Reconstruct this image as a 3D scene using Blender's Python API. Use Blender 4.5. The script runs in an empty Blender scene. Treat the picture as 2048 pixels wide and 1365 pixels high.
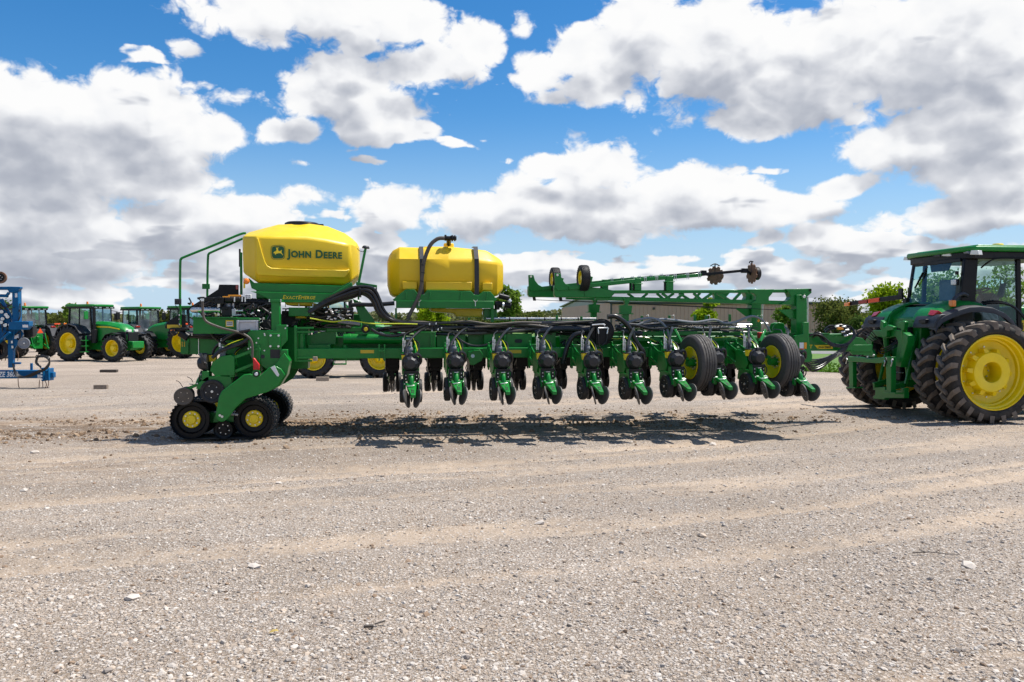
import bpy, bmesh, math, random
import numpy as np
from mathutils import Vector, Matrix, noise as mnoise

# ------------------------------------------------------------------ camera
S = bpy.context.scene
COL = S.collection
FPX = 1670.0                      # focal length in photo pixels (2048 wide)
YAW = math.radians(7.64)          # camera looks a little to the right of +Y
PITCH = math.atan((682.5 - 650.0) / FPX)
CAMZ = 2.0
cd = bpy.data.cameras.new('camera')
cam = bpy.data.objects.new('camera', cd)
COL.objects.link(cam)
cam.location = (0, 0, CAMZ)
cam.rotation_euler = (math.pi / 2 - PITCH, 0, -YAW)
cd.sensor_width = 36.0
cd.lens = FPX / 2048 * 36.0
cd.clip_start = 0.1
cd.clip_end = 3000
S.camera = cam
_fw = Vector((math.sin(YAW) * math.cos(PITCH), math.cos(YAW) * math.cos(PITCH), -math.sin(PITCH)))
_rt = Vector((math.cos(YAW), -math.sin(YAW), 0))
_up = _rt.cross(_fw)


def ray(px, py):
    return _fw + _rt * ((px - 1024) / FPX) + _up * ((682.5 - py) / FPX)


def at(px, py, Y):
    """point on the vertical plane y = Y seen at photo pixel px, py"""
    r = ray(px, py)
    return Vector((0, 0, CAMZ)) + r * (Y / r.y)


def gnd(px, py, z=0.0):
    r = ray(px, py)
    return Vector((0, 0, CAMZ)) + r * ((z - CAMZ) / r.z)


# ------------------------------------------------------------------ render settings
S.view_settings.view_transform = 'Standard'
S.view_settings.look = 'None'
S.view_settings.gamma = 1
S.view_settings.use_curve_mapping = False
S.view_settings.exposure = 0.45
S.render.engine = 'CYCLES'
S.cycles.max_bounces = 5
S.cycles.diffuse_bounces = 2
S.cycles.glossy_bounces = 3
S.cycles.transmission_bounces = 5
S.cycles.transparent_max_bounces = 8
S.cycles.caustics_reflective = False
S.cycles.caustics_refractive = False
S.cycles.sample_clamp_indirect = 6.0

# ------------------------------------------------------------------ sun
SUNV = Vector((0.50, 0.07, 1.0)).normalized()
SUN_EL = math.asin(SUNV.z)
SUN_AZ = math.atan2(SUNV.x, SUNV.y)          # from +Y towards +X
sl = bpy.data.lights.new('sun', 'SUN')
sl.energy = 4.7
sl.angle = math.radians(0.53)
sl.color = (1.0, 0.96, 0.89)
sun = bpy.data.objects.new('sun', sl)
COL.objects.link(sun)
sun.rotation_euler = SUNV.to_track_quat('Z', 'Y').to_euler()
sun.location = (10, 0, 30)

# ------------------------------------------------------------------ world: nishita sky with procedural clouds
W = bpy.data.worlds.new('World')
S.world = W
W.use_nodes = True


class NT:
    """tiny node-tree helper"""
    def __init__(s, tree):
        s.t = tree
        s.n = tree.nodes
        s.l = tree.links

    def new(s, typ, **kw):
        n = s.n.new(typ)
        for k, v in kw.items():
            setattr(n, k, v)
        return n

    def put(s, sock, val):
        if isinstance(val, bpy.types.NodeSocket):
            s.l.new(val, sock)
        else:
            sock.default_value = val

    def math(s, op, a, b=None, c=None, clamp=False):
        n = s.new('ShaderNodeMath', operation=op, use_clamp=clamp)
        s.put(n.inputs[0], a)
        if b is not None: s.put(n.inputs[1], b)
        if c is not None: s.put(n.inputs[2], c)
        return n.outputs[0]

    def vec(s, op, a, b=None, c=None):
        n = s.new('ShaderNodeVectorMath', operation=op)
        s.put(n.inputs[0], a)
        if b is not None: s.put(n.inputs[1], b)
        if c is not None: s.put(n.inputs[2], c)
        return n.outputs[1] if op in ('LENGTH', 'DISTANCE', 'DOT_PRODUCT') else n.outputs[0]

    def noise(s, vec, scale, detail=4, rough=0.5, lac=2.0, dist=0.0, color=False, dims='3D'):
        n = s.new('ShaderNodeTexNoise', noise_dimensions=dims)
        if vec is not None: s.put(n.inputs['Vector'], vec)
        n.inputs['Scale'].default_value = scale
        n.inputs['Detail'].default_value = detail
        n.inputs['Roughness'].default_value = rough
        n.inputs['Lacunarity'].default_value = lac
        n.inputs['Distortion'].default_value = dist
        return n.outputs['Color'] if color else n.outputs['Fac']

    def voronoi(s, vec, scale, feature='F1', out='Distance', rnd=1.0, dims='3D'):
        n = s.new('ShaderNodeTexVoronoi', feature=feature, voronoi_dimensions=dims)
        s.put(n.inputs['Vector'], vec)
        n.inputs['Scale'].default_value = scale
        n.inputs['Randomness'].default_value = rnd
        return n.outputs[out]

    def smooth(s, v, lo, hi, a=0.0, b=1.0):
        n = s.new('ShaderNodeMapRange', interpolation_type='SMOOTHSTEP')
        s.put(n.inputs[0], v)
        n.inputs[1].default_value = lo
        n.inputs[2].default_value = hi
        n.inputs[3].default_value = a
        n.inputs[4].default_value = b
        return n.outputs[0]

    def lin(s, v, lo, hi, a=0.0, b=1.0):
        n = s.new('ShaderNodeMapRange')
        s.put(n.inputs[0], v)
        n.inputs[1].default_value = lo
        n.inputs[2].default_value = hi
        n.inputs[3].default_value = a
        n.inputs[4].default_value = b
        return n.outputs[0]

    def mix(s, f, a, b, blend='MIX'):
        n = s.new('ShaderNodeMix', data_type='RGBA', blend_type=blend)
        s.put(n.inputs[0], f)
        s.put(n.inputs[6], a if isinstance(a, bpy.types.NodeSocket) else tuple(a) + (1,) * (4 - len(a)))
        s.put(n.inputs[7], b if isinstance(b, bpy.types.NodeSocket) else tuple(b) + (1,) * (4 - len(b)))
        return n.outputs[2]

    def ramp(s, f, stops):
        n = s.new('ShaderNodeValToRGB')
        s.put(n.inputs[0], f)
        e = n.color_ramp.elements
        while len(e) < len(stops): e.new(0.5)
        for i, (p, c) in enumerate(stops):
            e[i].position = p
            e[i].color = tuple(c) + (1,)
        return n.outputs[0]


def azel(px, py):
    r = ray(px, py).normalized()
    return math.atan2(r.x, r.y), math.asin(r.z)


# cloud banks: photo pixel centre, half width, half height
CLOUDS = [
    # top centre
    (480, 28, 130, 58), (640, 15, 180, 74), (790, 35, 125, 58), (735, 88, 67, 26),
    # diagonal cloud, centre left
    (945, 95, 75, 62), (855, 138, 125, 54), (705, 150, 105, 62), (620, 190, 70, 50), (740, 210, 130, 50),
    (735, 258, 70, 36), (815, 264, 75, 26),
    # small ones
    (475, 186, 64, 28), (572, 262, 80, 34), (364, 106, 32, 15), (600, 330, 30, 13), (614, 398, 55, 24), (1040, 55, 22, 30),
    (958, 272, 18, 9), (1505, 352, 25, 8),
    # big left
    (60, 215, 210, 85), (250, 215, 150, 70), (90, 310, 290, 120), (330, 275, 150, 85), (440, 265, 75, 55),
    (310, 365, 145, 55), (60, 420, 230, 70),
    # low left
    (480, 435, 130, 45), (330, 470, 210, 70), (120, 500, 270, 90),
    # centre right diagonal
    (1075, 140, 75, 45), (1145, 110, 90, 60), (1185, 165, 75, 50), (1130, 195, 65, 22), (1225, 95, 50, 60),
    # big right
    (1290, 55, 95, 85), (1430, 110, 190, 125), (1640, 120, 260, 130), (1880, 90, 260, 160), (1510, 235, 190, 45),
    (1268, 186, 50, 26), (1980, 190, 140, 90),
    # right middle
    (1830, 285, 110, 60), (1960, 270, 170, 85), (1960, 340, 150, 60), (1690, 372, 75, 24), (1840, 360, 40, 30),
    (1900, 435, 150, 42), (2030, 410, 110, 45), (1790, 455, 50, 24),
    # cumulus in the middle
    (1170, 290, 46, 48), (1110, 335, 70, 40), (1220, 345, 130, 62), (1380, 375, 140, 55),
    (790, 420, 115, 52), (950, 425, 180, 62), (1180, 425, 230, 70), (1430, 420, 180, 52), (1580, 415, 120, 36),
    (1640, 470, 80, 44), (1040, 380, 60, 30),
]


def group2(name, ins, outs):
    g = bpy.data.node_groups.new(name, 'ShaderNodeTree')
    for n, t in ins: g.interface.new_socket(n, in_out='INPUT', socket_type=t)
    for n, t in outs: g.interface.new_socket(n, in_out='OUTPUT', socket_type=t)
    T = NT(g)
    return g, T, T.new('NodeGroupInput'), T.new('NodeGroupOutput')


def build_body():
    g, T, gi, go = group2('cloud_body', [('P', 'NodeSocketVector'), ('Elevation', 'NodeSocketFloat')], [('Body', 'NodeSocketFloat')])
    P, EL = gi.outputs[0], gi.outputs[1]
    wc = T.noise(P, 8.0, 3, 0.55, color=True, dims='2D')
    warp = T.vec('MULTIPLY_ADD', T.vec('SUBTRACT', wc, (0.5, 0.5, 0.5)), (0.040, 0.028, 0.0), P)
    d = None
    for (cx, cy, rx, ry) in CLOUDS:
        a, e = azel(cx, cy)
        grow = 1.15 if rx < 66 else 1.0
        kx = FPX / (rx * grow)
        ky = FPX / (ry * grow)
        q = T.vec('MULTIPLY_ADD', warp, (kx, ky, 0.0), (-a * kx, -e * ky, 0.0))
        ln = T.vec('LENGTH', q)
        if rx < 66:
            ln = T.math('MULTIPLY_ADD', ln, 0.42, 0.60)
        d = ln if d is None else T.math('SMOOTH_MIN', d, ln, 0.22)
    body = T.math('SUBTRACT', 1.0, d)
    # general cover: low banks round the horizon, and a broken sky everywhere outside the photograph
    gen = T.noise(P, 3.2, 3, 0.5, dims='2D')
    sx = T.new('ShaderNodeSeparateXYZ')
    T.put(sx.inputs[0], P)
    az = T.math('ABSOLUTE', T.math('SUBTRACT', sx.outputs[0], YAW))
    off = T.math('MAXIMUM', T.smooth(az, 0.60, 0.80), T.smooth(EL, 0.40, 0.55))
    genb = T.math('MULTIPLY', T.math('MULTIPLY_ADD', gen, 6.0, -3.45), off)
    genb = T.math('ADD', genb, T.math('MULTIPLY', T.math('SUBTRACT', 1.0, off), -3.0))
    low = T.smooth(EL, 0.05, 0.150, 0.50, -0.60)
    band = T.noise(T.vec('MULTIPLY', P, (1.0, 3.0, 1.0)), 9.0, 3, 0.55, dims='2D')
    lown = T.math('ADD', low, T.math('MULTIPLY_ADD', band, 4.2, -2.1))
    body = T.math('MAXIMUM', body, T.math('MAXIMUM', genb, lown))
    T.put(go.inputs[0], T.math('MAXIMUM', T.math('MINIMUM', body, 0.9), -1.5))
    return g


def build_billow(fine=True):
    g, T, gi, go = group2('cloud_billow', [('P', 'NodeSocketVector')], [('Fac', 'NodeSocketFloat')])
    Q = T.vec('MULTIPLY', gi.outputs[0], (1.0, 1.35, 1.0))
    wq = T.noise(Q, 22.0, 3, 0.55, color=True, dims='2D')
    Qw = T.vec('MULTIPLY_ADD', T.vec('SUBTRACT', wq, (0.5, 0.5, 0.5)), (0.045, 0.045, 0.0), Q)
    n1 = T.noise(Q, 9.0, 7 if fine else 3, 0.58 if fine else 0.5, dims='2D')
    v = T.new('ShaderNodeTexVoronoi', feature='F1', voronoi_dimensions='2D')
    v.normalize = False
    T.put(v.inputs['Vector'], Qw)
    v.inputs['Scale'].default_value = 17.0
    v.inputs['Detail'].default_value = 3.0 if fine else 1.0
    v.inputs['Roughness'].default_value = 0.55
    v.inputs['Lacunarity'].default_value = 2.3
    bump = T.math('MULTIPLY_ADD', v.outputs['Distance'], -0.62, 0.44)
    T.put(go.inputs[0], T.math('ADD', bump, T.math('MULTIPLY_ADD', n1, 1.9, -0.95)))
    return g


def build_world():
    T = NT(W.node_tree)
    T.n.clear()
    out = T.new('ShaderNodeOutputWorld')
    bg = T.new('ShaderNodeBackground')
    bg.inputs['Strength'].default_value = SKY_STRENGTH
    sky = T.new('ShaderNodeTexSky', sky_type='NISHITA')
    sky.sun_disc = False
    sky.sun_elevation = SUN_EL
    sky.sun_rotation = SUN_AZ
    sky.altitude = 200
    sky.air_density = 1.0
    sky.dust_density = 0.35
    sky.ozone_density = 3.5
    tc = T.new('ShaderNodeTexCoord')
    D = T.vec('NORMALIZE', tc.outputs['Generated'])
    sp = T.new('ShaderNodeSeparateXYZ')
    T.put(sp.inputs[0], D)
    az = T.math('ARCTAN2', sp.outputs[0], sp.outputs[1])
    el = T.math('ARCSINE', sp.outputs[2])
    cb = T.new('ShaderNodeCombineXYZ')
    T.put(cb.inputs[0], az)
    T.put(cb.inputs[1], el)
    P = cb.outputs[0]
    gb, gn, gs = build_body(), build_billow(), build_billow(False)

    def body(off):
        n = T.new('ShaderNodeGroup')
        n.node_tree = gb
        T.put(n.inputs[0], P if off is None else T.vec('ADD', P, off))
        T.put(n.inputs[1], el)
        return n.outputs[0]

    def bil(off, grp):
        n = T.new('ShaderNodeGroup')
        n.node_tree = grp
        T.put(n.inputs[0], P if off is None else T.vec('ADD', P, off))
        return n.outputs[0]
    lift = T.vec('SCALE', (0.012, 0.046, 0.0))
    T.put(lift.node.inputs['Scale'], T.lin(el, 0.04, 0.24, 0.42, 1.0))
    b0, b2 = body(None), body(lift)
    n0, m0, n1 = bil(None, gn), bil(None, gs), bil((0.006, 0.014, 0.0), gs)
    d0 = T.math('ADD', T.math('MULTIPLY', b0, 1.7), n0)
    alpha = T.smooth(d0, -0.03, 0.42)
    # self shadow: how much cloud lies above, towards the sun
    up = T.math('MULTIPLY_ADD', n1, 0.16, b2)
    shade = T.math('MULTIPLY_ADD', T.smooth(up, -0.05, 0.90), 0.66, T.math('MULTIPLY', T.smooth(d0, 0.5, 2.2), 0.10))
    rel = T.math('SUBTRACT', n1, m0)
    shade = T.math('ADD', shade, T.math('MULTIPLY', rel, 0.42))
    shade = T.math('ADD', shade, T.lin(el, 0.0, 0.12, 0.04, -0.02), clamp=True)
    k = 1.0 / SKY_STRENGTH
    ccol = T.ramp(shade, [(0.0, (1.0, 1.0, 1.0)), (0.22, (0.93, 0.94, 0.96)), (0.45, (0.70, 0.72, 0.77)), (0.70, (0.49, 0.52, 0.59)), (1.0, (0.36, 0.39, 0.47))])
    ccol = T.vec('SCALE', ccol)
    ccol.node.inputs['Scale'].default_value = k * CLOUD_GAIN
    hs = T.new('ShaderNodeHueSaturation')
    hs.inputs['Saturation'].default_value = 1.36
    hs.inputs['Value'].default_value = SKY_GAIN
    T.put(hs.inputs['Color'], sky.outputs[0])
    # thin bright veil of far cloud and moist air towards the horizon
    veil = T.smooth(el, -0.02, 0.26, 0.92, 0.0)
    blue = T.mix(veil, hs.outputs[0], (0.37 * k, 0.50 * k, 0.65 * k))
    T.put(bg.inputs['Color'], T.mix(alpha, blue, ccol))
    T.l.new(bg.outputs[0], out.inputs[0])


SKY_STRENGTH = 0.10
SKY_GAIN = 1.02
CLOUD_GAIN = 0.72
build_world()
W.cycles.sampling_method = 'MANUAL'
W.cycles.sample_map_resolution = 512

# ------------------------------------------------------------------ mesh builder
class MB:
    def __init__(s):
        s.v, s.f, s.m, s.cur = [], [], [], 0

    def mat(s, i):
        s.cur = i
        return s

    def add(s, vs, fs):
        o = len(s.v)
        s.v.extend([tuple(p) for p in vs])
        for f in fs:
            s.f.append(tuple(i + o for i in f))
            s.m.append(s.cur)
        return s

    def box(s, x0, x1, y0, y1, z0, z1, M=None):
        p = [Vector((x, y, z)) for z in (z0, z1) for y in (y0, y1) for x in (x0, x1)]
        if M is not None: p = [M @ q for q in p]
        return s.add(p, [(0, 2, 3, 1), (4, 5, 7, 6), (0, 1, 5, 4), (2, 6, 7, 3), (0, 4, 6, 2), (1, 3, 7, 5)])

    def bar(s, p, q, w, h, up=(0, 0, 1)):
        """rectangular bar from p to q: w across, h along up"""
        p, q = Vector(p), Vector(q)
        d = (q - p).normalized()
        sd = d.cross(Vector(up)).normalized()
        u = sd.cross(d).normalized()
        r = []
        for c in (p, q):
            for a, b in ((-1, -1), (1, -1), (1, 1), (-1, 1)):
                r.append(c + sd * (a * w / 2) + u * (b * h / 2))
        return s.add(r, [(0, 1, 2, 3), (7, 6, 5, 4), (0, 4, 5, 1), (1, 5, 6, 2), (2, 6, 7, 3), (3, 7, 4, 0)])

    def prism(s, pts, a0, a1, ax='y'):
        """extrude a polygon: ax y -> pts are (x,z); ax x -> (y,z); ax z -> (x,y)"""
        def P(u, v, a):
            return (u, a, v) if ax == 'y' else (a, u, v) if ax == 'x' else (u, v, a)
        n = len(pts)
        ar = sum(pts[i][0] * pts[(i + 1) % n][1] - pts[(i + 1) % n][0] * pts[i][1] for i in range(n))
        if ar < 0: pts = pts[::-1]
        vs = [P(u, v, a0) for u, v in pts] + [P(u, v, a1) for u, v in pts]
        fl = (ax == 'y') == (a1 > a0)
        fs = [tuple(range(n)), tuple(range(2 * n - 1, n - 1, -1))]
        fs += [(i, i + n, (i + 1) % n + n, (i + 1) % n) for i in range(n)]
        if not fl: fs = [f[::-1] for f in fs]
        return s.add(vs, fs)

    def lathe(s, prof, o, axis, n=24, closed=False, a0=0.0):
        """prof: (radius, height along axis)"""
        o, ax = Vector(o), Vector(axis).normalized()
        t = ax.orthogonal().normalized()
        b = ax.cross(t)
        m = len(prof)
        vs = []
        for i in range(n):
            c, d = math.cos(2 * math.pi * i / n + a0), math.sin(2 * math.pi * i / n + a0)
            for r, h in prof: vs.append(o + ax * h + (t * c + b * d) * r)
        fs = []
        for i in range(n):
            j = (i + 1) % n
            for k in range(m if closed else m - 1):
                l = (k + 1) % m
                fs.append((i * m + k, j * m + k, j * m + l, i * m + l))
        return s.add(vs, fs)

    def cyl(s, p, q, r, r2=None, n=12):
        p, q = Vector(p), Vector(q)
        L = (q - p).length
        r2 = r if r2 is None else r2
        return s.lathe([(0, 0), (r, 0), (r2, L), (0, L)], p, q - p, n)

    def tube(s, pts, r, n=8, sub=6, cap=True, rfun=None):
        P = [Vector(p) for p in pts]
        if sub > 1 and len(P) > 2:
            Q = []
            for i in range(len(P) - 1):
                a, b, c, d = P[max(i - 1, 0)], P[i], P[i + 1], P[min(i + 2, len(P) - 1)]
                for k in range(sub):
                    t = k / sub
                    Q.append(0.5 * ((2 * b) + (c - a) * t + (2 * a - 5 * b + 4 * c - d) * t * t + (3 * b - a - 3 * c + d) * t ** 3))
            Q.append(P[-1])
            P = Q
        rings = []
        d = (P[1] - P[0]).normalized()
        u = d.orthogonal().normalized()
        for i, p in enumerate(P):
            e = (P[min(i + 1, len(P) - 1)] - P[max(i - 1, 0)])
            if e.length > 1e-9: d = e.normalized()
            u = (u - d * u.dot(d))
            u = u.normalized() if u.length > 1e-6 else d.orthogonal().normalized()
            w = d.cross(u)
            rr = r if rfun is None else r * rfun(i / max(1, len(P) - 1))
            rings.append([p + (u * math.cos(2 * math.pi * k / n) + w * math.sin(2 * math.pi * k / n)) * rr for k in range(n)])
        return s.loft(rings, cap)

    def loft(s, rings, cap=True):
        n = len(rings[0])
        vs = [p for r in rings for p in r]
        fs = []
        for i in range(len(rings) - 1):
            for k in range(n):
                l = (k + 1) % n
                fs.append((i * n + k, i * n + l, (i + 1) * n + l, (i + 1) * n + k))
        if cap:
            fs.append(tuple(range(n - 1, -1, -1)))
            e = (len(rings) - 1) * n
            fs.append(tuple(range(e, e + n)))
        return s.add(vs, fs)

    def sph(s, c, r, n=10, m=6, sc=(1, 1, 1)):
        prof = [(r * math.sin(math.pi * k / m) * sc[0], -r * math.cos(math.pi * k / m) * sc[2]) for k in range(m + 1)]
        return s.lathe(prof, c, (0, 0, 1), n)

    def build(s, name, mats, parent=None, bevel=0.0, seg=2, ang=34, loc=None, inv=None):
        me = bpy.data.meshes.new(name)
        me.from_pydata(s.v, [], s.f)
        for x in (mats if isinstance(mats, (list, tuple)) else [mats]): me.materials.append(x)
        me.polygons.foreach_set('material_index', s.m)
        me.polygons.foreach_set('use_smooth', [True] * len(s.f))
        bm = bmesh.new()
        bm.from_mesh(me)
        bmesh.ops.recalc_face_normals(bm, faces=bm.faces)
        bm.to_mesh(me)
        bm.free()
        me.set_sharp_from_angle(angle=math.radians(ang))
        return link(name, me, parent, bevel, seg, loc)


def link(name, me, parent=None, bevel=0.0, seg=2, loc=None):
    o = bpy.data.objects.new(name, me)
    COL.objects.link(o)
    if parent is not None:
        o.parent = parent
        if 'org' in parent: o.matrix_parent_inverse = Matrix.Translation(-Vector(parent['org']))
    if loc is not None: o.location = loc
    if bevel > 0:
        b = o.modifiers.new('bevel', 'BEVEL')
        b.width = bevel
        b.segments = seg
        b.limit_method = 'ANGLE'
        b.angle_limit = math.radians(40)
        b.harden_normals = False
    return o


def tag(o, label=None, cat=None, group=None, kind=None):
    if label: o['label'] = label
    if cat: o['category'] = cat
    if group: o['group'] = group
    if kind: o['kind'] = kind
    return o


def thing(name, label, cat, loc=(0, 0, 0), rotz=0.0, group=None, world=False):
    """Empty at the base of a thing; world=True: its parts are written in world coordinates"""
    o = bpy.data.objects.new(name, None)
    COL.objects.link(o)
    o.location = loc
    o.rotation_euler = (0, 0, rotz)
    if world: o['org'] = tuple(loc)
    return tag(o, label, cat, group)


def dup(o, parent=None, **kw):
    """copy of an object with copies of everything under it"""
    c = o.copy()
    COL.objects.link(c)
    if parent is not None:
        c.parent = parent
    for ch in list(KIDS.get(o.name, [])) or [x for x in o.children]:
        dup(ch, c)
    return c


KIDS = {}


def raw_mesh(name, verts, faces_flat, nper, mats, matidx=None, smooth=False):
    """fast mesh from numpy: verts (n,3), faces as flat index array with nper corners each"""
    me = bpy.data.meshes.new(name)
    nf = len(faces_flat) // nper
    me.vertices.add(len(verts))
    me.vertices.foreach_set('co', np.asarray(verts, np.float32).ravel())
    me.loops.add(nf * nper)
    me.loops.foreach_set('vertex_index', np.asarray(faces_flat, np.int32))
    me.polygons.add(nf)
    me.polygons.foreach_set('loop_start', np.arange(0, nf * nper, nper, dtype=np.int32))
    if matidx is not None: me.polygons.foreach_set('material_index', np.asarray(matidx, np.int32))
    me.polygons.foreach_set('use_smooth', np.full(nf, smooth))
    for m in (mats if isinstance(mats, (list, tuple)) else [mats]): me.materials.append(m)
    me.update(calc_edges=True)
    me.validate()
    return me


# ------------------------------------------------------------------ materials
def principled(name):
    m = bpy.data.materials.new(name)
    m.use_nodes = True
    T = NT(m.node_tree)
    b = T.n['Principled BSDF']
    return m, T, b


def paint(name, col, rough=0.35, metal=0.0, var=0.12, vscale=6.0, dust=0.0, dustcol=(0.42, 0.35, 0.27), bump=0.0, bscale=60.0,
          coat=0.0, spec=0.5, dlow=0.0):
    """plain coloured surface with uneven tone, gloss and a film of dust"""
    m, T, b = principled(name)
    geo = T.new('ShaderNodeNewGeometry')
    pos = geo.outputs['Position']
    n = T.noise(pos, vscale, 5, 0.6)
    c = T.mix(T.lin(n, 0.25, 0.75), [x * (1 - var) for x in col], [min(1, x * (1 + var)) for x in col])
    rg = T.lin(T.noise(pos, vscale * 3.1, 4, 0.6), 0.3, 0.7, max(0.02, rough * 0.8), min(1, rough * 1.25))
    if dust > 0:
        sp = T.new('ShaderNodeSeparateXYZ')
        T.put(sp.inputs[0], geo.outputs['Normal'])
        upf = T.lin(sp.outputs[2], -0.2, 1.0, 0.25, 1.0)
        dn = T.math('MULTIPLY', T.smooth(T.noise(pos, 3.3, 6, 0.65), 0.35, 0.75), upf)
        sz = T.new('ShaderNodeSeparateXYZ')
        T.put(sz.inputs[0], pos)
        if dlow > 0:
            lowf = T.lin(sz.outputs[2], 0.0, dlow, 2.2, 1.0)
            dn = T.math('MULTIPLY', dn, lowf)
        dn = T.math('MULTIPLY', dn, dust, clamp=True)
        c = T.mix(dn, c, dustcol)
        rg = T.math('MULTIPLY_ADD', dn, 0.5, rg, clamp=True)
    T.put(b.inputs['Base Color'], c)
    T.put(b.inputs['Roughness'], rg)
    b.inputs['Metallic'].default_value = metal
    b.inputs['Specular IOR Level'].default_value = spec
    if coat > 0:
        b.inputs['Coat Weight'].default_value = coat
        b.inputs['Coat Roughness'].default_value = 0.08
    if bump > 0:
        bp = T.new('ShaderNodeBump')
        bp.inputs['Strength'].default_value = bump
        bp.inputs['Distance'].default_value = 0.01
        T.put(bp.inputs['Height'], T.noise(pos, bscale, 4, 0.6))
        T.l.new(bp.outputs[0], b.inputs['Normal'])
    return m


M = {}
M['green'] = paint('green_paint', (0.003, 0.190, 0.023), 0.34, dust=0.03, coat=0.12, spec=0.35, dlow=1.2)
M['green_bright'] = M['green']
M['green_dark'] = M['green']
M['green_far'] = paint('yard_tractor_green', (0.003, 0.20, 0.026), 0.34, dust=0.04, coat=0.15, spec=0.4)
M['yellow_tank'] = paint('yellow_tank_plastic', (0.78, 0.535, 0.004), 0.42, var=0.05, vscale=1.6, bump=0.05, bscale=40, dust=0.07)
M['amber_tank'] = paint('amber_tank_plastic', (0.84, 0.53, 0.002), 0.44, var=0.05, vscale=1.6, bump=0.05, bscale=40, dust=0.07)
M['sump'] = paint('pale_yellow_plastic', (0.62, 0.50, 0.02), 0.5, var=0.06)
M['yellow'] = paint('yellow_paint', (0.92, 0.66, 0.002), 0.36, var=0.06, dust=0.04, coat=0.2)
M['decal'] = paint('decal_yellow', (0.62, 0.42, 0.02), 0.5, var=0.05)
M['black'] = paint('black_plastic', (0.007, 0.0075, 0.009), 0.42, dust=0.05, spec=0.3)
M['black_soft'] = paint('black_rubber_hose', (0.009, 0.009, 0.010), 0.30, dust=0.05, spec=0.5)
M['black_metal'] = paint('black_enamel', (0.005, 0.006, 0.008), 0.34, dust=0.03, spec=0.22)
M['charcoal'] = paint('charcoal_plastic', (0.026, 0.028, 0.034), 0.48, dust=0.08, spec=0.4)
M['grey_plastic'] = paint('grey_plastic', (0.22, 0.23, 0.25), 0.5, dust=0.06)
M['hose_grey'] = paint('brown_grey_hose', (0.085, 0.070, 0.055), 0.55, dust=0.12)
M['tyre'] = paint('tyre_rubber', (0.013, 0.0125, 0.012), 0.75, dust=0.45, dustcol=(0.20, 0.155, 0.115), bump=0.15, bscale=45, dlow=0.6)
M['tyre_dark'] = paint('dark_tyre_rubber', (0.010, 0.010, 0.011), 0.62, dust=0.20, dustcol=(0.16, 0.14, 0.12), bump=0.1, bscale=50)
M['lug'] = paint('muddy_tyre_lug', (0.15, 0.122, 0.098), 0.88, var=0.4, dust=0.7, dustcol=(0.30, 0.235, 0.18), bump=0.3, bscale=40)
M['belt'] = paint('rubber_track', (0.030, 0.029, 0.029), 0.72, dust=0.55, dustcol=(0.24, 0.20, 0.16), bump=0.2, bscale=50)
M['steel'] = paint('bare_steel', (0.55, 0.55, 0.55), 0.32, metal=1.0, var=0.15)
M['zinc'] = paint('zinc_fitting', (0.70, 0.70, 0.68), 0.38, metal=0.85, var=0.1)
M['stainless'] = paint('stainless_pipe', (0.66, 0.62, 0.56), 0.27, metal=1.0, var=0.06)
M['alu'] = paint('cast_aluminium', (0.48, 0.48, 0.50), 0.45, metal=0.7, var=0.12)
M['disc'] = paint('worn_disc_steel', (0.09, 0.085, 0.08), 0.5, metal=0.3, dust=0.30, dustcol=(0.24, 0.19, 0.15))
M['rust'] = paint('rusty_steel', (0.20, 0.105, 0.06), 0.75, var=0.4, vscale=18)
M['red'] = paint('red_paint', (0.62, 0.012, 0.014), 0.4)
M['redlens'] = paint('red_lens', (0.42, 0.02, 0.012), 0.18, coat=0.5)
M['orange'] = paint('orange_lens', (0.90, 0.22, 0.008), 0.22, coat=0.5)
M['orange_paint'] = paint('orange_handle', (0.85, 0.33, 0.01), 0.4)
M['redorange'] = paint('fluorescent_marker', (0.95, 0.10, 0.02), 0.45)
M['white'] = paint('white_plastic', (0.78, 0.78, 0.76), 0.45, dust=0.06)
M['whitelens'] = paint('clear_lamp_lens', (0.72, 0.72, 0.68), 0.12, coat=0.6)
M['blue'] = paint('blue_paint', (0.001, 0.100, 0.25), 0.42, dust=0.02, spec=0.2)
M['wood'] = paint('weathered_timber', (0.24, 0.19, 0.145), 0.85, var=0.3, vscale=14, bump=0.4, bscale=30)
M['wood_pale'] = paint('pale_timber', (0.36, 0.29, 0.215), 0.85, var=0.2, vscale=14, bump=0.3, bscale=30)
M['interior'] = paint('cab_trim', (0.055, 0.060, 0.068), 0.7)
M['seat'] = paint('seat_fabric', (0.17, 0.17, 0.17), 0.9, var=0.2)
M['carpaint'] = paint('silver_car_paint', (0.50, 0.52, 0.55), 0.25, metal=0.5, coat=0.5)
M['decal_green'] = paint('decal_dark_green', (0.004, 0.085, 0.018), 0.42, var=0.03)
M['decal_text'] = paint('decal_bright_yellow', (0.86, 0.62, 0.01), 0.45, var=0.03)
M['decal_white'] = paint('decal_white', (0.75, 0.75, 0.74), 0.5, var=0.05)
M['decal_black'] = paint('decal_black', (0.012, 0.012, 0.012), 0.5)


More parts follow.
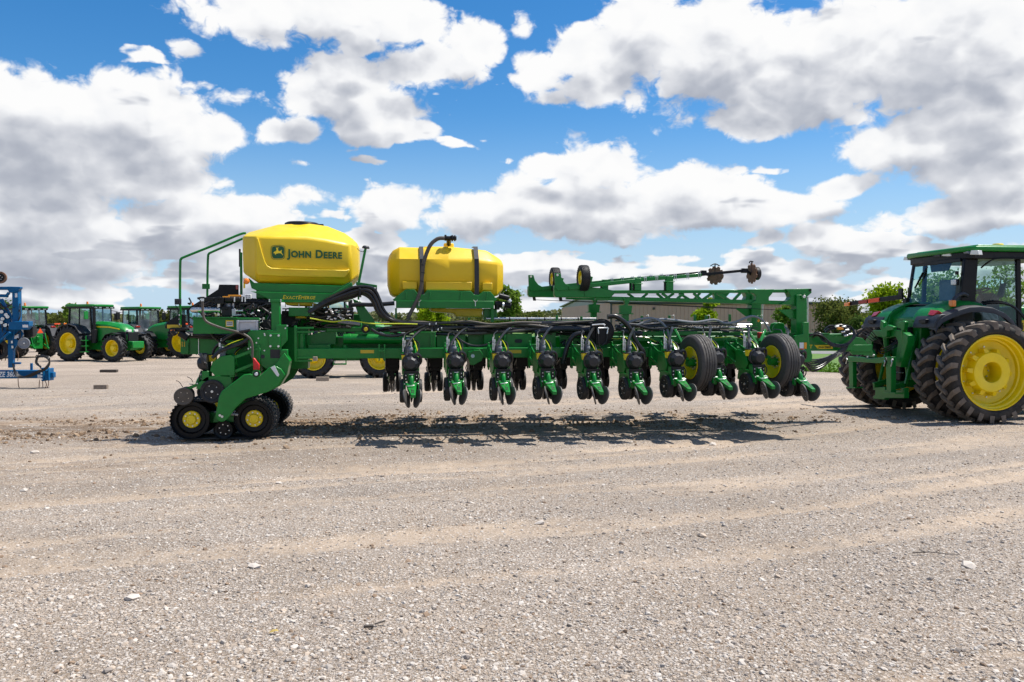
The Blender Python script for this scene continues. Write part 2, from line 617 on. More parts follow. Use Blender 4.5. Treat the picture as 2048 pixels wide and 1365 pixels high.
def glassmat(name, tint, alpha):
    """thin tinted cab glass: mostly see-through, with a sharp sky reflection"""
    m = bpy.data.materials.new(name)
    m.use_nodes = True
    T = NT(m.node_tree)
    T.n.clear()
    out = T.new('ShaderNodeOutputMaterial')
    tr = T.new('ShaderNodeBsdfTransparent')
    tr.inputs[0].default_value = tint + (1,)
    gl = T.new('ShaderNodeBsdfGlossy')
    gl.inputs['Color'].default_value = (0.9, 0.95, 1.0, 1)
    gl.inputs['Roughness'].default_value = 0.03
    fr = T.new('ShaderNodeLayerWeight')
    fr.inputs['Blend'].default_value = 0.5
    mx = T.new('ShaderNodeMixShader')
    geo = T.new('ShaderNodeNewGeometry')
    f = T.math('POWER', fr.outputs['Facing'], 4.0)
    T.put(mx.inputs[0], T.math('ADD', T.math('MULTIPLY_ADD', f, 0.8, 0.035), T.lin(T.noise(geo.outputs['Position'], 2.0, 4), 0.3, 0.8, 0.0, alpha)))
    T.l.new(tr.outputs[0], mx.inputs[1])
    T.l.new(gl.outputs[0], mx.inputs[2])
    T.l.new(mx.outputs[0], out.inputs[0])
    return m


M['glass'] = glassmat('tinted_cab_glass', (0.74, 0.88, 0.84), 0.04)
M['glass_far'] = glassmat('far_cab_glass', (0.58, 0.76, 0.78), 0.22)


def leafmat(name, c1, c2, trans=0.35):
    m, T, b = principled(name)
    T.n.remove(b)
    out = T.n['Material Output']
    geo = T.new('ShaderNodeNewGeometry')
    n = T.noise(geo.outputs['Position'], 1.1, 3, 0.6)
    rnd = geo.outputs['Random Per Island']
    f = T.math('ADD', T.math('MULTIPLY', n, 0.6), T.math('MULTIPLY', rnd, 0.45))
    c = T.mix(T.lin(f, 0.2, 0.8), c1, c2)
    d = T.new('ShaderNodeBsdfDiffuse')
    T.put(d.inputs[0], c)
    t = T.new('ShaderNodeBsdfTranslucent')
    T.put(t.inputs[0], T.mix(0.5, c, (c2[0] * 1.2, c2[1] * 1.2, c2[2] * 0.8)))
    mx = T.new('ShaderNodeMixShader')
    mx.inputs[0].default_value = trans
    T.l.new(d.outputs[0], mx.inputs[1])
    T.l.new(t.outputs[0], mx.inputs[2])
    T.l.new(mx.outputs[0], out.inputs[0])
    return m


M['leaf_mid'] = leafmat('leaves_mid_green', (0.085, 0.14, 0.022), (0.18, 0.28, 0.045), 0.42)
M['leaf_lime'] = leafmat('leaves_lime_green', (0.16, 0.24, 0.012), (0.30, 0.40, 0.02), 0.45)
M['leaf_olive'] = leafmat('leaves_olive', (0.075, 0.092, 0.024), (0.14, 0.16, 0.045))
M['leaf_dark'] = leafmat('leaves_dark', (0.045, 0.078, 0.020), (0.09, 0.15, 0.038))
M['leaf_far'] = leafmat('far_leaves_brownish', (0.15, 0.15, 0.08), (0.24, 0.25, 0.12))
M['bark'] = paint('bark', (0.075, 0.06, 0.048), 0.9, var=0.3, vscale=9)
M['grass'] = leafmat('grass_blades', (0.055, 0.125, 0.012), (0.12, 0.22, 0.025), 0.3)

# ------------------------------------------------------------------ ground
RNG = np.random.default_rng(7)


def vnoise(x, y, seed=0):
    """smooth value noise for numpy arrays"""
    xi, yi = np.floor(x).astype(np.int64), np.floor(y).astype(np.int64)
    fx, fy = x - xi, y - yi
    fx, fy = fx * fx * (3 - 2 * fx), fy * fy * (3 - 2 * fy)

    def h(a, b):
        v = (a * 374761393 + b * 668265263 + seed * 1442695) & 0x7fffffff
        v = (v ^ (v >> 13)) * 1274126177 & 0x7fffffff
        return ((v ^ (v >> 16)) & 0xffff) / 65535.0
    return (h(xi, yi) * (1 - fx) + h(xi + 1, yi) * fx) * (1 - fy) + (h(xi, yi + 1) * (1 - fx) + h(xi + 1, yi + 1) * fx) * fy


def fbm(x, y, o=4, seed=0):
    r, a, t = 0, 0.5, 0
    for k in range(o):
        r = r + a * vnoise(x * 2 ** k, y * 2 ** k, seed + k)
        t += a
        a *= 0.5
    return r / t


def rut(x, y):
    """tyre tracks that sweep across the yard: signed pattern in 0..1, 1 = bare fine dirt"""
    yy = y - 0.30 * x - 0.012 * (x - 2) ** 2 * np.sign(x - 2) * 0 + 0.35 * np.sin(x * 0.35)
    a = vnoise(x * 0.21 + 3, yy * 1.55, 11)
    b = vnoise(x * 0.26, yy * 3.7 + 9, 23)
    c = vnoise(x * 0.45 + 7, yy * 1.1 + 4, 41)
    return 0.50 * a + 0.34 * b + 0.16 * c


def gheight(x, y):
    r = rut(x, y)
    h = 0.030 * (fbm(x * 0.8, y * 0.8, 3, 5) - 0.5) + 0.018 * (fbm(x * 4, y * 4, 3, 9) - 0.5) - 0.045 * np.clip((r - 0.50) * 4, 0, 1)
    # churned soil along the planter's path
    churn = np.clip(1 - np.abs(y - 16.8) / 2.6, 0, 1) * np.clip((3.0 - x) / 4.0 + 0.35, 0.25, 1)
    h = h + churn * 0.075 * (fbm(x * 3.1, y * 3.1, 4, 31) - 0.5)
    fade = np.clip((60 - y) / 30, 0, 1) * np.clip((y + 20) / 20, 0, 1)
    # flat pads where things stand
    return h * fade


def steps(segs):
    out = []
    for a, b, d in segs:
        n = max(1, int(round((b - a) / d)))
        out += list(a + (b - a) * np.arange(n) / n)
    out.append(segs[-1][1])
    return np.array(out)


def gravel_material():
    m, T, b = principled('gravel_yard')
    geo = T.new('ShaderNodeNewGeometry')
    pos = geo.outputs['Position']
    at_ = T.new('ShaderNodeAttribute', attribute_name='bare')
    bare0 = at_.outputs['Fac']
    ac = T.new('ShaderNodeAttribute', attribute_name='churn')
    churn = ac.outputs['Fac']
    brk = T.noise(pos, 5.5, 5, 0.65)
    brk2 = T.noise(pos, 0.55, 4, 0.6)
    bare = T.smooth(T.math('ADD', bare0, T.math('MULTIPLY_ADD', brk, 1.7, -0.85)), 0.2, 1.0)
    # stones: three sizes of voronoi cells
    wob = T.vec('MULTIPLY_ADD', T.noise(pos, 30, 2, 0.5, color=True), (0.02, 0.02, 0.02), pos)
    v1 = T.new('ShaderNodeTexVoronoi', feature='F1', voronoi_dimensions='2D')
    T.put(v1.inputs['Vector'], wob)
    v1.inputs['Scale'].default_value = 36
    v2 = T.new('ShaderNodeTexVoronoi', feature='F1', voronoi_dimensions='2D')
    T.put(v2.inputs['Vector'], wob)
    v2.inputs['Scale'].default_value = 85
    s1 = T.new('ShaderNodeSeparateColor')
    T.put(s1.inputs[0], v1.outputs['Color'])
    s2 = T.new('ShaderNodeSeparateColor')
    T.put(s2.inputs[0], v2.outputs['Color'])
    stone_a = T.ramp(s1.outputs[0], [(0.0, (0.25, 0.225, 0.205)), (0.35, (0.39, 0.355, 0.322)), (0.7, (0.49, 0.455, 0.42)), (0.93, (0.62, 0.59, 0.555)), (1.0, (0.30, 0.22, 0.17))])
    stone_b = T.ramp(s2.outputs[0], [(0.0, (0.23, 0.20, 0.175)), (0.4, (0.385, 0.345, 0.31)), (0.8, (0.50, 0.46, 0.42)), (1.0, (0.61, 0.575, 0.535))])
    big = T.math('GREATER_THAN', s1.outputs[1], 0.55)
    st = T.mix(big, stone_b, stone_a)
    d1 = T.math('MULTIPLY', T.smooth(v1.outputs['Distance'], 0.25, 0.62), big)
    gap = T.math('MAXIMUM', d1, T.math('MULTIPLY', T.smooth(v2.outputs['Distance'], 0.3, 0.7), T.math('SUBTRACT', 1.0, big)))
    dirt = T.ramp(T.noise(pos, 2.3, 6, 0.68), [(0.25, (0.30, 0.225, 0.155)), (0.5, (0.43, 0.335, 0.24)), (0.75, (0.52, 0.42, 0.31))])
    dirt = T.mix(T.math('MULTIPLY', T.noise(pos, 120, 3, 0.6), 0.35), dirt, (0.50, 0.45, 0.39))
    gravel = T.mix(T.math('MULTIPLY', gap, 0.85), st, (0.20, 0.160, 0.120))
    gravel = T.mix(T.smooth(brk2, 0.35, 0.7, 0.0, 0.45), gravel, T.mix(0.5, gravel, dirt))
    col = T.mix(T.math('MULTIPLY', bare, 0.48), gravel, dirt)
    soil = T.ramp(T.noise(T.vec('MULTIPLY', pos, (0.45, 1.0, 1.0)), 9.0, 6, 0.7), [(0.3, (0.10, 0.068, 0.042)), (0.55, (0.22, 0.158, 0.105)), (0.75, (0.37, 0.29, 0.21))])
    ch = T.math('MULTIPLY', churn, T.smooth(T.noise(T.vec('MULTIPLY', pos, (0.22, 1.0, 1.0)), 3.4, 6, 0.72), 0.38, 0.56))
    col = T.mix(T.math('MULTIPLY', ch, 0.85), col, soil)
    # scattered dark damp stains
    stain = T.smooth(T.noise(T.vec('MULTIPLY', pos, (0.35, 1.0, 1.0)), 0.75, 4, 0.6), 0.62, 0.74, 0.0, 0.30)
    col = T.mix(stain, col, T.mix(0.7, col, (0.16, 0.125, 0.095)))
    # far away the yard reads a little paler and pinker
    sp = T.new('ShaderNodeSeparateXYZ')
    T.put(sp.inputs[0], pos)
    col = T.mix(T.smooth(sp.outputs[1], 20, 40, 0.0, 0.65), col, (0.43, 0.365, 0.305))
    patch = T.lin(T.noise(T.vec('MULTIPLY', pos, (0.5, 1.0, 1.0)), 0.42, 5, 0.6), 0.3, 0.7, 0.80, 1.16)
    col = T.mix(1.0, col, T.vec('SCALE', (1.01, 0.953, 0.895)), 'MULTIPLY')
    T.n[-1].inputs[7].links[0].from_node.inputs['Scale'].default_value = 1.0
    T.put(T.n[-1].inputs[7].links[0].from_node.inputs['Scale'], patch)
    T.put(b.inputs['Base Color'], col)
    b.inputs['Roughness'].default_value = 0.92
    b.inputs['Specular IOR Level'].default_value = 0.15
    hgt = T.math('MULTIPLY', T.math('SUBTRACT', 1.0, gap), T.math('MULTIPLY_ADD', bare, -0.75, 1.0))
    hgt = T.math('ADD', hgt, T.math('MULTIPLY', T.noise(pos, 60, 4, 0.65), 0.7))
    bp = T.new('ShaderNodeBump')
    bp.inputs['Strength'].default_value = 0.75
    bp.inputs['Distance'].default_value = 0.012
    T.put(bp.inputs['Height'], hgt)
    T.l.new(bp.outputs[0], b.inputs['Normal'])
    return m


def churnmask(X, Y):
    c = np.clip(1.25 - np.abs(Y - 16.9 + 0.05 * X) / 2.6, 0, 1) * np.clip(1.15 - (X + 1) / 9.0, 0.25, 1)
    near = 0.42 * np.clip(1 - np.abs(Y - 13.2 - 0.15 * X) / 2.6, 0, 1) * np.clip((7 - X) / 9.0, 0.15, 1)
    return np.clip(np.maximum(c, near), 0, 1)


def build_ground():
    xs = steps([(-900, -60, 60), (-60, -14, 4), (-14, -8, 0.4), (-8, 13, 0.055), (13, 20, 0.4), (20, 70, 4), (70, 900, 60)])
    ys = steps([(-900, -20, 80), (-20, 2.0, 2), (2.0, 3.6, 0.3), (3.6, 12, 0.055), (12, 21, 0.07), (21, 30, 0.4), (30, 80, 3), (80, 1500, 60)])
    X, Y = np.meshgrid(xs, ys)
    Z = gheight(X, Y)
    Z = np.where((Y > 30) & (X > 3), Z * np.clip((36 - Y) / 6, 0, 1), Z)
    nx, ny = len(xs), len(ys)
    V = np.stack([X.ravel(), Y.ravel(), Z.ravel()], 1)
    i = (np.arange(ny - 1)[:, None] * nx + np.arange(nx - 1)[None, :]).ravel()
    F = np.stack([i, i + 1, i + 1 + nx, i + nx], 1).ravel()
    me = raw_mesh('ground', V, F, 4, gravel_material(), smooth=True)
    r = rut(X, Y)
    bare = np.clip((r - 0.43) * 3.4 + 0.5 * (fbm(X * 0.5, Y * 1.4, 4, 61) - 0.5), 0, 1) * np.clip((40 - Y) / 15, 0.3, 1)
    a = me.attributes.new('bare', 'FLOAT', 'POINT')
    a.data.foreach_set('value', bare.ravel().astype(np.float32))
    a = me.attributes.new('churn', 'FLOAT', 'POINT')
    a.data.foreach_set('value', churnmask(X, Y).ravel().astype(np.float32))
    o = link('ground', me)
    tag(o, kind='structure')
    return o


GROUND = build_ground()


def stone_shapes(n, flat, seed):
    """icosahedron-based stones with jittered corners: returns list of (12,3) vertex arrays and the 20 faces"""
    rg = np.random.default_rng(seed)
    t = (1 + 5 ** 0.5) / 2
    base = np.array([(-1, t, 0), (1, t, 0), (-1, -t, 0), (1, -t, 0), (0, -1, t), (0, 1, t), (0, -1, -t), (0, 1, -t), (t, 0, -1), (t, 0, 1), (-t, 0, -1), (-t, 0, 1)]) / 1.9
    f = np.array([(0, 11, 5), (0, 5, 1), (0, 1, 7), (0, 7, 10), (0, 10, 11), (1, 5, 9), (5, 11, 4), (11, 10, 2), (10, 7, 6), (7, 1, 8),
                  (3, 9, 4), (3, 4, 2), (3, 2, 6), (3, 6, 8), (3, 8, 9), (4, 9, 5), (2, 4, 11), (6, 2, 10), (8, 6, 7), (9, 8, 1)])
    out = []
    for k in range(n):
        v = base * (1 + rg.uniform(-0.28, 0.28, (12, 1))) * np.array([1.0, rg.uniform(0.6, 0.95), rg.uniform(*flat)])
        out.append(v)
    return out, f


def scatter_stones(name, xy, size, shapes, mats, matidx, sink=0.25, seed=3):
    rg = np.random.default_rng(seed)
    sh, F = shapes
    n = len(xy)
    pick = rg.integers(0, len(sh), n)
    ang = rg.uniform(0, 2 * math.pi, n)
    B = np.array(sh)[pick] * size[:, None, None]
    c, s = np.cos(ang)[:, None], np.sin(ang)[:, None]
    tx = rg.uniform(-0.35, 0.35, n)[:, None]
    x, y, z = B[:, :, 0], B[:, :, 1], B[:, :, 2]
    z2 = z + x * tx
    xr = x * c - y * s + xy[:, 0:1]
    yr = x * s + y * c + xy[:, 1:2]
    zg = gheight(xy[:, 0], xy[:, 1])[:, None]
    zr = z2 + zg + size[:, None] * (0.32 - sink)
    V = np.stack([xr, yr, zr], 2).reshape(-1, 3)
    FF = (F[None] + (np.arange(n) * 12)[:, None, None]).reshape(-1)
    return raw_mesh(name, V, FF, 3, mats, np.repeat(matidx, 20))


def gravel_stone_mat(name, col, var=0.25):
    m, T, b = principled(name)
    geo = T.new('ShaderNodeNewGeometry')
    r = geo.outputs['Random Per Island']
    c = T.mix(r, [x * (1 - var) for x in col], [min(0.8, x * (1 + var)) for x in col])
    c = T.mix(T.math('MULTIPLY', T.noise(geo.outputs['Position'], 60, 3, 0.6), 0.45), c, [x * 0.75 for x in col])
    T.put(b.inputs['Base Color'], T.mix(1.0, c, (1.01, 0.953, 0.895), 'MULTIPLY'))
    b.inputs['Roughness'].default_value = 0.9
    b.inputs['Specular IOR Level'].default_value = 0.2
    return m


STONE_MATS = [gravel_stone_mat('pale_stone', (0.49, 0.46, 0.425)), gravel_stone_mat('tan_stone', (0.43, 0.37, 0.31)),
              gravel_stone_mat('grey_stone', (0.31, 0.28, 0.255)), gravel_stone_mat('brown_stone', (0.25, 0.185, 0.135), 0.4),
              gravel_stone_mat('white_stone', (0.58, 0.555, 0.52), 0.12)]


def in_view(n, d0, d1, rg, wide=0.66):
    """random ground points in the wedge that the camera overlooks, density falling with distance"""
    t = rg.uniform(0, 1, n)
    D = d0 * (d1 / d0) ** t
    L = rg.uniform(-wide, wide, n) * D
    x = L * math.cos(YAW) + D * math.sin(YAW)
    y = D * math.cos(YAW) - L * math.sin(YAW)
    return np.stack([x, y], 1)


def build_gravel():
    rg = np.random.default_rng(21)
    P = in_view(105000, 4.2, 26, rg)
    r = rut(P[:, 0], P[:, 1]) + 0.30 * (fbm(P[:, 0] * 5, P[:, 1] * 5, 3, 77) - 0.5)
    keep = rg.uniform(0, 1, len(P)) < np.clip(1.12 - np.clip((r - 0.42) * 4.5, 0, 1), 0.32, 1)
    P = P[keep]
    n = len(P)
    size = np.clip(np.exp(rg.normal(math.log(0.0088), 0.42, n)), 0.004, 0.030)
    mi = rg.choice(5, n, p=[0.36, 0.30, 0.20, 0.05, 0.09])
    me = scatter_stones('gravel', P, size, stone_shapes(14, (0.35, 0.7), 4), STONE_MATS, mi)
    o = link('gravel', me)
    B = in_view(2200, 4.3, 24, rg)
    keep = fbm(B[:, 0] * 0.7, B[:, 1] * 0.9, 3, 90) > 0.42
    B = B[keep]
    size = np.clip(np.exp(rg.normal(math.log(0.018), 0.28, len(B))), 0.012, 0.042)
    mb = rg.choice(5, len(B), p=[0.40, 0.30, 0.14, 0.10, 0.06])
    tag(link('coarse_gravel', scatter_stones('coarse_gravel', B, size, stone_shapes(12, (0.3, 0.55), 14), STONE_MATS, mb, sink=0.20, seed=6)), kind='stuff')
    tag(o, kind='stuff')
    # clods of soil thrown up along the wheel tracks
    Q = np.stack([rg.uniform(-12, 11, 26000), rg.normal(16.9, 1.75, 26000)], 1)
    keep = rg.uniform(0, 1, len(Q)) < churnmask(Q[:, 0], Q[:, 1]) * np.clip((fbm(Q[:, 0] * 0.5, Q[:, 1] * 1.9, 3, 8) - 0.42) * 6, 0.03, 1)
    Q = Q[keep]
    n = len(Q)
    size = np.clip(np.exp(rg.normal(math.log(0.017), 0.5, n)), 0.006, 0.065)
    mi = rg.choice(2, n, p=[0.6, 0.4])
    clod = [gravel_stone_mat('soil_clod', (0.20, 0.14, 0.092), 0.4), gravel_stone_mat('dry_clod', (0.34, 0.26, 0.185), 0.3)]
    me = scatter_stones('soil_clods', Q, size, stone_shapes(10, (0.6, 0.95), 5), clod, mi)
    o = link('soil_clods', me)
    tag(o, kind='stuff')


build_gravel()

# larger stones that stand out singly
STONES = [
    (48, 983, 0.075, 4, 'lone pale stone casting a shadow on the bare dirt near the left edge'),
    (1425, 886, 0.11, 4, 'pale angular stone on open gravel just below the planter shadow'),
    (508, 1134, 0.085, 0, 'grey flat stone on the gravel between two dirt tracks'),
    (70, 907, 0.10, 4, 'pale rounded stone half sunk among soil clods left of the track unit'),
    (352, 915, 0.075, 3, 'brown clod lying just below the left rubber track'),
    (1534, 1230, 0.05, 2, 'small dark grey pebble in the lower right foreground'),
    (1405, 1073, 0.065, 1, 'tan flat stone in the middle of the right hand gravel'),
    (558, 968, 0.07, 0, 'flat pale stone on the ridge of gravel in front of the rubber tracks'),
    (265, 1198, 0.075, 4, 'broad flat whitish stone beside the lowest dirt tracks'),
    (1080, 1044, 0.075, 4, 'whitish slab of stone on the gravel beside a tan bare patch'),
    (1935, 1134, 0.085, 4, 'broad pale stone near the dry twig at right'),
    (927, 1337, 0.030, 3, 'dark brown lump of soil at the bottom edge of the yard'),
]
_sh, _sf = stone_shapes(len(STONES), (0.40, 0.6), 99)
for k, (px, py, r, mi, lab) in enumerate(STONES):
    g = gnd(px, py)
    bm = bmesh.new()
    vs = [bm.verts.new(tuple(v * r * 0.75)) for v in _sh[k]]
    for f in _sf: bm.faces.new([vs[i] for i in f])
    bmesh.ops.subdivide_edges(bm, edges=bm.edges[:], cuts=1, smooth=0.35, fractal=0.15, seed=k)
    bmesh.ops.triangulate(bm, faces=bm.faces[:])
    bmesh.ops.recalc_face_normals(bm, faces=bm.faces[:])
    me = bpy.data.meshes.new('stone')
    bm.to_mesh(me)
    bm.free()
    me.materials.append(STONE_MATS[mi if mi != 4 else 0])
    o = link('stone', me, loc=(g.x, g.y, float(gheight(np.array([g.x]), np.array([g.y]))[0]) + r * 0.14))
    o.rotation_euler = (0.1, -0.08, k * 1.3)
    tag(o, lab, 'stone', 'larger stones lying on the yard')

# ------------------------------------------------------------------ road, grass, building, trees
def flat_sheet(name, pts, z, mat, kind='structure'):
    me = bpy.data.meshes.new(name)
    me.from_pydata([(x, y, z) for x, y in pts], [], [tuple(range(len(pts)))])
    me.materials.append(mat)
    o = link(name, me)
    return tag(o, kind=kind)


def lawn_material():
    m, T, b = principled('mown_lawn')
    geo = T.new('ShaderNodeNewGeometry')
    n = T.noise(geo.outputs['Position'], 0.8, 6, 0.7)
    f = T.noise(geo.outputs['Position'], 14, 4, 0.7)
    c = T.ramp(T.math('ADD', T.math('MULTIPLY', n, 0.6), T.math('MULTIPLY', f, 0.4)), [(0.3, (0.045, 0.10, 0.012)), (0.5, (0.085, 0.17, 0.02)), (0.7, (0.15, 0.22, 0.04))])
    T.put(b.inputs['Base Color'], c)
    b.inputs['Roughness'].default_value = 0.9
    return m


ga, gb2 = gnd(1720, 748), gnd(1150, 723)
gd = (ga - gb2).normalized()
gl = gb2 - gd * 3
gr = ga + gd * 60
flat_sheet('lawn', [(gl.x, gl.y), (gr.x, gr.y), (gr.x + 30, 300), (gl.x - 40, 300), (gl.x - 6, gl.y + 3)], 0.012, lawn_material())
road = paint('road_surface', (0.20, 0.195, 0.19), 0.85, var=0.15, vscale=1.5)
ra, rb = gnd(1690, 709), gnd(1200, 704)
rd = (rb - ra).normalized()
p0, p1 = ra - rd * 120, rb + rd * 60
flat_sheet('road', [(p0.x, p0.y), (p1.x, p1.y), (p1.x, p1.y + 7), (p0.x, p0.y + 7)], 0.020, road)

rgt = random.Random(5)


def quads_mesh(name, C, size, mats, mi, seed, flat=0.0):
    """many leaf-sized faces at points C with random facing"""
    rg = np.random.default_rng(seed)
    n = len(C)
    a = rg.normal(size=(n, 3))
    a[:, 2] *= (1 - flat)
    a /= np.linalg.norm(a, axis=1)[:, None]
    b = rg.normal(size=(n, 3))
    b -= a * (a * b).sum(1)[:, None]
    b /= np.linalg.norm(b, axis=1)[:, None]
    s = (size * rg.uniform(0.6, 1.35, n))[:, None]
    w = s * rg.uniform(0.45, 0.8, n)[:, None]
    V = np.stack([C - a * s, C + b * w - a * s * 0.1, C + a * s, C - b * w - a * s * 0.1], 1).reshape(-1, 3)
    return raw_mesh(name, V, np.arange(4 * n), 4, mats, mi)


def make_tree(name, label, px, pytop, pybot, wpx, Y, leaf, n=3200, lobes=13, seed=1, leafsize=0.16, spread=0.55):
    rg = np.random.default_rng(seed)
    base = at(px, 650, Y)
    sc = (at(px + 1, 650, Y) - at(px, 650, Y)).length
    top, bot = at(px, pytop, Y).z, at(px, pybot, Y).z
    bot = max(bot, 0.5)
    Wd = wpx * sc / 2
    H = (top - bot) / 2
    t = thing(name, label, 'tree', (base.x, Y, 0), group='trees around the yard')
    tr = MB()
    zc = bot + H
    tr.tube([(0, 0, -0.1), (0.05, 0, bot * 0.6), (-0.04, 0.05, bot + H * 0.5), (0.03, 0, zc + H * 0.5)], 0.055 + 0.028 * (top - 2), 7, 4,
            rfun=lambda q: 1.15 - 0.95 * q)
    L = []
    for k in range(lobes):
        th = rg.uniform(0, 2 * math.pi)
        r = math.sqrt(rg.uniform(0.02, 1)) * 0.72
        h = rg.uniform(-0.85, 0.80)
        f = math.sqrt(max(0.05, 1 - h * h * 0.85))
        c = np.array([math.cos(th) * r * Wd * f, math.sin(th) * r * Wd * f, zc + h * H])
        R = rg.uniform(0.30, 0.52) * min(Wd, H * 1.3)
        L.append((c, R))
        tr.tube([(0, 0, bot * 0.8 + 0.2 * zc), (c[0] * 0.35, c[1] * 0.35, (zc + c[2]) / 2 - 0.15 * H), tuple(c)], 0.035 + 0.012 * H, 5, 3, rfun=lambda q: 1.1 - 0.85 * q)
    tr.build('trunk', M['bark'], t)
    P = []
    w = np.array([R ** 2 for _, R in L])
    w /= w.sum()
    cnt = rg.multinomial(n, w)
    for (c, R), m in zip(L, cnt):
        d = rg.normal(size=(m, 3))
        d /= np.linalg.norm(d, axis=1)[:, None]
        rr = R * np.clip(rg.normal(0.80, 0.26, m), 0.1, 1.45)[:, None]
        P.append(c + d * rr * np.array([1, 1, 0.82]))
    P = np.concatenate(P)
    P = P[P[:, 2] > 0.25]
    me = quads_mesh('crown', P, leafsize, [M[leaf]], np.zeros(len(P)), seed + 50)
    link('crown', me, t)
    return t


TREES = [
    ('leafy_tree', 'mid green tree rising behind the right end of the amber liquid tank', 1010, 572, 650, 62, 64, 'leaf_mid', 3600),
    ('leafy_tree', 'low light green tree seen beneath the amber liquid tank', 868, 606, 652, 105, 66, 'leaf_lime', 3600),
    ('young_tree', 'bright lime green young tree in front of the metal shed wall', 1415, 600, 655, 58, 78, 'leaf_lime', 3800),
    ('young_tree', 'green young tree behind the right end post of the folded marker frame', 1578, 606, 668, 62, 76, 'leaf_mid', 3200),
    ('bushy_tree', 'wide olive green bushy tree left of the amber tipped lamp arm', 1672, 602, 682, 112, 68, 'leaf_olive', 5200),
    ('leafy_tree', 'large light green tree directly behind the big tractor fender', 1780, 582, 668, 125, 56, 'leaf_lime', 5600),
    ('leafy_tree', 'mid green tree seen through the rear window of the big tractor cab', 1880, 548, 668, 140, 54, 'leaf_mid', 5200),
    ('leafy_tree', 'tall mid green tree seen through the side door of the big tractor cab', 2000, 516, 668, 160, 52, 'leaf_mid', 6500),
    ('leafy_tree', 'mid green tree in the gap between the two parked yard tractors', 140, 610, 668, 62, 74, 'leaf_mid', 3000),
    ('leafy_tree', 'low olive tree between the parked tractors and the planter handrails', 336, 618, 668, 76, 76, 'leaf_olive', 3000),
    ('leafy_tree', 'dark green tree behind the blue planter at the left edge', 8, 606, 668, 80, 78, 'leaf_dark', 3000),
    ('bare_tree', 'thin brownish far tree beside the left end of the metal shed', 1178, 611, 655, 44, 120, 'leaf_far', 1500),
    ('bushy_tree', 'dark low bush under the olive tree near the tractor hitch', 1735, 632, 690, 110, 60, 'leaf_dark', 3600),
]
for k, (nm, lab, px, pt, pb, w, Y, lf, n) in enumerate(TREES):
    make_tree(nm, lab, px, pt, pb, w, Y, lf, n=n, seed=100 + k * 7, leafsize=0.13 if Y < 70 else 0.155, lobes=16 if w > 100 else 13)
# trees outside the photograph's frame carry the row on
for k, (px, pt, w, Y, lf) in enumerate([(2140, 520, 160, 52, 'leaf_mid'), (2300, 560, 170, 60, 'leaf_olive'), (-120, 600, 120, 76, 'leaf_mid')]):
    make_tree('leafy_tree', ['mid green tree standing beyond the tractor hood', 'olive tree far out beyond the tractor', 'mid green tree beyond the blue planter'][k],
              px, pt, 668, w, Y, lf, n=2500, seed=300 + k)

# far wood: one mass along the horizon
rg = np.random.default_rng(12)
n = 60000
xs = rg.uniform(-260, 330, n)
prof = 3.1 + 2.6 * fbm(xs * 0.045 + 40, xs * 0 + 3, 4, 3) + 1.2 * fbm(xs * 0.3, xs * 0 + 8, 2, 5)
zs = prof * rg.uniform(0, 1, n) ** 0.7
C = np.stack([xs, 235 + rg.uniform(-6, 6, n), zs], 1)
me = quads_mesh('far_treeline', C, 0.55, [M['leaf_far'], M['leaf_olive']], (fbm(xs * 0.02 + 7, xs * 0 + 1, 3, 4) > 0.52).astype(int), 5)
tag(link('far_treeline', me), kind='stuff')

# lawn tufts
n = 9000
u, v = rg.uniform(0, 1, n), rg.uniform(0, 1, n) ** 2
bx = gl.x + (gr.x - gl.x) * u * 0.62
by = gl.y + (gr.y - gl.y) * u * 0.62
C = np.stack([bx, by + 0.05 + v * 14 + 0.25 * (rg.uniform(0, 1, n) - 0.5), np.full(n, 0.04)], 1)
me = quads_mesh('grass', C, 0.07, [M['grass']], np.zeros(n), 8, flat=-0.5)
tag(link('grass', me), kind='stuff')

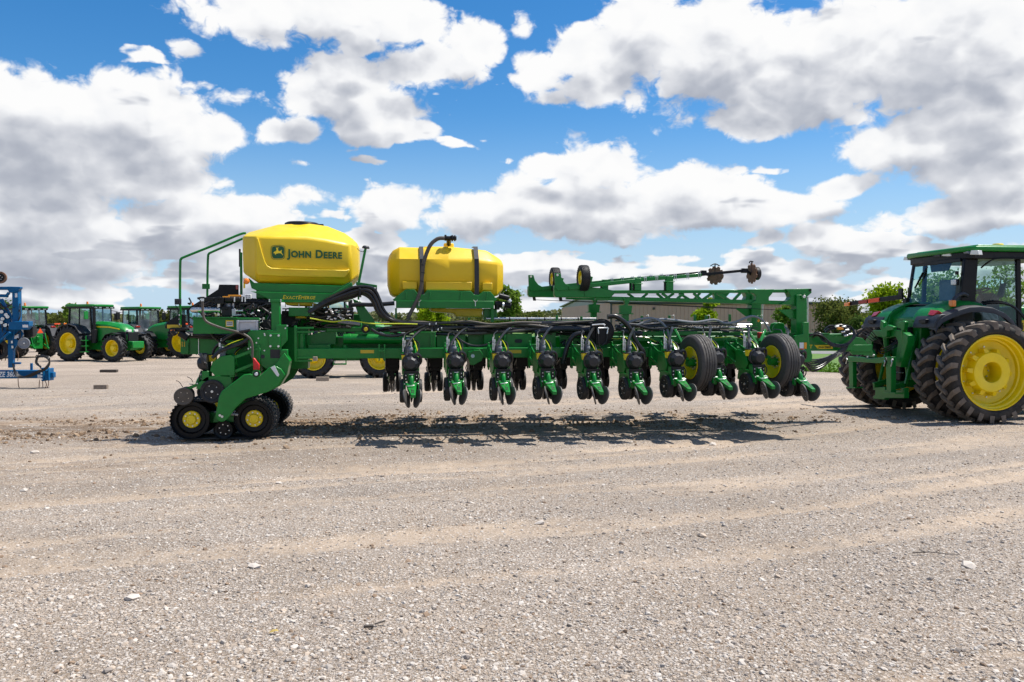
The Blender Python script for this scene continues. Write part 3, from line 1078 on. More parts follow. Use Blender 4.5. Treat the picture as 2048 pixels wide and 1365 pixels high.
# ------------------------------------------------------------------ metal shed
def build_shed():
    Y0 = 96.0
    xl, xr = at(1222, 600, Y0).x, at(1712, 600, Y0).x
    ze = at(1300, 606, Y0).z
    t = thing('metal_shed', 'long low pinkish brown metal shed with ribbed walls behind the planter', 'building', (xl, Y0, 0), world=True)
    wall = paint('ribbed_sheet_metal', (0.60, 0.335, 0.295), 0.6, var=0.05, vscale=0.5)
    trim = paint('dark_trim', (0.05, 0.045, 0.045), 0.5)
    roofm = paint('shed_roof_sheet', (0.30, 0.30, 0.31), 0.5, var=0.06)
    w = MB()
    w.box(xl, xr, Y0 + 0.12, Y0 + 0.4, 0, ze)
    w.box(xl, xl + 0.3, Y0 + 0.4, Y0 + 30, 0, ze)
    w.box(xr - 0.3, xr, Y0 + 0.4, Y0 + 30, 0, ze)
    w.box(xl, xr, Y0 + 30, Y0 + 30.3, 0, ze)
    w.build('wall', wall, t)
    pm = MB()
    pw = 0.50
    for a, b, y in ((0, 0.13, 0.0), (0.13, pw, 0.06)):
        pm.box(a, b - (0.0 if y else 0.002), y, 0.118, 0.0, ze - 0.14)
    me = None
    k = 0
    x = xl
    while x < xr - pw * 0.5:
        if me is None:
            o = pm.build('panel', wall, t)
            me = o.data
        else:
            o = link('panel', me, t)
        o.location = (x, Y0, 0.06)
        x += pw
        k += 1
    f = MB()
    f.box(xl - 0.15, xr + 0.15, Y0 - 0.16, Y0 - 0.02, ze - 0.16, ze + 0.06)
    f.box(xl - 0.10, xl + 0.10, Y0 - 0.14, Y0 - 0.03, 0, ze - 0.17)
    f.build('trim', trim, t)
    r = MB()
    zr = ze + 1.15
    r.prism([(Y0 - 0.3, ze + 0.08), (Y0 + 15, zr), (Y0 + 30.6, ze + 0.08), (Y0 + 30.6, ze + 0.2), (Y0 + 15, zr + 0.12), (Y0 - 0.3, ze + 0.2)], xl - 0.3, xr + 0.3, 'x')
    r.prism([(Y0 + 0.3, ze), (Y0 + 15, zr - 0.02), (Y0 + 29.9, ze)], xl + 0.02, xl + 0.3, 'x')
    r.prism([(Y0 + 0.3, ze), (Y0 + 15, zr - 0.02), (Y0 + 29.9, ze)], xr - 0.3, xr - 0.02, 'x')
    r.build('roof', roofm, t)
    l = MB()
    for px in (1308,):
        p = at(px, 617, Y0 - 0.1)
        l.box(p.x - 0.13, p.x + 0.13, Y0 - 0.12, Y0 - 0.004, p.z - 0.16, p.z + 0.12)
    l.build('wall_lamp', trim, t)


build_shed()

# ------------------------------------------------------------------ shared wheel builders
def tyre_prof(R, r, w, sh=0.12):
    """closed cross-section of a tyre: (radius, axial)"""
    h = w / 2
    d = R - r
    return [(r, -h * 0.72), (r + d * 0.25, -h * 0.97), (r + d * 0.6, -h), (R - d * sh * 1.6, -h * 0.93), (R - d * sh * 0.45, -h * 0.78), (R, -h * 0.45),
            (R, h * 0.45), (R - d * sh * 0.45, h * 0.78), (R - d * sh * 1.6, h * 0.93), (r + d * 0.6, h), (r + d * 0.25, h * 0.97), (r, h * 0.72),
            (r - 0.012, h * 0.6), (r - 0.012, -h * 0.6)]


def frame_of(axis):
    ax = Vector(axis).normalized()
    t = ax.orthogonal().normalized()
    return ax, t, ax.cross(t)


def lug_tyre(m, o, axis, R, r, w, nl=22, lugw=0.045, lugh=0.05, n=48, mats=(0, 1)):
    """ag tyre: carcass plus two rows of angled bar lugs; material mats[0] carcass, mats[1] lug faces"""
    ax, t, b = frame_of(axis)
    o = Vector(o)
    m.mat(mats[0]).lathe(tyre_prof(R - lugh, r, w), o, ax, n, closed=True)
    m.mat(mats[1])
    h = w / 2

    def P(a, rad, x):
        return o + ax * x + (t * math.cos(a) + b * math.sin(a)) * rad
    for side in (-1, 1):
        for k in range(nl):
            a0 = 2 * math.pi * (k + (0.5 if side > 0 else 0)) / nl
            ring = []
            da = 0.85 * math.pi / nl * 1.55
            for u, x, dr in ((0.0, -0.06, 0.0), (0.35, 0.30, 0.0), (0.75, 0.72, -0.004), (1.0, 1.0, -0.030), (1.05, 1.04, -0.085)):
                a = a0 + da * u
                xx = side * h * x
                lo = R - lugh - 0.012 + (dr if u > 0.7 else 0) - (0.02 if u > 0.9 else 0)
                hi = R + dr
                wa = lugw / R / 2 * (1.0 + 0.45 * u)
                q = wa * 1.35
                ring.append([P(a - q, lo, xx), P(a + q, lo, xx), P(a + wa, hi, xx), P(a - wa, hi, xx)])
            m.loft(ring)


def bolt_circle(m, o, axis, R, n, r=0.012, h=0.015, a0=0.0, k=6):
    ax, t, b = frame_of(axis)
    for i in range(n):
        a = 2 * math.pi * i / n + a0
        p = Vector(o) + (t * math.cos(a) + b * math.sin(a)) * R
        m.cyl(p, p + ax * h, r, n=k)


def tooth_disc(m, o, axis, R, n, w=0.012, notch=0.72, bite=0.5):
    """flat disc with teeth round its rim"""
    ax, t, b = frame_of(axis)
    o = Vector(o)
    pr = []
    for k in range(n):
        for f, rr in ((0.0, R), (bite * 0.55, R * 0.985), (bite * 0.75, R * notch), (0.92, R * notch)):
            a = 2 * math.pi * (k + f) / n
            pr.append(o + (t * math.cos(a) + b * math.sin(a)) * rr)
    c0, c1 = o - ax * w / 2, o + ax * w / 2
    N = len(pr)
    vs = [p - ax * w / 2 for p in pr] + [p + ax * w / 2 for p in pr] + [c0, c1]
    fs = []
    for i in range(N):
        j = (i + 1) % N
        fs += [(i, j, N + j, N + i), (2 * N, j, i), (2 * N + 1, N + i, N + j)]
    m.add(vs, fs)


def text_mesh(name, body, size, mat, parent, loc, rx=math.pi / 2, rz=0.0, ry=0.0, bold=0.0, wide=1.0, caps=None, extrude=0.0015, shear=0.0, align='LEFT', space=1.0):
    """lettering turned into a mesh; caps = scale of the small capitals"""
    cu = bpy.data.curves.new(name, 'FONT')
    cu.body = body
    cu.size = size
    cu.offset = bold
    cu.extrude = extrude
    cu.shear = shear
    cu.space_character = space
    cu.align_x = align
    if caps:
        cu.small_caps_scale = caps
        for i, ch in enumerate(body):
            cu.body_format[i].use_small_caps = True
    tmp = bpy.data.objects.new('tmp_text', cu)
    COL.objects.link(tmp)
    dg = bpy.context.evaluated_depsgraph_get()
    me = bpy.data.meshes.new_from_object(tmp.evaluated_get(dg))
    bpy.data.objects.remove(tmp)
    me.name = name
    me.materials.clear()
    me.materials.append(mat)
    for v in me.vertices: v.co.x *= wide
    o = link(name, me, parent)
    o.rotation_mode = 'XYZ'
    o.rotation_euler = (rx, ry, rz)
    o.location = loc
    return o


# ------------------------------------------------------------------ row unit (local: rear of the unit = -Y, z = 0 at the gauge wheel axle)
def make_row_unit(parent, rear=False):
    u = MB()
    for s in (-1, 1):
        # side plates of the frame
        u.prism([(-0.43, 0.27), (-0.43, 0.59), (-0.50, 0.63), (-0.66, 0.60), (-0.80, 0.50), (-0.84, 0.36), (-0.76, 0.27)], s * 0.128, s * 0.142, 'x')
        u.prism([(-0.46, 0.08), (-0.50, 0.25), (-0.72, 0.27), (-0.90, 0.25), (-1.02, 0.16), (-1.08, 0.05), (-1.00, 0.03), (-0.93, 0.10), (-0.80, 0.13), (-0.62, 0.03)], s * 0.112, s * 0.127, 'x')
        for za, zb in ((0.60, 0.56), (0.36, 0.32)):
            u.bar((s * 0.105, -0.05, za + 0.13), (s * 0.105, -0.48, zb), 0.022, 0.055)
        u.bar((s * 0.105, -0.03, 0.30), (s * 0.105, -0.03, 0.80), 0.025, 0.06, up=(0, 1, 0))
    u.box(-0.13, 0.13, -0.030, 0.0, 0.34, 0.74)
    u.box(-0.127, 0.127, -0.98, -0.86, 0.17, 0.35)
    u.box(-0.127, 0.127, -0.52, -0.44, 0.24, 0.58)
    u.prism([(-0.50, 0.05), (-0.50, 0.24), (-0.90, 0.18), (-0.86, 0.0), (-0.70, -0.03)], -0.05, 0.05, 'x')
    body = u.build('row_unit', M['green'], parent, bevel=0.006, seg=1)
    # gauge wheels
    g = MB()
    for s in (-1, 1):
        g = MB()
        g.mat(0).lathe([(0.0, -0.030), (0.055, -0.034), (0.085, -0.022), (0.135, -0.030), (0.150, -0.045), (0.185, -0.050), (0.200, -0.040), (0.205, -0.015), (0.205, 0.030), (0.198, 0.048), (0.16, 0.05), (0.14, 0.02), (0.0, 0.02)],
                       (0, 0, 0), (-s, 0, 0), 28)
        g.mat(1).cyl((s * 0.022, 0, 0), (s * 0.048, 0, 0), 0.022, n=8)
        bolt_circle(g, (s * 0.026, 0, 0), (s, 0, 0), 0.105, 5, 0.008, 0.010)
        g.build('gauge_wheel', [M['tyre_dark'], M['zinc']], body, loc=(s * 0.138, -0.80, 0.0))
    # closing wheels in a V
    for s in (-1, 1):
        c = MB()
        ax = Vector((s * 0.93, 0.26, -0.25)).normalized()
        c.mat(0).lathe([(0.0, -0.012), (0.05, -0.016), (0.12, -0.008), (0.142, -0.014), (0.157, -0.010), (0.160, 0.0), (0.157, 0.010), (0.142, 0.014), (0.12, 0.004), (0.05, 0.014), (0.0, 0.02)], (0, 0, 0), ax, 28)
        bolt_circle(c.mat(1), ax * 0.004, ax, 0.085, 5, 0.007, 0.010)
        c.build('closing_wheel', [M['disc'], M['zinc']], body, loc=(s * 0.088, -1.29, -0.085))
    k = MB()
    k.mat(0)
    k.tube([(0, -0.88, 0.27), (0, -1.00, 0.25), (0, -1.06, 0.17), (0, -1.08, 0.08)], 0.040, 8, 4)
    k.prism([(-0.085, -1.04), (0.085, -1.04), (0.075, -1.18), (0.050, -1.42), (-0.020, -1.42), (-0.070, -1.18)], 0.0, 0.055, 'z')
    for i in range(len(k.v) - 12, len(k.v)):
        x, y, z = k.v[i]
        k.v[i] = (x, y, z + 0.10 + (y + 1.04) * 0.44)
    k.cyl((-0.105, -1.055, 0.135), (0.105, -1.055, 0.135), 0.024, n=10)
    k.mat(1)
    for s in (-1, 1): k.cyl((s * 0.105, -1.055, 0.135), (s * 0.122, -1.055, 0.135), 0.015, n=8)
    k.bar((-0.075, -1.17, 0.108), (0.045, -1.20, 0.125), 0.02, 0.016)
    k.box(-0.035, 0.035, -1.02, -0.96, 0.285, 0.300)
    k.build('closing_bracket', [M['green_bright'], M['zinc']], body, bevel=0.004, seg=1)
    # black adjustment marks printed on the bracket
    d = MB()
    for (x0, x1, y0, y1) in ((-0.012, 0.004, -1.36, -1.24), (-0.012, 0.038, -1.300, -1.285), (0.020, 0.030, -1.37, -1.255), (-0.03, 0.030, -1.362, -1.350)):
        q = [(x0, y0), (x1, y0), (x1, y1), (x0, y1)]
        d.add([(x, y, 0.055 + 0.10 + (y + 1.04) * 0.44 + 0.002) for x, y in q], [(0, 1, 2, 3)])
    d.build('adjustment_mark', M['decal_black'], body)
    # meter cover: faceted black dome facing rearwards
    dm = MB()
    dm.mat(0).lathe([(0.0, -0.03), (0.150, -0.03), (0.158, 0.01), (0.150, 0.035), (0.136, 0.04)], (0, -0.92, 0.485), (-0.08, -1, -0.10), 28)
    dm.lathe([(0.136, 0.04), (0.132, 0.065), (0.082, 0.145), (0.0, 0.150)], (0, -0.92, 0.485), (-0.08, -1, -0.10), 9, a0=0.3)
    dm.box(-0.045, 0.035, -1.0, -0.92, 0.60, 0.655)
    dm.build('meter_cover', M['charcoal_dome'], body, bevel=0.004, seg=1, ang=22)
    # yellow mini hopper with black rim
    h = MB()
    h.mat(0).prism([(-0.145, 0.50), (-0.060, 0.50), (-0.048, 0.615), (-0.160, 0.615)], -0.90, -0.78, 'y')
    h.mat(1).box(-0.172, -0.038, -0.91, -0.77, 0.615, 0.632)
    h.build('mini_hopper', [M['yellow'], M['black']], body, bevel=0.004, seg=1)
    # grey down-force canister and bright hydraulic fittings
    a = MB()
    a.mat(0).sph((-0.02, -0.66, 0.70), 0.066, 12, 8)
    a.cyl((-0.02, -0.66, 0.60), (-0.02, -0.66, 0.66), 0.05, n=12)
    a.mat(1)
    for x, z0, z1 in ((-0.125, 0.66, 0.90), (-0.095, 0.66, 0.86), (-0.045, 0.76, 0.82), (0.01, 0.76, 0.83)):
        a.cyl((x, -0.70, z0), (x, -0.70, z1), 0.012, n=8)
        for q in range(3):
            zz = z0 + (z1 - z0) * (q + 0.5) / 3
            a.cyl((x, -0.70, zz - 0.012), (x, -0.70, zz + 0.012), 0.018, n=6)
    a.build('downforce_valve', [M['grey_plastic'], M['zinc']], body, ang=50)
    # hoses
    t = MB()
    t.mat(0).tube([(-0.10, -0.84, 0.63), (-0.08, -0.80, 0.74), (0.02, -0.62, 0.88), (0.16, -0.40, 1.00), (0.28, -0.15, 1.05)], 0.024, 8, 5)
    t.tube([(0.04, -1.0, 0.60), (0.09, -1.0, 0.635), (0.15, -0.97, 0.60), (0.165, -0.95, 0.52), (0.15, -0.90, 0.47)], 0.026, 8, 5)
    t.tube([(0.10, -0.8, 0.58), (0.14, -0.7, 0.70), (0.15, -0.45, 0.80), (0.06, -0.10, 0.86)], 0.013, 6, 4)
    t.tube([(-0.11, -0.70, 0.88), (-0.09, -0.6, 0.95), (0.0, -0.4, 1.0), (0.05, -0.1, 1.0)], 0.011, 6, 4)
    t.mat(1).tube([(0.05, -0.30, 0.90), (0.09, -0.55, 0.80), (0.12, -0.72, 0.66), (0.12, -0.78, 0.58)], 0.008, 5, 4)
    t.build('seed_hose', [M['black_soft'], M['wire_yellow']], body)
    # row cleaner in front
    r = MB()
    for s in (-1, 1):
        r.mat(0)
        tooth_disc(r, (s * 0.075, 0.16, -0.06), (s * 0.9, 0.38, -0.1), 0.165, 12, 0.012, 0.80)
        r.mat(1).cyl((s * 0.06, 0.15, -0.06), (s * 0.10, 0.17, -0.066), 0.045, n=10)
    for s in (-1, 1):
        r.mat(0).lathe([(0, 0.016), (0.06, 0.02), (0.12, 0.008), (0.17, 0.014), (0.192, 0.010), (0.198, 0.0), (0.192, -0.010), (0.17, -0.014), (0, -0.012)], (s * 0.155, 0.02, 0.02), (s, 0.10, -0.05), 26)
    r.mat(1)
    r.bar((0, 0.03, 0.30), (0, 0.15, -0.02), 0.05, 0.05, up=(0, 1, 0))
    r.bar((-0.07, 0.155, -0.05), (0.07, 0.155, -0.05), 0.035, 0.035)
    r.build('row_cleaner', [M['disc'], M['black_metal']], body, ang=50)
    w = MB()
    w.mat(0).box(-0.125, 0.125, -0.995, -0.978, 0.305, 0.352)
    w.box(-0.118, -0.06, -0.990, -0.981, 0.19, 0.30)
    w.box(0.06, 0.118, -0.990, -0.981, 0.19, 0.30)
    w.tube([(-0.10, -0.99, 0.33), (-0.13, -1.02, 0.25), (-0.11, -1.03, 0.17), (-0.04, -1.04, 0.12)], 0.010, 6, 4)
    w.tube([(0.10, -0.99, 0.36), (0.14, -1.01, 0.28), (0.12, -1.02, 0.20), (0.05, -1.0, 0.14)], 0.010, 6, 4)
    w.mat(1)
    for s in (-1, 1):
        for z in (0.215, 0.275): w.cyl((s * 0.09, -0.985, z), (s * 0.09, -1.0, z), 0.011, n=6)
    w.build('housing_trim', [M['black'], M['zinc']], body, bevel=0.002, seg=1)
    # opener discs and depth arm between the gauge wheels
    q = MB()
    for s in (-1, 1):
        q.mat(0).lathe([(0, -0.003), (0.19, -0.002), (0.192, 0), (0.19, 0.002), (0, 0.003)], (s * 0.022, -0.70, -0.02), (s, 0.09, -0.05), 26)
    q.mat(1).bar((-0.03, -0.80, 0.0), (-0.03, -0.62, 0.2), 0.03, 0.05)
    q.build('opener_disc', [M['disc'], M['green_dark']], body)
    return body


M['charcoal_dome'] = paint('black_moulded_cover', (0.016, 0.018, 0.023), 0.42, dust=0.06, spec=0.45)
M['wire_yellow'] = paint('yellow_wire_sleeve', (0.55, 0.60, 0.02), 0.5)


def copy_unit(src, parent, loc, rotz, label=None):
    """copy a row unit and everything on it; the source carries no offset of its own"""
    c = src.copy()
    COL.objects.link(c)
    c.parent = parent
    c.matrix_parent_inverse = Matrix.Translation(-Vector(parent['org']))
    c.location = loc
    c.rotation_euler = (0, 0, rotz)
    if label: c['label'] = label
    for ch in src.children:
        d = ch.copy()
        COL.objects.link(d)
        d.parent = c
    return c

# ------------------------------------------------------------------ the planter (thing; parts in world coordinates)
PL = thing('planter', 'large green front folding planter with two yellow tanks, wings folded along its tongue', 'planter', (1.5, 16.3, 0), world=True)
rp = random.Random(44)


def part(name, mat, fn, bevel=0.008, parent=None, seg=2, ang=34, label=None, kind=None):
    m = MB()
    fn(m)
    o = m.build(name, mat, parent or PL, bevel=bevel, seg=seg, ang=ang)
    if label: o['label'] = label
    if kind: o['kind'] = kind
    return o


def pxbox(m, x0, y0, x1, y1, Y, d):
    a, b = at(x0, (y0 + y1) / 2, Y), at(x1, (y0 + y1) / 2, Y)
    zc = (x0 + x1) / 2
    m.box(a.x, b.x, Y, Y + d, at(zc, y1, Y).z, at(zc, y0, Y).z)


def pxpoly(m, pts, Y, d):
    m.prism([(at(x, y, Y).x, at(x, y, Y).z) for x, y in pts], Y, Y + d, 'y')


def pxpath(pts, Y):
    return [at(p[0], p[1], p[2] if len(p) > 2 else Y) for p in pts]


def boxpart(name, mat, x0, y0, x1, y1, Y, d, bevel=0.008, **k):
    return part(name, M[mat], lambda m: pxbox(m, x0, y0, x1, y1, Y, d), bevel, **k)


def polypart(name, mat, pts, Y, d, bevel=0.008, **k):
    return part(name, M[mat], lambda m: pxpoly(m, pts, Y, d), bevel, **k)


def hosepart(name, mat, pts, r, Y=15.3, n=8, sub=6, **k):
    return part(name, M[mat], lambda m: m.tube(pxpath(pts, Y), r, n, sub), 0, **k)


BOLTS = MB()


def bolt(px, py, Y, r=0.012, d=0.014):
    p = at(px, py, Y)
    BOLTS.cyl(p, p + Vector((0, -d, 0)), r, n=6)


# ---- main frame
boxpart('wing_toolbar', 'green', 592, 695.5, 1600, 715.5, 15.16, 0.18, 0.012)
boxpart('tongue_tube', 'green', 600, 673, 1706, 701.5, 16.12, 0.30, 0.015)
boxpart('wing_toolbar', 'green_dark', 640, 694, 1520, 713, 17.30, 0.18, 0.012)
part('fold_cylinder', M['green'], lambda m: (m.cyl(at(687, 678, 15.62), at(812, 679, 15.62), 0.092, n=24), m.cyl(at(687, 678, 15.62), at(702, 678, 15.62), 0.097, n=24), m.cyl(at(690, 690, 15.62), at(690, 697, 15.62), 0.05, n=14)), 0.004)
part('cylinder_rod', M['steel'], lambda m: m.cyl(at(812, 679, 15.62), at(862, 679, 15.62), 0.045, n=16), 0)
boxpart('upper_rail', 'green', 653, 654.5, 816, 664, 15.72, 0.10)
boxpart('upper_rail', 'green', 1218, 664, 1560, 672, 15.85, 0.10)
boxpart('upper_rail', 'green_bright', 1285, 663, 1395, 671, 15.55, 0.08)
boxpart('lower_rail', 'green', 1200, 676, 1545, 683, 15.50, 0.08)
boxpart('lower_rail', 'green_dark', 1200, 700, 1540, 712, 15.9, 0.1)
polypart('hinge_plate', 'green_dark', [(613, 672), (650, 663), (672, 663), (672, 690), (613, 690)], 15.8, 0.05)
boxpart('hinge_post', 'green', 588, 652, 593.5, 724, 15.1, 0.05)
boxpart('step_rail', 'green', 594, 654.5, 627, 658, 15.1, 0.04, 0.003)
boxpart('step_rail', 'green', 594, 663, 627, 666, 15.1, 0.04, 0.003)
boxpart('step_rail', 'green', 594, 714.5, 627, 718, 15.1, 0.05, 0.003)
boxpart('step_rail', 'green', 594, 720.5, 624, 724, 15.1, 0.05, 0.003)
boxpart('step_pad', 'wood_pale', 625.5, 714, 634, 722.5, 15.05, 0.15, 0.004)
part('hinge_roller', M['green_dark'], lambda m: m.cyl(at(602, 714, 15.35), at(602, 668, 15.35), 0.075, n=18), 0.004)
for (x0, y0, x1, y1, Y, mt) in ((828, 664, 871, 716, 15.45, 'green_dark'), (873, 664, 931, 699, 15.62, 'green'), (936, 668, 968, 699, 15.75, 'green_dark'), (968, 664, 1008, 699, 15.60, 'green'),
                                (1012, 668, 1064, 698, 15.55, 'green'), (1070, 664, 1112, 698, 15.62, 'green'), (1120, 668, 1172, 698, 15.70, 'green_dark'), (1176, 664, 1214, 712, 15.60, 'green_dark')):
    boxpart('frame_plate', mt, x0, y0, x1, y1, Y, 0.06)
boxpart('frame_rib', 'green_bright', 861, 672, 863, 716, 15.41, 0.05, 0.002)
boxpart('frame_rib', 'green', 1008.5, 664, 1011, 699, 15.4, 0.2, 0.003)
part('slot_dark_patch', M['decal_black'], lambda m: pxpoly(m, [(1031, 679), (1042, 678.5), (1045, 681.5), (1043, 686), (1032, 686.5), (1029, 683)], 15.543, 0.006), 0.002)  # flat black patch painted in for the dark inside a slot
polypart('lock_plate', 'green', [(936, 703), (960, 700), (968, 712), (963, 722), (948, 731), (941, 730), (936, 716)], 15.08, 0.03)
part('round_decal', M['decal_white'], lambda m: m.cyl(at(945.5, 712.5, 15.077), at(945.5, 712.5, 15.074), 0.034, n=20), 0)
part('grab_wire', M['green_bright'], lambda m: m.tube(pxpath([(941, 706), (951, 699), (966, 698)], 15.05), 0.009, 6, 4), 0)
for x0, x1 in ((721, 748), (1017, 1042.5), (1429, 1444)):
    o = boxpart('reflector_strip', 'decal', x0, 700.5, x1, 707, 15.155, 0.004, 0.0)
boxpart('warning_decal', 'decal', 1189, 699, 1205, 709, 15.155, 0.004, 0)
boxpart('warning_decal_panel', 'decal_white', 1190.5, 701, 1196, 707.5, 15.151, 0.003, 0)
for xa in (757, 768):
    boxpart('u_bracket', 'green_bright', xa, 689, xa + 2.4, 722, 15.08, 0.03, 0.002)
boxpart('u_bracket', 'green_bright', 757, 701, 770, 704, 15.075, 0.02, 0.002)
# drums, gauge wheel on a rail
part('sensor_wheel', [M['black'], M['yellow']], lambda m: (m.mat(0).cyl(at(731, 658.5, 15.62), at(731, 658.5, 15.50), 0.078, n=20), m.mat(1).cyl(at(731.5, 659, 15.50), at(731.5, 659, 15.48), 0.036, n=14)), 0.004)

for k, (x0, x1) in enumerate(((640, 800), (815, 925), (940, 1075), (1085, 1195), (1215, 1330), (1345, 1450), (1465, 1560))):  # hidden plates added to make the planter's ground shadow more solid
    xa, xb = at(x0, 690, 16.3).x, at(x1, 690, 16.3).x
    part('shadow_plate', M['green_dark'], lambda m: m.box(xa, xb, 15.42 + 0.04 * (k % 2), 17.1 - 0.05 * (k % 3), 1.50, 1.53), 0.004)

# ---- rear transverse toolbar and uprights beside the tracks
part('rear_toolbar', M['green'], lambda m: m.box(at(520, 700, 15).x, at(545, 700, 15).x, 14.95, 17.9, 1.30, 1.50), 0.012)
PLATE = [(494, 668), (500, 661), (552, 661), (552, 650), (574, 650), (575, 681), (563, 695), (563, 699), (576, 699), (577, 722), (566, 735), (560, 741), (541, 744), (524, 733), (507, 722), (497, 706)]
polypart('upright_plate', 'green', PLATE, 14.90, 0.04)
polypart('upright_plate', 'green_dark', PLATE, 15.75, 0.04)
polypart('upright_plate', 'green_dark', PLATE, 17.4, 0.04)
boxpart('square_dark_patch', 'decal_black', 540.5, 699.5, 559.5, 717, 14.893, 0.004, 0)  # flat black patch on the plate for the shade inside a hole
part('round_dark_patch', M['decal_black'], lambda m: m.cyl(at(525.5, 713.5, 14.896), at(525.5, 713.5, 14.893), 0.036, n=18), 0)  # black disc laid on the plate as the shade of a round hole
boxpart('bolt_plate', 'green', 537, 667, 560.5, 695, 14.86, 0.035)
boxpart('latch_block', 'green', 562, 700, 575, 724, 14.84, 0.06)
for x, y in ((541.5, 671.5), (557.5, 671.5), (541, 693), (557, 693)): bolt(x, y, 14.86, 0.020, 0.02)
for x, y in ((517, 677), (513, 686), (502, 695), (529, 701.5), (530, 671), (506, 701), (529, 668), (497, 698), (563, 722.5), (575, 652), (571, 657)): bolt(x, y, 14.90, 0.014)
boxpart('tank_post', 'green', 542.5, 604, 559.5, 667, 14.98, 0.16, 0.01)
boxpart('post_flange', 'green', 537, 599, 563, 604.5, 14.94, 0.25, 0.004)
boxpart('tank_post', 'green_dark', 542.5, 606, 559.5, 664, 17.2, 0.16, 0.01)
for x in (539, 562):
    for y in (600, 603): bolt(x, y, 14.94, 0.012)
polypart('rear_panel', 'green', [(361, 663.5), (497, 662), (497, 709), (365, 709), (365, 692), (361, 690)], 15.9, 0.12)
boxpart('panel_edge', 'green_bright', 361, 661.6, 497, 663.3, 15.88, 0.15, 0.002)
boxpart('panel_seam', 'zinc', 396.4, 674, 397.6, 709, 15.885, 0.012, 0)
boxpart('panel_bracket', 'green', 361, 671, 377, 708, 15.86, 0.03, 0.004)
for x in (363.5, 368): boxpart('reflector_strip', 'decal', x, 684, x + 1.8, 694, 15.855, 0.004, 0)
for x in (411, 421, 431): bolt(x, 669.5, 15.9, 0.018)

# ---- walkway brackets, handrails and their lamps
polypart('walkway_bracket', 'black_metal', [(330, 652), (334, 645), (358, 628), (371, 630), (371, 658), (330, 657.5)], 15.45, 0.03)
boxpart('reflector_strip', 'decal', 334, 650, 363.5, 657, 15.444, 0.004, 0)
polypart('walkway_side', 'black_metal', [(438, 569.5), (477, 570), (477, 592), (560, 606), (560, 612), (380, 622), (377, 616), (413, 594), (436, 579)], 15.95, 0.03)
boxpart('tail_lamp', 'redlens', 471.5, 570.5, 476, 579.5, 15.90, 0.04, 0.003)
hosepart('handrail', 'green', [(360.5, 650), (360, 590), (360.5, 528), (362.5, 518.5), (370, 514), (425, 492), (479, 469.5), (492, 467)], 0.0215, 15.45, 10, 5)
hosepart('handrail', 'green', [(414.5, 594), (415, 550), (416, 515), (418, 508), (424, 504.5), (455, 491), (486, 477.5)], 0.0215, 16.6, 10, 5)
boxpart('handrail_clamp', 'green', 404, 568, 419, 578.5, 16.57, 0.04, 0.004)
part('work_lamp', M['charcoal'], lambda m: (pxbox(m, 349, 598, 361, 609.5, 15.35, 0.07), [pxbox(m, 350.2 + 3.5 * i, 600 + 4 * j, 352.8 + 3.5 * i, 603 + 4 * j, 15.342, 0.007) for i in range(3) for j in range(2)]), 0.004)
hosepart('lamp_cable', 'black_soft', [(351, 610), (353, 614), (358, 619), (361, 630), (357, 650), (366, 657)], 0.006, 15.40, 5, 5)
for y in (630.5, 639, 649): bolt(359, y, 15.42, 0.013)
boxpart('beacon_bracket', 'decal_text', 486.5, 557, 490, 577, 15.40, 0.02, 0.002)
part('amber_beacon', M['orange'], lambda m: m.lathe([(0, 0), (0.05, 0), (0.056, 0.02), (0.05, 0.05), (0.03, 0.065), (0, 0.07)], at(492.5, 563, 15.38), (0.35, -1, 0), 14), 0.003)
boxpart('sensor_box', 'white', 489.5, 589, 502, 598, 15.2, 0.07, 0.006)
for x in (492, 497):
    for y in (591.5, 594.5): boxpart('sensor_slot', 'decal_black', x, y, x + 2.6, y + 0.9, 15.195, 0.004, 0)
boxpart('tank_side_rail', 'green_dark', 479.5, 505, 484.5, 590, 16.0, 0.04)
boxpart('tank_side_rail', 'black', 477.5, 498, 481, 534, 16.0, 0.04)

def tangle(m, x0, y0, x1, y1, Y0, Y1, n, r0, r1, seed, run=0.5):
    q = random.Random(seed)
    for i in range(n):
        Y = q.uniform(Y0, Y1)
        ax, ay = q.uniform(x0, x1), q.uniform(y0, y1)
        p = []
        for k in range(4):
            p.append((min(max(ax, x0), x1), min(max(ay, y0), y1)))
            ax += q.uniform(-0.15, run) * (x1 - x0) * 0.6
            ay += q.uniform(-0.3, 0.3) * (y1 - y0)
        m.tube(pxpath(p, Y), q.uniform(r0, r1), 6, 4)


# ---- hydraulic clutter left of the tank
part('filter_canister', M['stainless'], lambda m: (m.cyl(at(386, 620.5, 15.3), at(440, 621, 15.3), 0.048, n=20), m.sph(at(386, 620.5, 15.3), 0.048, 14, 8), m.cyl(at(438, 632, 15.3), at(438, 608, 15.3), 0.028, n=14), m.cyl(at(437.5, 621, 15.3), at(441.5, 621, 15.3), 0.064, n=20)), 0.002)
part('pump_head', M['black'], lambda m: (pxbox(m, 443, 613, 464, 633, 15.25, 0.16), pxbox(m, 449, 616, 455, 620, 15.23, 0.05)), 0.012)
boxpart('valve_block', 'alu', 463.5, 618, 471.5, 632.5, 15.22, 0.12, 0.006)
part('fitting', M['zinc'], lambda m: (m.cyl(at(471, 622, 15.25), at(486, 622, 15.25), 0.017, n=10), m.cyl(at(471, 631, 15.25), at(489, 630, 15.25), 0.014, n=10)), 0)
part('manifold', M['black'], lambda m: (pxbox(m, 409, 595.5, 428, 602, 15.25, 0.10), pxbox(m, 429, 595, 447, 608, 15.22, 0.14), pxbox(m, 433, 594, 441, 599, 15.19, 0.05)), 0.008)
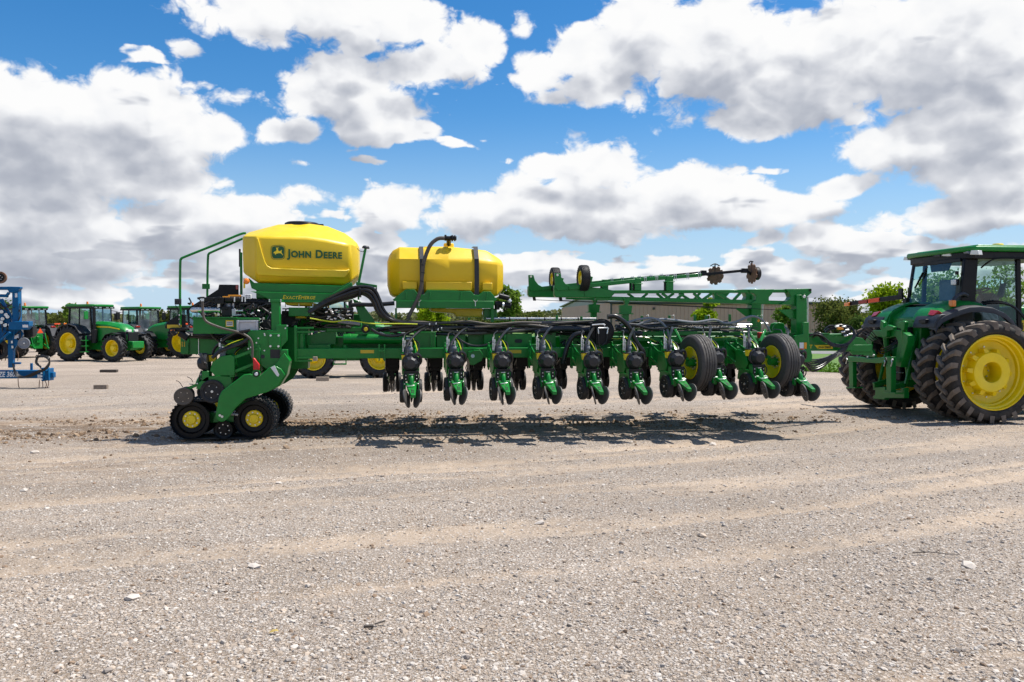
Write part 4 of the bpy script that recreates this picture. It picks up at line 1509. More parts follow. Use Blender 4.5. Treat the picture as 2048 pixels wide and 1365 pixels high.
part('ball_valve', M['black'], lambda m: (m.cyl(at(451, 600, 15.3), at(466, 600, 15.3), 0.065, n=16), m.cyl(at(469, 600, 15.28), at(481, 600, 15.28), 0.055, n=16)), 0.006)
boxpart('valve_handle', 'orange_paint', 445, 593, 459, 595.3, 15.18, 0.02, 0.003)
boxpart('valve_handle', 'orange_paint', 456, 590.2, 482, 593.2, 15.14, 0.02, 0.003)
for x in (469, 484.5, 490.5): part('brass_fitting', M['zinc'], lambda m: m.cyl(at(x, 594, 15.2), at(x, 604, 15.2), 0.014, n=8), 0)
part('flow_housing', M['alu'], lambda m: (m.cyl(at(458, 618, 15.4), at(458, 605, 15.4), 0.050, 0.032, n=16), m.cyl(at(466.5, 617, 15.35), at(466.5, 606, 15.35), 0.022, n=12)), 0.003)
hosepart('suction_hose', 'hose_grey', [(405, 600.5), (405, 612), (406, 628), (408.5, 638), (415, 645), (428, 651), (447, 657.5), (470, 663), (484, 667.5), (496, 674), (502.5, 682), (505, 695), (505, 716)], 0.021, 14.80, 10, 6)
part('hose_fitting', M['zinc'], lambda m: m.cyl(at(405, 603, 14.8), at(405, 597.5, 14.8), 0.027, n=10), 0)
part('controller_box', M['alu'], lambda m: (pxbox(m, 475, 642.5, 514.5, 663, 14.98, 0.10), pxbox(m, 473, 641, 477.5, 664.5, 14.955, 0.12), pxbox(m, 511.5, 641, 516, 664.5, 14.955, 0.12), pxbox(m, 473.2, 641, 516, 645.5, 14.96, 0.12)), 0.005)
for x in (483, 491, 499, 507): boxpart('connector', 'zinc', x - 1.5, 664.4, x + 1.5, 666.5, 14.99, 0.03, 0.002)
boxpart('warning_decal', 'decal_text', 451.5, 641, 467, 654, 15.10, 0.006, 0)
boxpart('warning_decal_panel', 'decal_white', 453, 643.5, 465.5, 652.5, 15.096, 0.003, 0)
for y in (645.5, 648.6): boxpart('warning_decal_bar', 'decal_black', 454, y, 464.5, y + 1.2, 15.093, 0.002, 0)
boxpart('decal_backplate', 'green', 386, 636, 519, 668, 15.12, 0.05)
boxpart('shelf_plate', 'green_bright', 384, 634.6, 472, 636.2, 15.0, 0.4, 0.002)
hosepart('panel_hose', 'black_soft', [(362, 668), (385, 669), (420, 671), (455, 672.5), (480, 671), (498, 667)], 0.045, 15.72, 10, 4)
hosepart('panel_hose', 'black_soft', [(366, 672), (400, 675), (440, 677), (478, 677), (500, 670)], 0.030, 15.75, 8, 4)
hosepart('panel_hose', 'black_soft', [(418, 660), (430, 676), (452, 688), (474, 692), (492, 686), (500, 676)], 0.030, 15.5, 8, 5)
hosepart('panel_hose', 'black_soft', [(500, 674), (488, 684), (470, 692), (455, 697), (440, 703), (430, 712), (424, 716)], 0.028, 14.85, 8, 5)
part('lamp_cluster', M['black'], lambda m: (pxbox(m, 340, 656, 372, 662, 15.40, 0.12), m.cyl(at(360, 665, 15.5), at(377, 676, 15.5), 0.075, n=14), m.cyl(at(345, 661, 15.4), at(352, 670, 15.4), 0.05, n=12)), 0.01)
boxpart('marker_lamp', 'orange', 341, 660, 349, 662.8, 15.36, 0.05, 0.004)
part('hose_clamp', M['zinc'], lambda m: [m.cyl(at(x, 666, 15.66), at(x, 672, 15.66), 0.02, n=8) for x in (378, 384)], 0)
part('wiring_bundle', M['black_soft'], lambda m: tangle(m, 376, 596, 480, 640, 15.35, 15.8, 34, 0.008, 0.02, 31, 0.4), 0, kind='stuff')
part('wiring_bundle', M['black_soft'], lambda m: tangle(m, 380, 636, 450, 664, 15.2, 15.5, 22, 0.008, 0.018, 32, 0.4), 0, kind='stuff')
# dark bundle of hoses and wiring between post and panel
part('wiring_bundle', M['black_soft'], lambda m: tangle(m, 470, 608, 545, 662, 15.15, 15.7, 60, 0.008, 0.022, 3), 0, kind='stuff')
part('wiring_bundle', M['black_soft'], lambda m: tangle(m, 560, 618, 705, 655, 15.5, 16.4, 70, 0.008, 0.024, 4), 0, kind='stuff')
part('pipe_ends', M['zinc'], lambda m: [m.cyl(at(x, y, 15.2), at(x + q.uniform(3, 6), y + q.uniform(-2, 3), 15.2), 0.012, n=6) for q in [random.Random(8)] for x, y in [(q.uniform(500, 540), q.uniform(616, 662)) for _ in range(16)] + [(q.uniform(650, 700), q.uniform(618, 640)) for _ in range(22)]], 0, kind='stuff')
boxpart('dark_housing', 'black', 494, 600, 542, 618, 15.75, 0.5, 0.02)
boxpart('dark_housing', 'black', 518, 640, 541, 662, 15.3, 0.3, 0.02)
boxpart('dark_housing', 'black', 563, 622, 590, 652, 15.9, 0.4, 0.02)
boxpart('dark_backing', 'green_dark', 470, 610, 548, 664, 16.9, 0.08)  # backing plates added behind the clutter to darken its bright gaps
boxpart('dark_backing', 'green_dark', 560, 629, 722, 662, 16.9, 0.08)
boxpart('hinge_housing', 'green_dark', 556, 655, 616, 738, 15.95, 0.35)
boxpart('cross_member', 'green_dark', 616, 690, 660, 712, 15.5, 0.3)
part('air_duct', M['black'], lambda m: m.cyl(at(500, 604, 15.5), at(545, 606, 15.5), 0.065, n=16), 0)

# ---- tracks, strut and the row unit above
YT = 15.03
TRX = (382, 507.5)


def make_track(Y0, w):
    t = MB()
    c1, c2 = at(382, 846.7, 15.03), at(507.5, 847.6, 15.03)
    xm, z0 = (c1.x + c2.x) / 2, 0.0
    R = 0.345
    zc = R + 0.012
    hx = (c2.x - c1.x) / 2
    # belt loop with lugs
    loop = []
    N = 22
    for k in range(N + 1):
        a = -math.pi / 2 + math.pi * k / N
        loop.append((xm + hx + math.cos(a) * R, zc + math.sin(a) * R, math.cos(a), math.sin(a)))
    for k in range(1, 12):
        f = k / 12
        loop.append((xm + hx - 2 * hx * f, zc + R - 0.022 * math.sin(math.pi * f), 0, 1))
    for k in range(N + 1):
        a = math.pi / 2 + math.pi * k / N
        loop.append((xm - hx + math.cos(a) * R, zc + math.sin(a) * R, math.cos(a), math.sin(a)))
    for k in range(1, 12):
        f = k / 12
        loop.append((xm - hx + 2 * hx * f, zc - R, 0, -1))
    th = 0.020
    rings = []
    for x, z, nx, nz in loop:
        rings.append([(x, Y0, z), (x, Y0 + w, z), (x - nx * th, Y0 + w, z - nz * th), (x - nx * th, Y0, z - nz * th)])
    rings.append(rings[0])
    t.loft(rings, cap=False)
    # lugs by arc length
    P = [Vector((x, 0, z)) for x, z, _, _ in loop] + [Vector((loop[0][0], 0, loop[0][1]))]
    NN = [(nx, nz) for _, _, nx, nz in loop] + [(loop[0][2], loop[0][3])]
    acc, nxt, step = 0.0, 0.0, 0.066
    row = 0
    for i in range(len(P) - 1):
        L = (P[i + 1] - P[i]).length
        while nxt <= acc + L:
            f = (nxt - acc) / max(L, 1e-6)
            p = P[i].lerp(P[i + 1], f)
            d = (P[i + 1] - P[i]).normalized()
            nv = Vector((NN[i][0], 0, NN[i][1]))
            if nv.z > -0.9:
                for y0, y1, off in ((Y0 - 0.006, Y0 + w * 0.44, 0), (Y0 + w * 0.56, Y0 + w + 0.006, step / 2)):
                    q = p + d * off
                    vs = []
                    for y, sk in ((y0, -0.012), (y1, 0.016)):
                        for a, h in ((-0.022, -0.004), (0.022, -0.004), (0.016, 0.016), (-0.016, 0.016)):
                            vs.append(q + d * (a + sk) + nv * h + Vector((0, y, 0)))
                    t.add(vs, [(0, 1, 2, 3), (7, 6, 5, 4), (0, 4, 5, 1), (1, 5, 6, 2), (2, 6, 7, 3), (3, 7, 4, 0)])
            nxt += step
        acc += L
    o = t.build('track_unit', M['belt'], PL)
    # road wheels
    for x, zz in ((xm - hx, zc), (xm + hx, zc)):
        for yy, sgn in ((Y0 + 0.02, -1), (Y0 + w - 0.02, 1)):
            h = MB()
            h.mat(0).lathe([(0.324, 0.10), (0.324, 0.01), (0.314, 0.0), (0.250, 0.0), (0.236, -0.025), (0.225, -0.05), (0.13, -0.06), (0.0, -0.06)], (0, 0, 0), (0, sgn, 0), 36)
            h.mat(1).lathe([(0.15, -0.06), (0.148, -0.020), (0.138, -0.012), (0.085, -0.012), (0.080, 0.022), (0.070, 0.03), (0.045, 0.03), (0.042, 0.024), (0.0, 0.024)], (0, 0, 0), (0, sgn, 0), 28)
            h.mat(2)
            bolt_circle(h, (0, -sgn * 0.012, 0), (0, sgn, 0), 0.112, 8, 0.014, 0.016, 0.2)
            h.build('track_wheel', [M['black_metal'], M['yellow'], M['zinc']], o, loc=(x, yy, zz))
    xr = at(447.6, 861, 15.03).x
    for yy, sgn in ((Y0 + 0.03, -1), (Y0 + w - 0.03, 1)):
        r = MB()
        r.mat(0).lathe([(0.160, 0.10), (0.160, 0.005), (0.150, 0.0), (0.118, -0.004), (0.112, -0.02), (0.06, -0.02), (0.055, 0.012), (0.0, 0.014)], (xr, yy, 0.178), (0, sgn, 0), 28)
        bolt_circle(r.mat(1), (xr, yy - sgn * 0.02, 0.178), (0, sgn, 0), 0.084, 6, 0.011, 0.014)
        r.build('idler_roller', [M['black_metal'], M['zinc']], o)
    f = MB()
    f.mat(0).box(xm - hx, xm + hx, Y0 + w * 0.3, Y0 + w * 0.7, 0.28, 0.46)
    f.prism([(xm - 0.18, 0.30), (xm + 0.22, 0.30), (xm + 0.16, 0.52), (xm - 0.10, 0.54)], Y0 + 0.05, Y0 + 0.10, 'y')
    f.mat(1).cyl((xm + 0.0, Y0 + 0.02, 0.46), (xm + 0.26, Y0 + 0.02, 0.43), 0.028, n=10)
    f.build('track_frame', [M['green_dark'], M['zinc']], o, bevel=0.006)
    return o


make_track(15.03, 0.62)
make_track(16.95, 0.62)
STRUT = [(431.5, 827), (438, 793), (443.5, 783), (487.5, 749.5), (500, 748), (512, 753.5), (520, 752), (539, 735), (548.5, 731.5), (562, 738), (570, 750), (557, 771.5), (538, 783.5), (491, 798), (472, 815), (461, 830.5), (453, 840), (447, 843.5), (440, 844), (433, 838)]
polypart('track_arm', 'green', STRUT, 14.70, 0.06, 0.012)
part('track_arm', M['green_dark'], lambda m: m.prism([(at(x, y, 14.7).x, at(x, y, 14.7).z) for x, y in STRUT], 16.70, 16.76, 'y'), 0.01)
part('arm_web', M['green_dark'], lambda m: m.prism([(at(x, y, 14.8).x, at(x, y, 14.8).z) for x, y in [(548, 733), (569, 706), (580, 722), (574, 750), (560, 772), (545, 780)]], 14.78, 15.1, 'y'), 0.01)
polypart('reflector_patch', 'white', [(541, 735.5), (549, 731.5), (558.5, 750), (557, 753.5), (554, 753)], 14.692, 0.006, 0.001)
polypart('lift_cylinder', 'red', [(505.5, 716), (509, 717), (519, 730), (518, 741.5), (506.5, 741.5)], 14.77, 0.07, 0.012)
part('arm_pivot', [M['black'], M['zinc']], lambda m: (m.mat(0).cyl(at(512.5, 748.5, 14.72), at(512.5, 748.5, 14.66), 0.05, n=16), m.mat(1).cyl(at(512.5, 748.5, 14.66), at(512.5, 748.5, 14.635), 0.03, n=12)), 0.003)
for x, y in ((440, 831), (444.5, 833.5)): bolt(x, y, 14.70, 0.022, 0.02)
part('axle_tube', M['green_dark'], lambda m: m.cyl(at(512, 748, 14.75), at(512, 748, 14.75) + Vector((0, 2.1, 0)), 0.07, n=16), 0)

UNIT0 = make_row_unit(PL)
xg = at(428.6, 778, 15.0)
UNIT0.location = (xg.x + 0.80, 15.00, 0.857)
UNIT0.rotation_euler = (0, 0, -math.pi / 2)
UNIT0['label'] = 'row unit carried above the rubber track, seen from its side'
copy_unit(UNIT0, PL, (xg.x + 0.95, 16.0, 0.857), -math.pi / 2, 'row unit between the rubber tracks behind the first')
copy_unit(UNIT0, PL, (xg.x + 0.95, 17.6, 0.857), -math.pi / 2, 'row unit above the far rubber track')
part('spring_tine', M['black_metal'], lambda m: (m.tube(pxpath([(352, 762), (358, 764), (366, 775)], 15.0), 0.006, 5, 3), m.tube(pxpath([(374, 754), (382, 758), (386, 765)], 15.1), 0.006, 5, 3)), 0)
# near wing: ten units facing the camera; far wing: seen from their fronts between the near ones
UX = [(824, 0), (916, 0), (1012, 0), (1104, 0), (1197, 0), (1284, 0), (1371, 0), (1453, 0), (1537, 0), (1617, 0)]
for k, (px, _) in enumerate(UX):
    rz = 0.03 + 0.013 * k + rp.uniform(-0.015, 0.015)
    x = at(px, 790, 15.15 - 1.29 * math.cos(rz)).x - 1.29 * math.sin(rz)
    cu_ = copy_unit(UNIT0, PL, (x, 15.15, 0.885 + 0.003 * k + rp.uniform(-0.012, 0.012)), rz)
    cu_.rotation_euler.x = rp.uniform(-0.02, 0.02)
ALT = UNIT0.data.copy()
ALT.materials[0] = M['black_metal']  # far wing bodies take black in place of green
for k in range(10):
    x = at(796 + 93 * k * 0.99, 760, 15.9).x - 0.10
    fu = copy_unit(UNIT0, PL, (x, 16.98, 0.80 + rp.uniform(-0.015, 0.015)), math.pi + 0.05 + rp.uniform(-0.02, 0.02))
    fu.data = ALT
    fu['label'] = 'black row unit on the far wing, seen from its front'

for o in [x for x in PL.children if x.name.startswith('row_unit') and 'label' in x]:
    for c in [c for c in o.children if c.name.startswith('row_cleaner')]: bpy.data.objects.remove(c)

# ---- seed tank on the left
YC = 16.5


def tank_rings(st, Yc, tw):
    rings = []
    for (px, yn, zb, zl, zr, zt, ib) in st:
        x = at(px, 520, yn).x
        B, Lw, Rg = at(px, zb, yn + ib).z, at(px, zl, yn).z, at(px, zr, yn).z
        Tp = max(at(px, zt, Yc).z, Rg + 0.01)
        yf = 2 * Yc - yn
        tw_ = min(tw, (Yc - yn) * 0.55)
        rings.append([(x, yn + ib, B), (x, yn + 0.035, Lw), (x, yn, Lw + (Rg - Lw) * 0.45), (x, yn + 0.02, Rg), (x, Yc - tw_, Tp), (x, Yc + tw_, Tp),
                      (x, yf - 0.02, Rg), (x, yf, Lw + (Rg - Lw) * 0.45), (x, yf - 0.035, Lw), (x, yf - ib, B)])
    return rings


ST = [(484.5, 15.72, 546, 526, 472, 469.5, 0.06), (512, 15.42, 566, 542, 472.5, 461, 0.14), (545, 15.45, 567.5, 542, 473, 453, 0.16), (612, 15.58, 569, 542, 474.5, 451.5, 0.16),
      (650, 15.66, 570, 542, 480, 456.5, 0.16), (686, 15.74, 571, 542, 487, 470, 0.14), (701, 15.80, 564, 542, 490, 480, 0.10), (715.5, 16.08, 553, 538, 494.5, 491, 0.05)]
part('seed_tank', M['yellow_tank'], lambda m: m.loft(tank_rings(ST, YC, 0.30)), 0.045, seg=3, ang=30)
SEED = PL.children[-1] if PL.children else None
SEED = [o for o in bpy.data.objects if o.name == 'seed_tank'][0]


def face_y(px):
    """front face depth of the seed tank at photo column px"""
    for a, b in zip(ST, ST[1:]):
        if a[0] <= px <= b[0]:
            return a[1] + (b[1] - a[1]) * (px - a[0]) / (b[0] - a[0])
    return 15.6


def band(m, pts, off0, off1):
    """closed strip on the tank's tapering front face"""
    f = [at(x, y, face_y(x) + off0) for x, y in pts]
    g = [at(x, y, face_y(x) + off1) for x, y in pts]
    n = len(pts)
    m.add(f + g, [tuple(range(n)), tuple(range(2 * n - 1, n - 1, -1))] + [(i, i + n, (i + 1) % n + n, (i + 1) % n) for i in range(n)])


part('tank_shoulder', M['yellow_tank'], lambda m: band(m, [(512, 476), (516.5, 476), (521, 492), (526, 510), (530.5, 524), (535, 531.5), (543, 536), (600, 538), (692, 540.5), (699, 538.5), (699, 544), (690, 556), (640, 555), (560, 553), (516, 551), (512, 541)], -0.022, 0.12), 0.016, parent=SEED, seg=3, ang=40)
part('tank_lid', M['black'], lambda m: m.lathe([(0.0, 0.075), (0.29, 0.07), (0.33, 0.05), (0.345, 0.0), (0.36, -0.01), (0.36, -0.06)], at(605, 453.5, YC), (0.02, 0, 1), 36), 0.004, parent=SEED)
part('lid_latch', M['black'], lambda m: (m.box(at(641, 455, YC).x - 0.05, at(641, 455, YC).x + 0.06, YC - 0.05, YC + 0.05, at(641, 457, YC).z, at(641, 449, YC).z)), 0.006, parent=SEED)
# lettering and emblem on the tank's face
fa = Vector((1, (face_y(690) - face_y(545)) / (at(690, 510, face_y(690)).x - at(545, 510, face_y(545)).x), 0)).normalized()
FRZ = math.atan2(fa.y, fa.x)


def on_face(px, py, off=-0.004):
    return at(px, py, face_y(px) + off)


pj = on_face(576, 514.5, -0.030)
text_mesh('tank_lettering', 'John Deere', 0.200, M['decal_green'], SEED, pj, rz=FRZ, ry=0.0, bold=0.0070, space=1.10, wide=1.0, caps=0.80, extrude=0.0015)
LETTER = [o for o in bpy.data.objects if o.name.startswith('tank_lettering')][0]
wl = max(v.co.x for v in LETTER.data.vertices) - min(v.co.x for v in LETTER.data.vertices)
want = (on_face(686, 514) - on_face(576, 514)).length
for v in LETTER.data.vertices: v.co.x *= want / wl


def emblem(m, cx, cy, w, h, which):
    """rounded shield with a leaping deer, drawn in photo pixels on the tank's face"""
    def sh(s, off):
        pts = []
        for k in range(40):
            a = 2 * math.pi * k / 40
            c, d = math.cos(a), math.sin(a)
            ex = 0.42
            x = math.copysign(abs(c) ** ex, c) * w / 2 * s
            y = math.copysign(abs(d) ** ex, d) * h / 2 * s
            x *= 1 - 0.05 * max(0, y / (h / 2))
            pts.append(on_face(cx + x, cy + y * (1 + 0.06 * math.cos(2 * x / w)), off))
        return pts
    if which == 0:
        for s0, s1, off in ((1.0, 0.95, -0.006), (0.86, 0.0, -0.006)):
            A = sh(s0, off)
            if s1 > 0:
                B = sh(s1, off)
                n = len(A)
                m.add(A + B, [(i, (i + 1) % n, n + (i + 1) % n, n + i) for i in range(n)])
            else:
                m.add(A, [tuple(range(len(A)))])
    else:
        D = [(-0.36, 0.03), (-0.30, -0.05), (-0.20, -0.08), (-0.14, -0.14), (-0.10, -0.24), (-0.16, -0.27), (-0.13, -0.31), (-0.07, -0.33), (-0.01, -0.30), (0.0, -0.20), (0.04, -0.12), (0.14, -0.09), (0.22, -0.11), (0.25, -0.17), (0.28, -0.20),
             (0.30, -0.13), (0.28, -0.05), (0.30, 0.04), (0.38, 0.16), (0.41, 0.24), (0.36, 0.20), (0.27, 0.10), (0.18, 0.06), (0.05, 0.06), (-0.06, 0.09), (-0.16, 0.10), (-0.20, 0.14), (-0.13, 0.20), (-0.16, 0.21), (-0.26, 0.13), (-0.24, 0.07), (-0.30, 0.06), (-0.33, 0.10)]
        m.add([on_face(cx + x * w * 0.86, cy + y * h * 0.98, -0.009) for x, y in D], [tuple(range(len(D)))])
        for A in ([(-0.06, -0.33), (-0.12, -0.40), (-0.10, -0.42), (-0.04, -0.35)], [(-0.04, -0.33), (0.0, -0.43), (0.03, -0.42), (-0.01, -0.33)], [(-0.10, -0.38), (-0.19, -0.40), (-0.18, -0.42), (-0.10, -0.40)],
                  [(0.01, -0.38), (0.08, -0.40), (0.09, -0.37), (0.02, -0.355)], [(-0.11, -0.35), (-0.18, -0.345), (-0.18, -0.365), (-0.1, -0.37)]):
            m.add([on_face(cx + x * w * 0.8, cy + y * h * 0.9, -0.009) for x, y in A], [tuple(range(len(A)))])


part('tank_emblem', M['decal_green'], lambda m: emblem(m, 556, 505.2, 29, 27, 0), 0, parent=SEED)
part('emblem_deer', M['decal_text'], lambda m: emblem(m, 556, 505.2, 29, 27, 1), 0, parent=SEED)

# tank cradle
YS = 15.36
polypart('tank_cradle', 'green_dark', [(497, 556), (508, 566), (684, 572), (702, 563), (690, 577), (667, 587), (520, 584.5), (503, 577)], YS + 0.14, 0.05)
polypart('cradle_flange', 'green', [(500, 583), (523, 584), (664, 587.5), (703, 565), (706.5, 575), (659, 604.5), (563, 604), (538, 599.5), (516, 588)], YS, 0.03)
polypart('cradle_lip', 'green', [(563, 603), (660, 603.5), (660, 605.5), (563, 605)], YS - 0.02, 0.15, 0.003)
part('cradle_beam', M['green_dark'], lambda m: pxbox(m, 512, 572, 690, 598, 15.6, 1.7), 0.02)
lt = text_mesh('cradle_lettering', 'ExactEmerge', 0.098, M['decal_text'], PL, at(565, 598.6, YS - 0.004), bold=0.0012, caps=0.78, extrude=0.001, shear=0.18, space=1.08)
wl = max(v.co.x for v in lt.data.vertices)
want = (at(631, 598, YS) - at(565, 598, YS)).length
for v in lt.data.vertices: v.co.x *= want / wl
polypart('tank_sump', 'sump', [(568, 605), (627, 605.5), (622, 612), (573, 611)], 15.5, 0.8, 0.02)
part('meter_clips', M['zinc'], lambda m: [pxbox(m, x, 608, x + 1.4, 614.5, 15.45, 0.03) for x in (570, 597, 625)], 0.002, kind='stuff')
boxpart('meter_box', 'green', 577, 615.5, 618, 633, 15.45, 0.6, 0.01)
part('meter_outlet', M['sump'], lambda m: m.cyl(at(602, 633, 15.7), at(602, 637, 15.7), 0.10, n=18), 0.004)
boxpart('lamp_pole', 'green', 715, 564, 718.6, 600, 15.6, 0.04, 0.003)
part('lamp_pole', M['green'], lambda m: m.bar(at(717.5, 566, 15.6), at(731, 498, 15.6), 0.045, 0.045, up=(0, 1, 0)), 0.004)
part('antenna_cap', M['charcoal'], lambda m: m.lathe([(0, 0.055), (0.045, 0.05), (0.065, 0.03), (0.07, 0.0), (0.0, 0.0)], at(731.5, 497.5, 15.6), (0.1, 0, 1), 18), 0.003)
hosepart('lamp_cable', 'black_soft', [(714, 497), (719, 502), (726, 504), (728, 501)], 0.006, 15.62, 5, 5)
polypart('hose_hanger', 'green', [(712, 564), (754, 570.5), (754, 575.5), (712, 570.5)], 15.35, 0.10, 0.004)
boxpart('hanger_drop', 'black', 751, 576, 754, 588, 15.4, 0.03, 0.003)
part('rear_rail_end', M['green'], lambda m: (m.cyl(at(672, 467, 17.0), at(682, 467.5, 17.0), 0.03, n=8), pxbox(m, 690, 478, 706, 481, 17.0, 0.1)), 0.003)

# ---- seed delivery hoses from tank to wings
BASE = [(618, 625), (640, 612), (662, 601), (690, 590), (708, 584), (728, 580.5), (743, 587), (753, 603), (761, 622), (776, 637), (800, 644), (830, 647), (870, 650)]
for k in range(9):
    o = [rp.uniform(-1, 1) for _ in range(3)]
    dy = (k - 4) * 2.6
    pts = []
    for i, (x, y) in enumerate(BASE):
        f = i / (len(BASE) - 1)
        w = math.sin(math.pi * min(1, f * 1.15))
        pts.append((x + dy * (0.9 if 4 < i < 10 else 0.1) * -0.8 + o[0] * 2, y + dy * w * (1.0 if i < 5 else 0.7 if i < 7 else 0.35) + o[1] * 1.3, 15.25 + 0.06 * (k % 3) + 0.03 * o[2]))
    hosepart('seed_line', 'black_soft', pts, 0.027, 15.3, 8, 5)
part('hose_strap', M['black'], lambda m: (pxbox(m, 717, 576, 721, 594, 15.12, 0.4)), 0.01)
hosepart('drain_hose', 'black_soft', [(702, 611), (720, 609.5), (745, 610), (789, 607)], 0.040, 15.7, 10, 4)
polypart('stay_plate', 'green', [(705, 598), (722, 604), (748, 640), (752, 655), (726, 655)], 15.85, 0.05)
hosepart('yellow_line', 'wire_yellow', [(620, 637), (650, 642), (668, 644), (690, 641), (712, 643), (748, 648), (800, 648), (835, 649)], 0.012, 15.2, 6, 4)
hosepart('grey_duct', 'grey_plastic', [(676, 643), (690, 645), (708, 647), (720, 649)], 0.028, 15.3, 8, 4)
hosepart('slack_hose', 'black_soft', [(742, 658), (756, 667), (775, 672), (795, 672), (815, 667), (835, 658), (850, 652)], 0.024, 15.12, 8, 5)
hosepart('slack_hose', 'black_soft', [(905, 668), (925, 684), (945, 692), (970, 691), (990, 680)], 0.024, 15.3, 8, 5)

# ---- long bundles over the frame
for k in range(11):
    q = random.Random(60 + k)
    y0 = 646 + k * 2.0
    x, pts = 770 + q.uniform(-20, 20), []
    while x < 1215:
        pts.append((x, y0 + q.uniform(-3.5, 3.5) + 2 * math.sin(x * 0.02 + k), 15.55 + 0.05 * (k % 4) + q.uniform(-0.05, 0.05)))
        x += q.uniform(38, 64)
    hosepart('feed_hose', 'black_soft' if k % 4 else 'hose_grey', pts, q.choice((0.018, 0.024, 0.03)), 15.6, 7, 4)
for k in range(8):
    q = random.Random(160 + k)
    x, pts = 1228 + q.uniform(0, 20), []
    y0 = 644 + k * 2.6
    while x < 1500:
        pts.append((x, y0 + q.uniform(-6, 5), 15.5 + 0.07 * (k % 4)))
        x += q.uniform(40, 70)
    hosepart('feed_hose', ('black_soft', 'charcoal', 'hose_grey')[k % 3], pts, q.choice((0.016, 0.022, 0.026)), 15.6, 7, 4)
hosepart('feed_hose', 'grey_plastic', [(1268, 653), (1290, 645), (1320, 639), (1350, 641), (1390, 645), (1428, 640), (1450, 647), (1470, 645), (1490, 637), (1505, 633), (1522, 639), (1534, 652), (1540, 664)], 0.022, 15.35, 8, 6)
hosepart('feed_hose', 'grey_plastic', [(1240, 652), (1270, 641), (1302, 637), (1322, 645), (1335, 662), (1338, 690)], 0.022, 15.3, 8, 6)
hosepart('slack_hose', 'black_soft', [(1246, 649), (1275, 652), (1300, 658), (1325, 658), (1337, 655)], 0.024, 15.2, 8, 6)
for (a, b, y0, y1, Y) in ((972, 1192, 638, 638.5, 15.8), (1265, 1503, 652, 651, 15.7), (1258, 1498, 656.5, 655.5, 15.6), (1268, 1535, 646.5, 648, 16.9)):
    part('steel_pipe', M['stainless'], lambda m: m.cyl(at(a, y0, Y), at(b, y1, Y), 0.030, n=14), 0)
for x in (985, 1018, 1053, 1088, 1121, 1155, 1280, 1307, 1338, 1372, 1405, 1438, 1470):
    part('pipe_clamp', M['black'], lambda m: m.cyl(at(x, 638 if x < 1200 else 656, 15.8 if x < 1200 else 15.6), at(x + 2.2, 638 if x < 1200 else 656, 15.8 if x < 1200 else 15.6), 0.036, n=10), 0)
for x, y0, y1 in ((938, 636, 662), (1026, 641, 655), (1114, 631, 655), (1163, 633, 648), (1284, 632, 658), (1273, 638, 668), (1339, 631, 656), (1390, 630, 648), (1413, 631, 656), (1460, 629, 646), (1516, 631, 650)):
    boxpart('hose_post', 'green', x - 2.4, y0, x + 2.4, y1, 15.62, 0.03, 0.003)
for x in (1297, 1348, 1419, 1525):
    part('wire_hook', M['zinc'], lambda m: m.tube(pxpath([(x - 5, 632), (x, 631), (x + 0.5, 640), (x + 1, 656)], 15.6), 0.006, 5, 3), 0)
part('manifold_cluster', [M['black'], M['zinc']], lambda m: (m.mat(0), [pxbox(m, x, y, x + 5, y + 6, 15.25, 0.1) for x, y in ((858, 652), (866, 655), (872, 650), (878, 656), (862, 646))], m.mat(1), [m.cyl(at(x, y, 15.22), at(x, y + 4, 15.22), 0.014, n=6) for x, y in ((859, 647), (872, 646), (851, 657), (864, 660), (876, 658), (883, 655))]), 0.004)
part('wiring_bundle', M['black_soft'], lambda m: tangle(m, 880, 652, 1200, 672, 15.5, 16.0, 50, 0.008, 0.018, 9, 0.25), 0, kind='stuff')
part('wiring_bundle', M['black_soft'], lambda m: tangle(m, 1225, 655, 1520, 705, 15.6, 16.6, 85, 0.008, 0.020, 10, 0.2), 0, kind='stuff')
part('wiring_bundle', M['black_soft'], lambda m: tangle(m, 1120, 676, 1225, 712, 15.45, 15.9, 36, 0.010, 0.022, 11, 0.3), 0, kind='stuff')
part('yellow_cable', M['wire_yellow'], lambda m: [m.tube(pxpath(p, 15.4), 0.010, 5, 4) for p in ([(1218, 676), (1232, 678), (1250, 677)], [(1285, 674), (1300, 678), (1312, 684)], [(1430, 676), (1470, 674), (1490, 682), (1505, 690)])], 0)
# fan with its big ducts
part('fan_housing', M['black_metal'], lambda m: (m.cyl(at(1203, 663, 15.0), at(1203, 663, 15.28), 0.232, n=40), m.cyl(at(1203, 663, 14.96), at(1203, 663, 15.0), 0.205, n=40), pxbox(m, 1192, 655, 1216, 690, 14.9, 0.1)), 0.01)
part('fan_fittings', [M['zinc'], M['black_soft']], lambda m: (m.mat(0), m.tube(pxpath([(1184, 650.5), (1208, 649), (1208, 653)], 14.88), 0.014, 8, 3), m.tube(pxpath([(1197, 668), (1196.5, 657), (1199, 656.5), (1207, 656.5)], 14.87), 0.014, 8, 2), m.tube(pxpath([(1214, 668), (1216, 657), (1213, 656.5), (1207, 656.5)], 14.87), 0.014, 8, 2),
                                                     m.mat(1), m.tube(pxpath([(1184, 650.5), (1179, 660), (1180, 676), (1190, 690)], 14.88), 0.012, 6, 5), m.tube(pxpath([(1197, 668), (1198, 690), (1205, 704)], 14.88), 0.012, 6, 4), m.tube(pxpath([(1214, 668), (1213, 682), (1204, 692)], 14.88), 0.012, 6, 4)), 0)
hosepart('air_duct', 'black_soft', [(1215, 634), (1230, 633), (1243, 640), (1254, 650), (1263, 664), (1270, 680), (1279, 694), (1286, 704), (1287.5, 720)], 0.046, 14.98, 12, 6)
